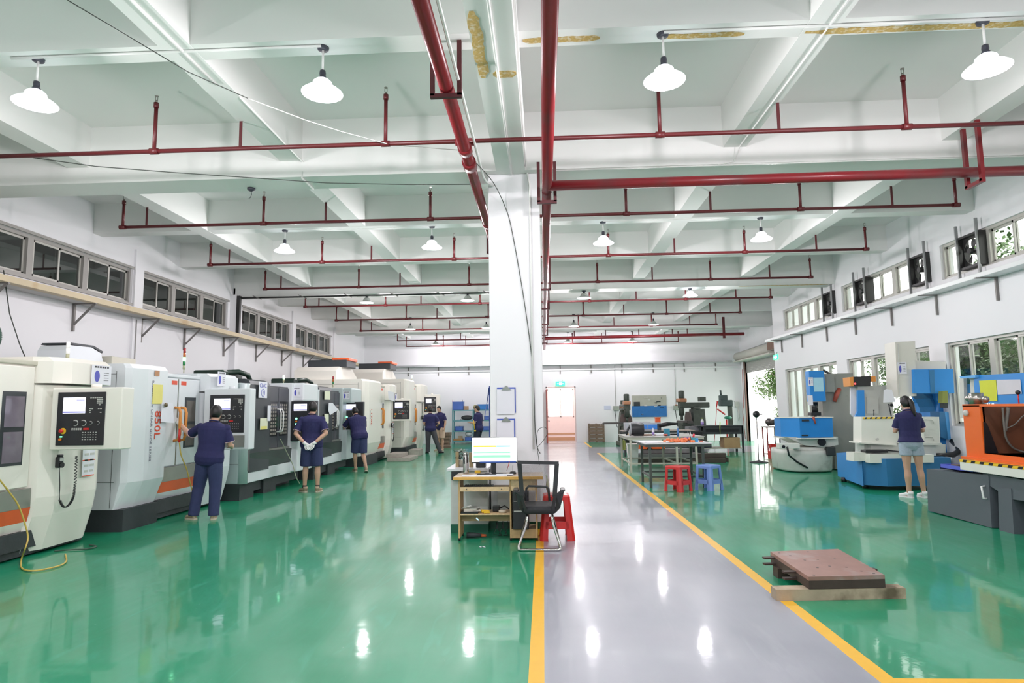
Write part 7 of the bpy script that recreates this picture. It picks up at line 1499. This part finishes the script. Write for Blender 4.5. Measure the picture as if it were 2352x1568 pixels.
b = MB(); q = W(2015, 1040, y=11.9); zr = W(2010, 1042, y=11.8).z+.012; b.box(q.x-.2, q.x+.2, 11.9, 12.1, zr, zr+.05, .01); b.tube([(q.x+.2, 12, zr+.04), (q.x+.35, 11.82, zr+.02), (q.x+.42, 11.8, zr-.2)], .015, 6); tag(b.build('remote_control', Mblk), 'black handheld control lying on the ledge of the large spark erosion machine', 'remote')
# --- orange tank machine at the right edge
xO = 5.42
t = thing('spark_eroder', 'open orange tank machine on a dark grey cabinet, cut by the right edge', 'machine', (6.1, 8.2, 0))
def fx(name, pts, x, d, m, par=None): b = MB(); b.prism([W(x_, y_, x=x) for x_, y_ in pts], (d, 0, 0)); return b.build(name, m, par or t)
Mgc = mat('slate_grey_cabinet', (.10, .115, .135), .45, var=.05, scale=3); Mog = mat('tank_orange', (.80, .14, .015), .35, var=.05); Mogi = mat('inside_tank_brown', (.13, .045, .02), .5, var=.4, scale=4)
fx('cabinet', [(2128, 1076), (2205, 1085), (2270, 1090), (2278, 1212), (2132, 1172)], xO, .9, Mgc)
fx('cabinet_bay', [(2268, 1100), (2302, 1105), (2306, 1228), (2280, 1212)], xO+.12, .8, Mblk); fx('cabinet_leg', [(2292, 1120), (2322, 1122), (2330, 1238), (2296, 1228)], xO, .8, Mgc); fx('cabinet_rail', [(2256, 1085), (2360, 1104), (2420, 1120), (2420, 1160), (2322, 1146), (2268, 1112)], xO+.01, .8, Mgc)
fx('cabinet_bay', [(2322, 1140), (2440, 1165), (2470, 1290), (2328, 1240)], xO+.15, .8, Mblk); fx('cabinet_leg', [(2440, 1120), (2530, 1140), (2560, 1330), (2455, 1290)], xO, .8, Mgc)
b = MB(); a_, c_ = W(2256, 1116, x=xO-.03), W(2261, 1145, x=xO-.03); b.tube([(xO, a_.y, a_.z), (xO-.04, a_.y, a_.z-.005), (xO-.04, c_.y, c_.z+.005), (xO, c_.y, c_.z)], .012, 8); b.build('pull_handle', Mwhite, t)
for px_c, py_c in ((2168, 1185), (2315, 1236)): q = W(px_c, py_c, z=0); b = MB(); b.cyl((xO+.15, q.y, 0), (xO+.15, q.y, .09), .03, n=10); b.build('castor', Mblk, t)
zb1 = W(2205, 1080, x=xO).z
y_a, y_b = W(2204, 1060, x=xO-.05).y, 5.6
zt3 = W(2204, 1060, x=xO-.05).z; zz0 = zt3-.1
b = MB(); b.box(xO-.05, xO+1.0, y_b, y_a, zz0, zt3, .004); b.build('table_slab', Mcst2, t)
hz = MB(); hz.box(xO-.052, xO+.06, y_b, y_a, zt3, zt3+.03); hs = hz.build('hazard_strip', Mhaz, t); hz = MB()
for k in range(14): yy_ = y_a-.06-k*.16; hz.prism([(xO-.054, yy_, zt3+.001), (xO-.054, yy_-.07, zt3+.001), (xO-.054, yy_-.09, zt3+.0315), (xO-.054, yy_-.02, zt3+.0315)], (.09, 0, 0))
hz.build('hazard_chevron', Mblk, hs)
xT = xO+.1; za_ = zt3+.03; yT0, yT1 = W(2216, 1000, x=xT).y, 5.7; zT = W(2214, 930, x=xT).z; yP = W(2256, 1000, x=xT).y
b = MB(); b.box(xT, xT+.06, yP, yT0, za_, zT, .006); b.box(xT+.06, xT+.9, yP+.03, yT0, za_, zT); b.box(xT-.006, xT+.9, yT1, yP, za_, za_+.09); b.box(xT, xT+.05, yT1, yT0, zT-.02, zT+.01); b.box(xT, xT+.9, yT1-.4, yT1, za_, zT); b.box(xT-.05, xT+.1, yT1, yT0+.04, za_, za_+.03); b.build('tank_frame', Mog, t)
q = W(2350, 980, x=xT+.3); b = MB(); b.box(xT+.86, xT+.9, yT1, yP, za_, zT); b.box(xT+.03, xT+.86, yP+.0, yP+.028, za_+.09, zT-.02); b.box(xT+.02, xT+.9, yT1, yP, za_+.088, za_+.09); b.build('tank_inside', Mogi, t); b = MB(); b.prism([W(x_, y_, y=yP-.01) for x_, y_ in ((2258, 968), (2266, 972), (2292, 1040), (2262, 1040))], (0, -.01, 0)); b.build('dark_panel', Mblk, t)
b = MB(); b.bar((xT+.6, yP-.95, za_), (xT+.6, yP-.95, zT), .05); b.build('orange_post', Mog, t)
b = MB(); b.tube(sm([W(x_, y_, y=yP-.06) for x_, y_ in ((2303, 936), (2306, 975), (2312, 1008), (2330, 1030), (2360, 1040))]), .013, 8); b.tube(sm([W(x_, y_, y=yP-.05) for x_, y_ in ((2308, 985), (2330, 975), (2350, 955), (2370, 945))]), .008, 8); b.tube(sm([W(x_, y_, y=yP-.04) for x_, y_ in ((2316, 936), (2312, 965), (2309, 990))]), .02, 8); b.build('tank_hose', mat('grey_hose', (.18, .17, .15), .5), t)
q = W(2219, 948, x=xT-.01); b = MB(); b.lathe([(.01, q.x-.02), (.035, q.x-.02), (.04, q.x-.01), (.04, q.x+.01)], (0, q.y, q.z), 18, axis='x'); b.build('pressure_gauge', Mkey, t)
q = W(2242, 916, x=xT+.25); b = MB(); b.cyl((q.x, q.y, zT+.01), (q.x, q.y, zT+.16), .085, n=22); b.cyl((q.x, q.y-.2, zT+.08), (q.x, q.y+.17, zT+.08), .03, n=10); b.ell((q.x, q.y+.15, zT+.09), (.045,)*3, 10, 8); b.ell((q.x, q.y-.18, zT+.07), (.045,)*3, 10, 8); b.build('steel_chuck', Mss, t)
# blue box behind with the sheets
a = fx('blue_cabinet', [(2236, 862), (2460, 850), (2460, 930), (2240, 926)], 6.35, .35, Mblu); fx('blue_shelf', [(2204, 864), (2240, 861), (2240, 867), (2206, 869)], 6.3, .4, Mbluw)
fx('yellow_sheet', [(2249, 874), (2288, 872), (2291, 921), (2254, 921)], 6.345, -.003, mat('acid_yellow_sheet', (.62, .66, .04), .6), a); fx('grey_sheet', [(2289, 872), (2344, 871), (2347, 904), (2292, 906)], 6.344, -.003, mat('grey_white_sheet', (.62, .63, .68), .6), a)
fx('white_post', [(2203, 868), (2213, 868), (2216, 960), (2207, 960)], 6.4, .05, Mcst); fx('white_post', [(2228, 868), (2238, 868), (2240, 920), (2230, 920)], 6.42, .05, Mcst); fx('dark_unit', [(2212, 884), (2228, 881), (2230, 925), (2214, 930)], 6.45, .2, Mblud)
b = MB(); q = W(2338, 901, x=6.2); b.cyl(q, (q.x, q.y, zT), .008, n=6); lv = b.build('lever', Mredb, t); b = MB(); b.ell(q, (.03,)*3, 10, 8); b.build('knob', Mblk, lv)
# blue parts tray on the cabinet
q = W(2195, 1078, x=xO+.1); b = MB(); y0_, y1_ = W(2160, 1076, x=xO+.02).y, W(2236, 1083, x=xO+.02).y; zc_ = zb1-.0
zc_ = max(W(2160, 1080, x=xO).z, .62)+.012
b.box(xO+.02, xO+.32, y1_, y0_, zc_, zc_+.012); b.box(xO+.02, xO+.03, y1_, y0_, zc_, zc_+.06); b.box(xO+.31, xO+.32, y1_, y0_, zc_, zc_+.06); b.box(xO+.02, xO+.32, y1_, y1_+.01, zc_, zc_+.06); b.box(xO+.02, xO+.32, y0_-.01, y0_, zc_, zc_+.06)
tag(b.build('parts_tray', mat('violet_blue_tray', (.10, .13, .62), .4)), 'violet blue parts tray on the dark grey cabinet', 'tray')
b = MB(); b.cbox((xO+.12, y0_-.2, zc_+.045), (.08, .12, .05), (0, 0, .3), .01); b.cbox((xO+.2, y0_-.1, zc_+.04), (.05, .05, .05), (0, 0, .6), .01); tag(b.build('metal_offcut', Mmills), 'brown metal offcuts in the violet blue tray', 'offcut')
b = MB(); q = W(2245, 1090, x=xO+.05); b.cbox((xO+.12, q.y, zc_+.012), (.05, .14, .02), (0, 0, .2), .006); b.bar((xO+.12, q.y-.05, zc_+.015), (xO+.1, q.y-.22, zc_+.015), .012); tag(b.build('pistol_grip_tool', Mblk), 'small black hand tool lying on the dark grey cabinet', 'tool')
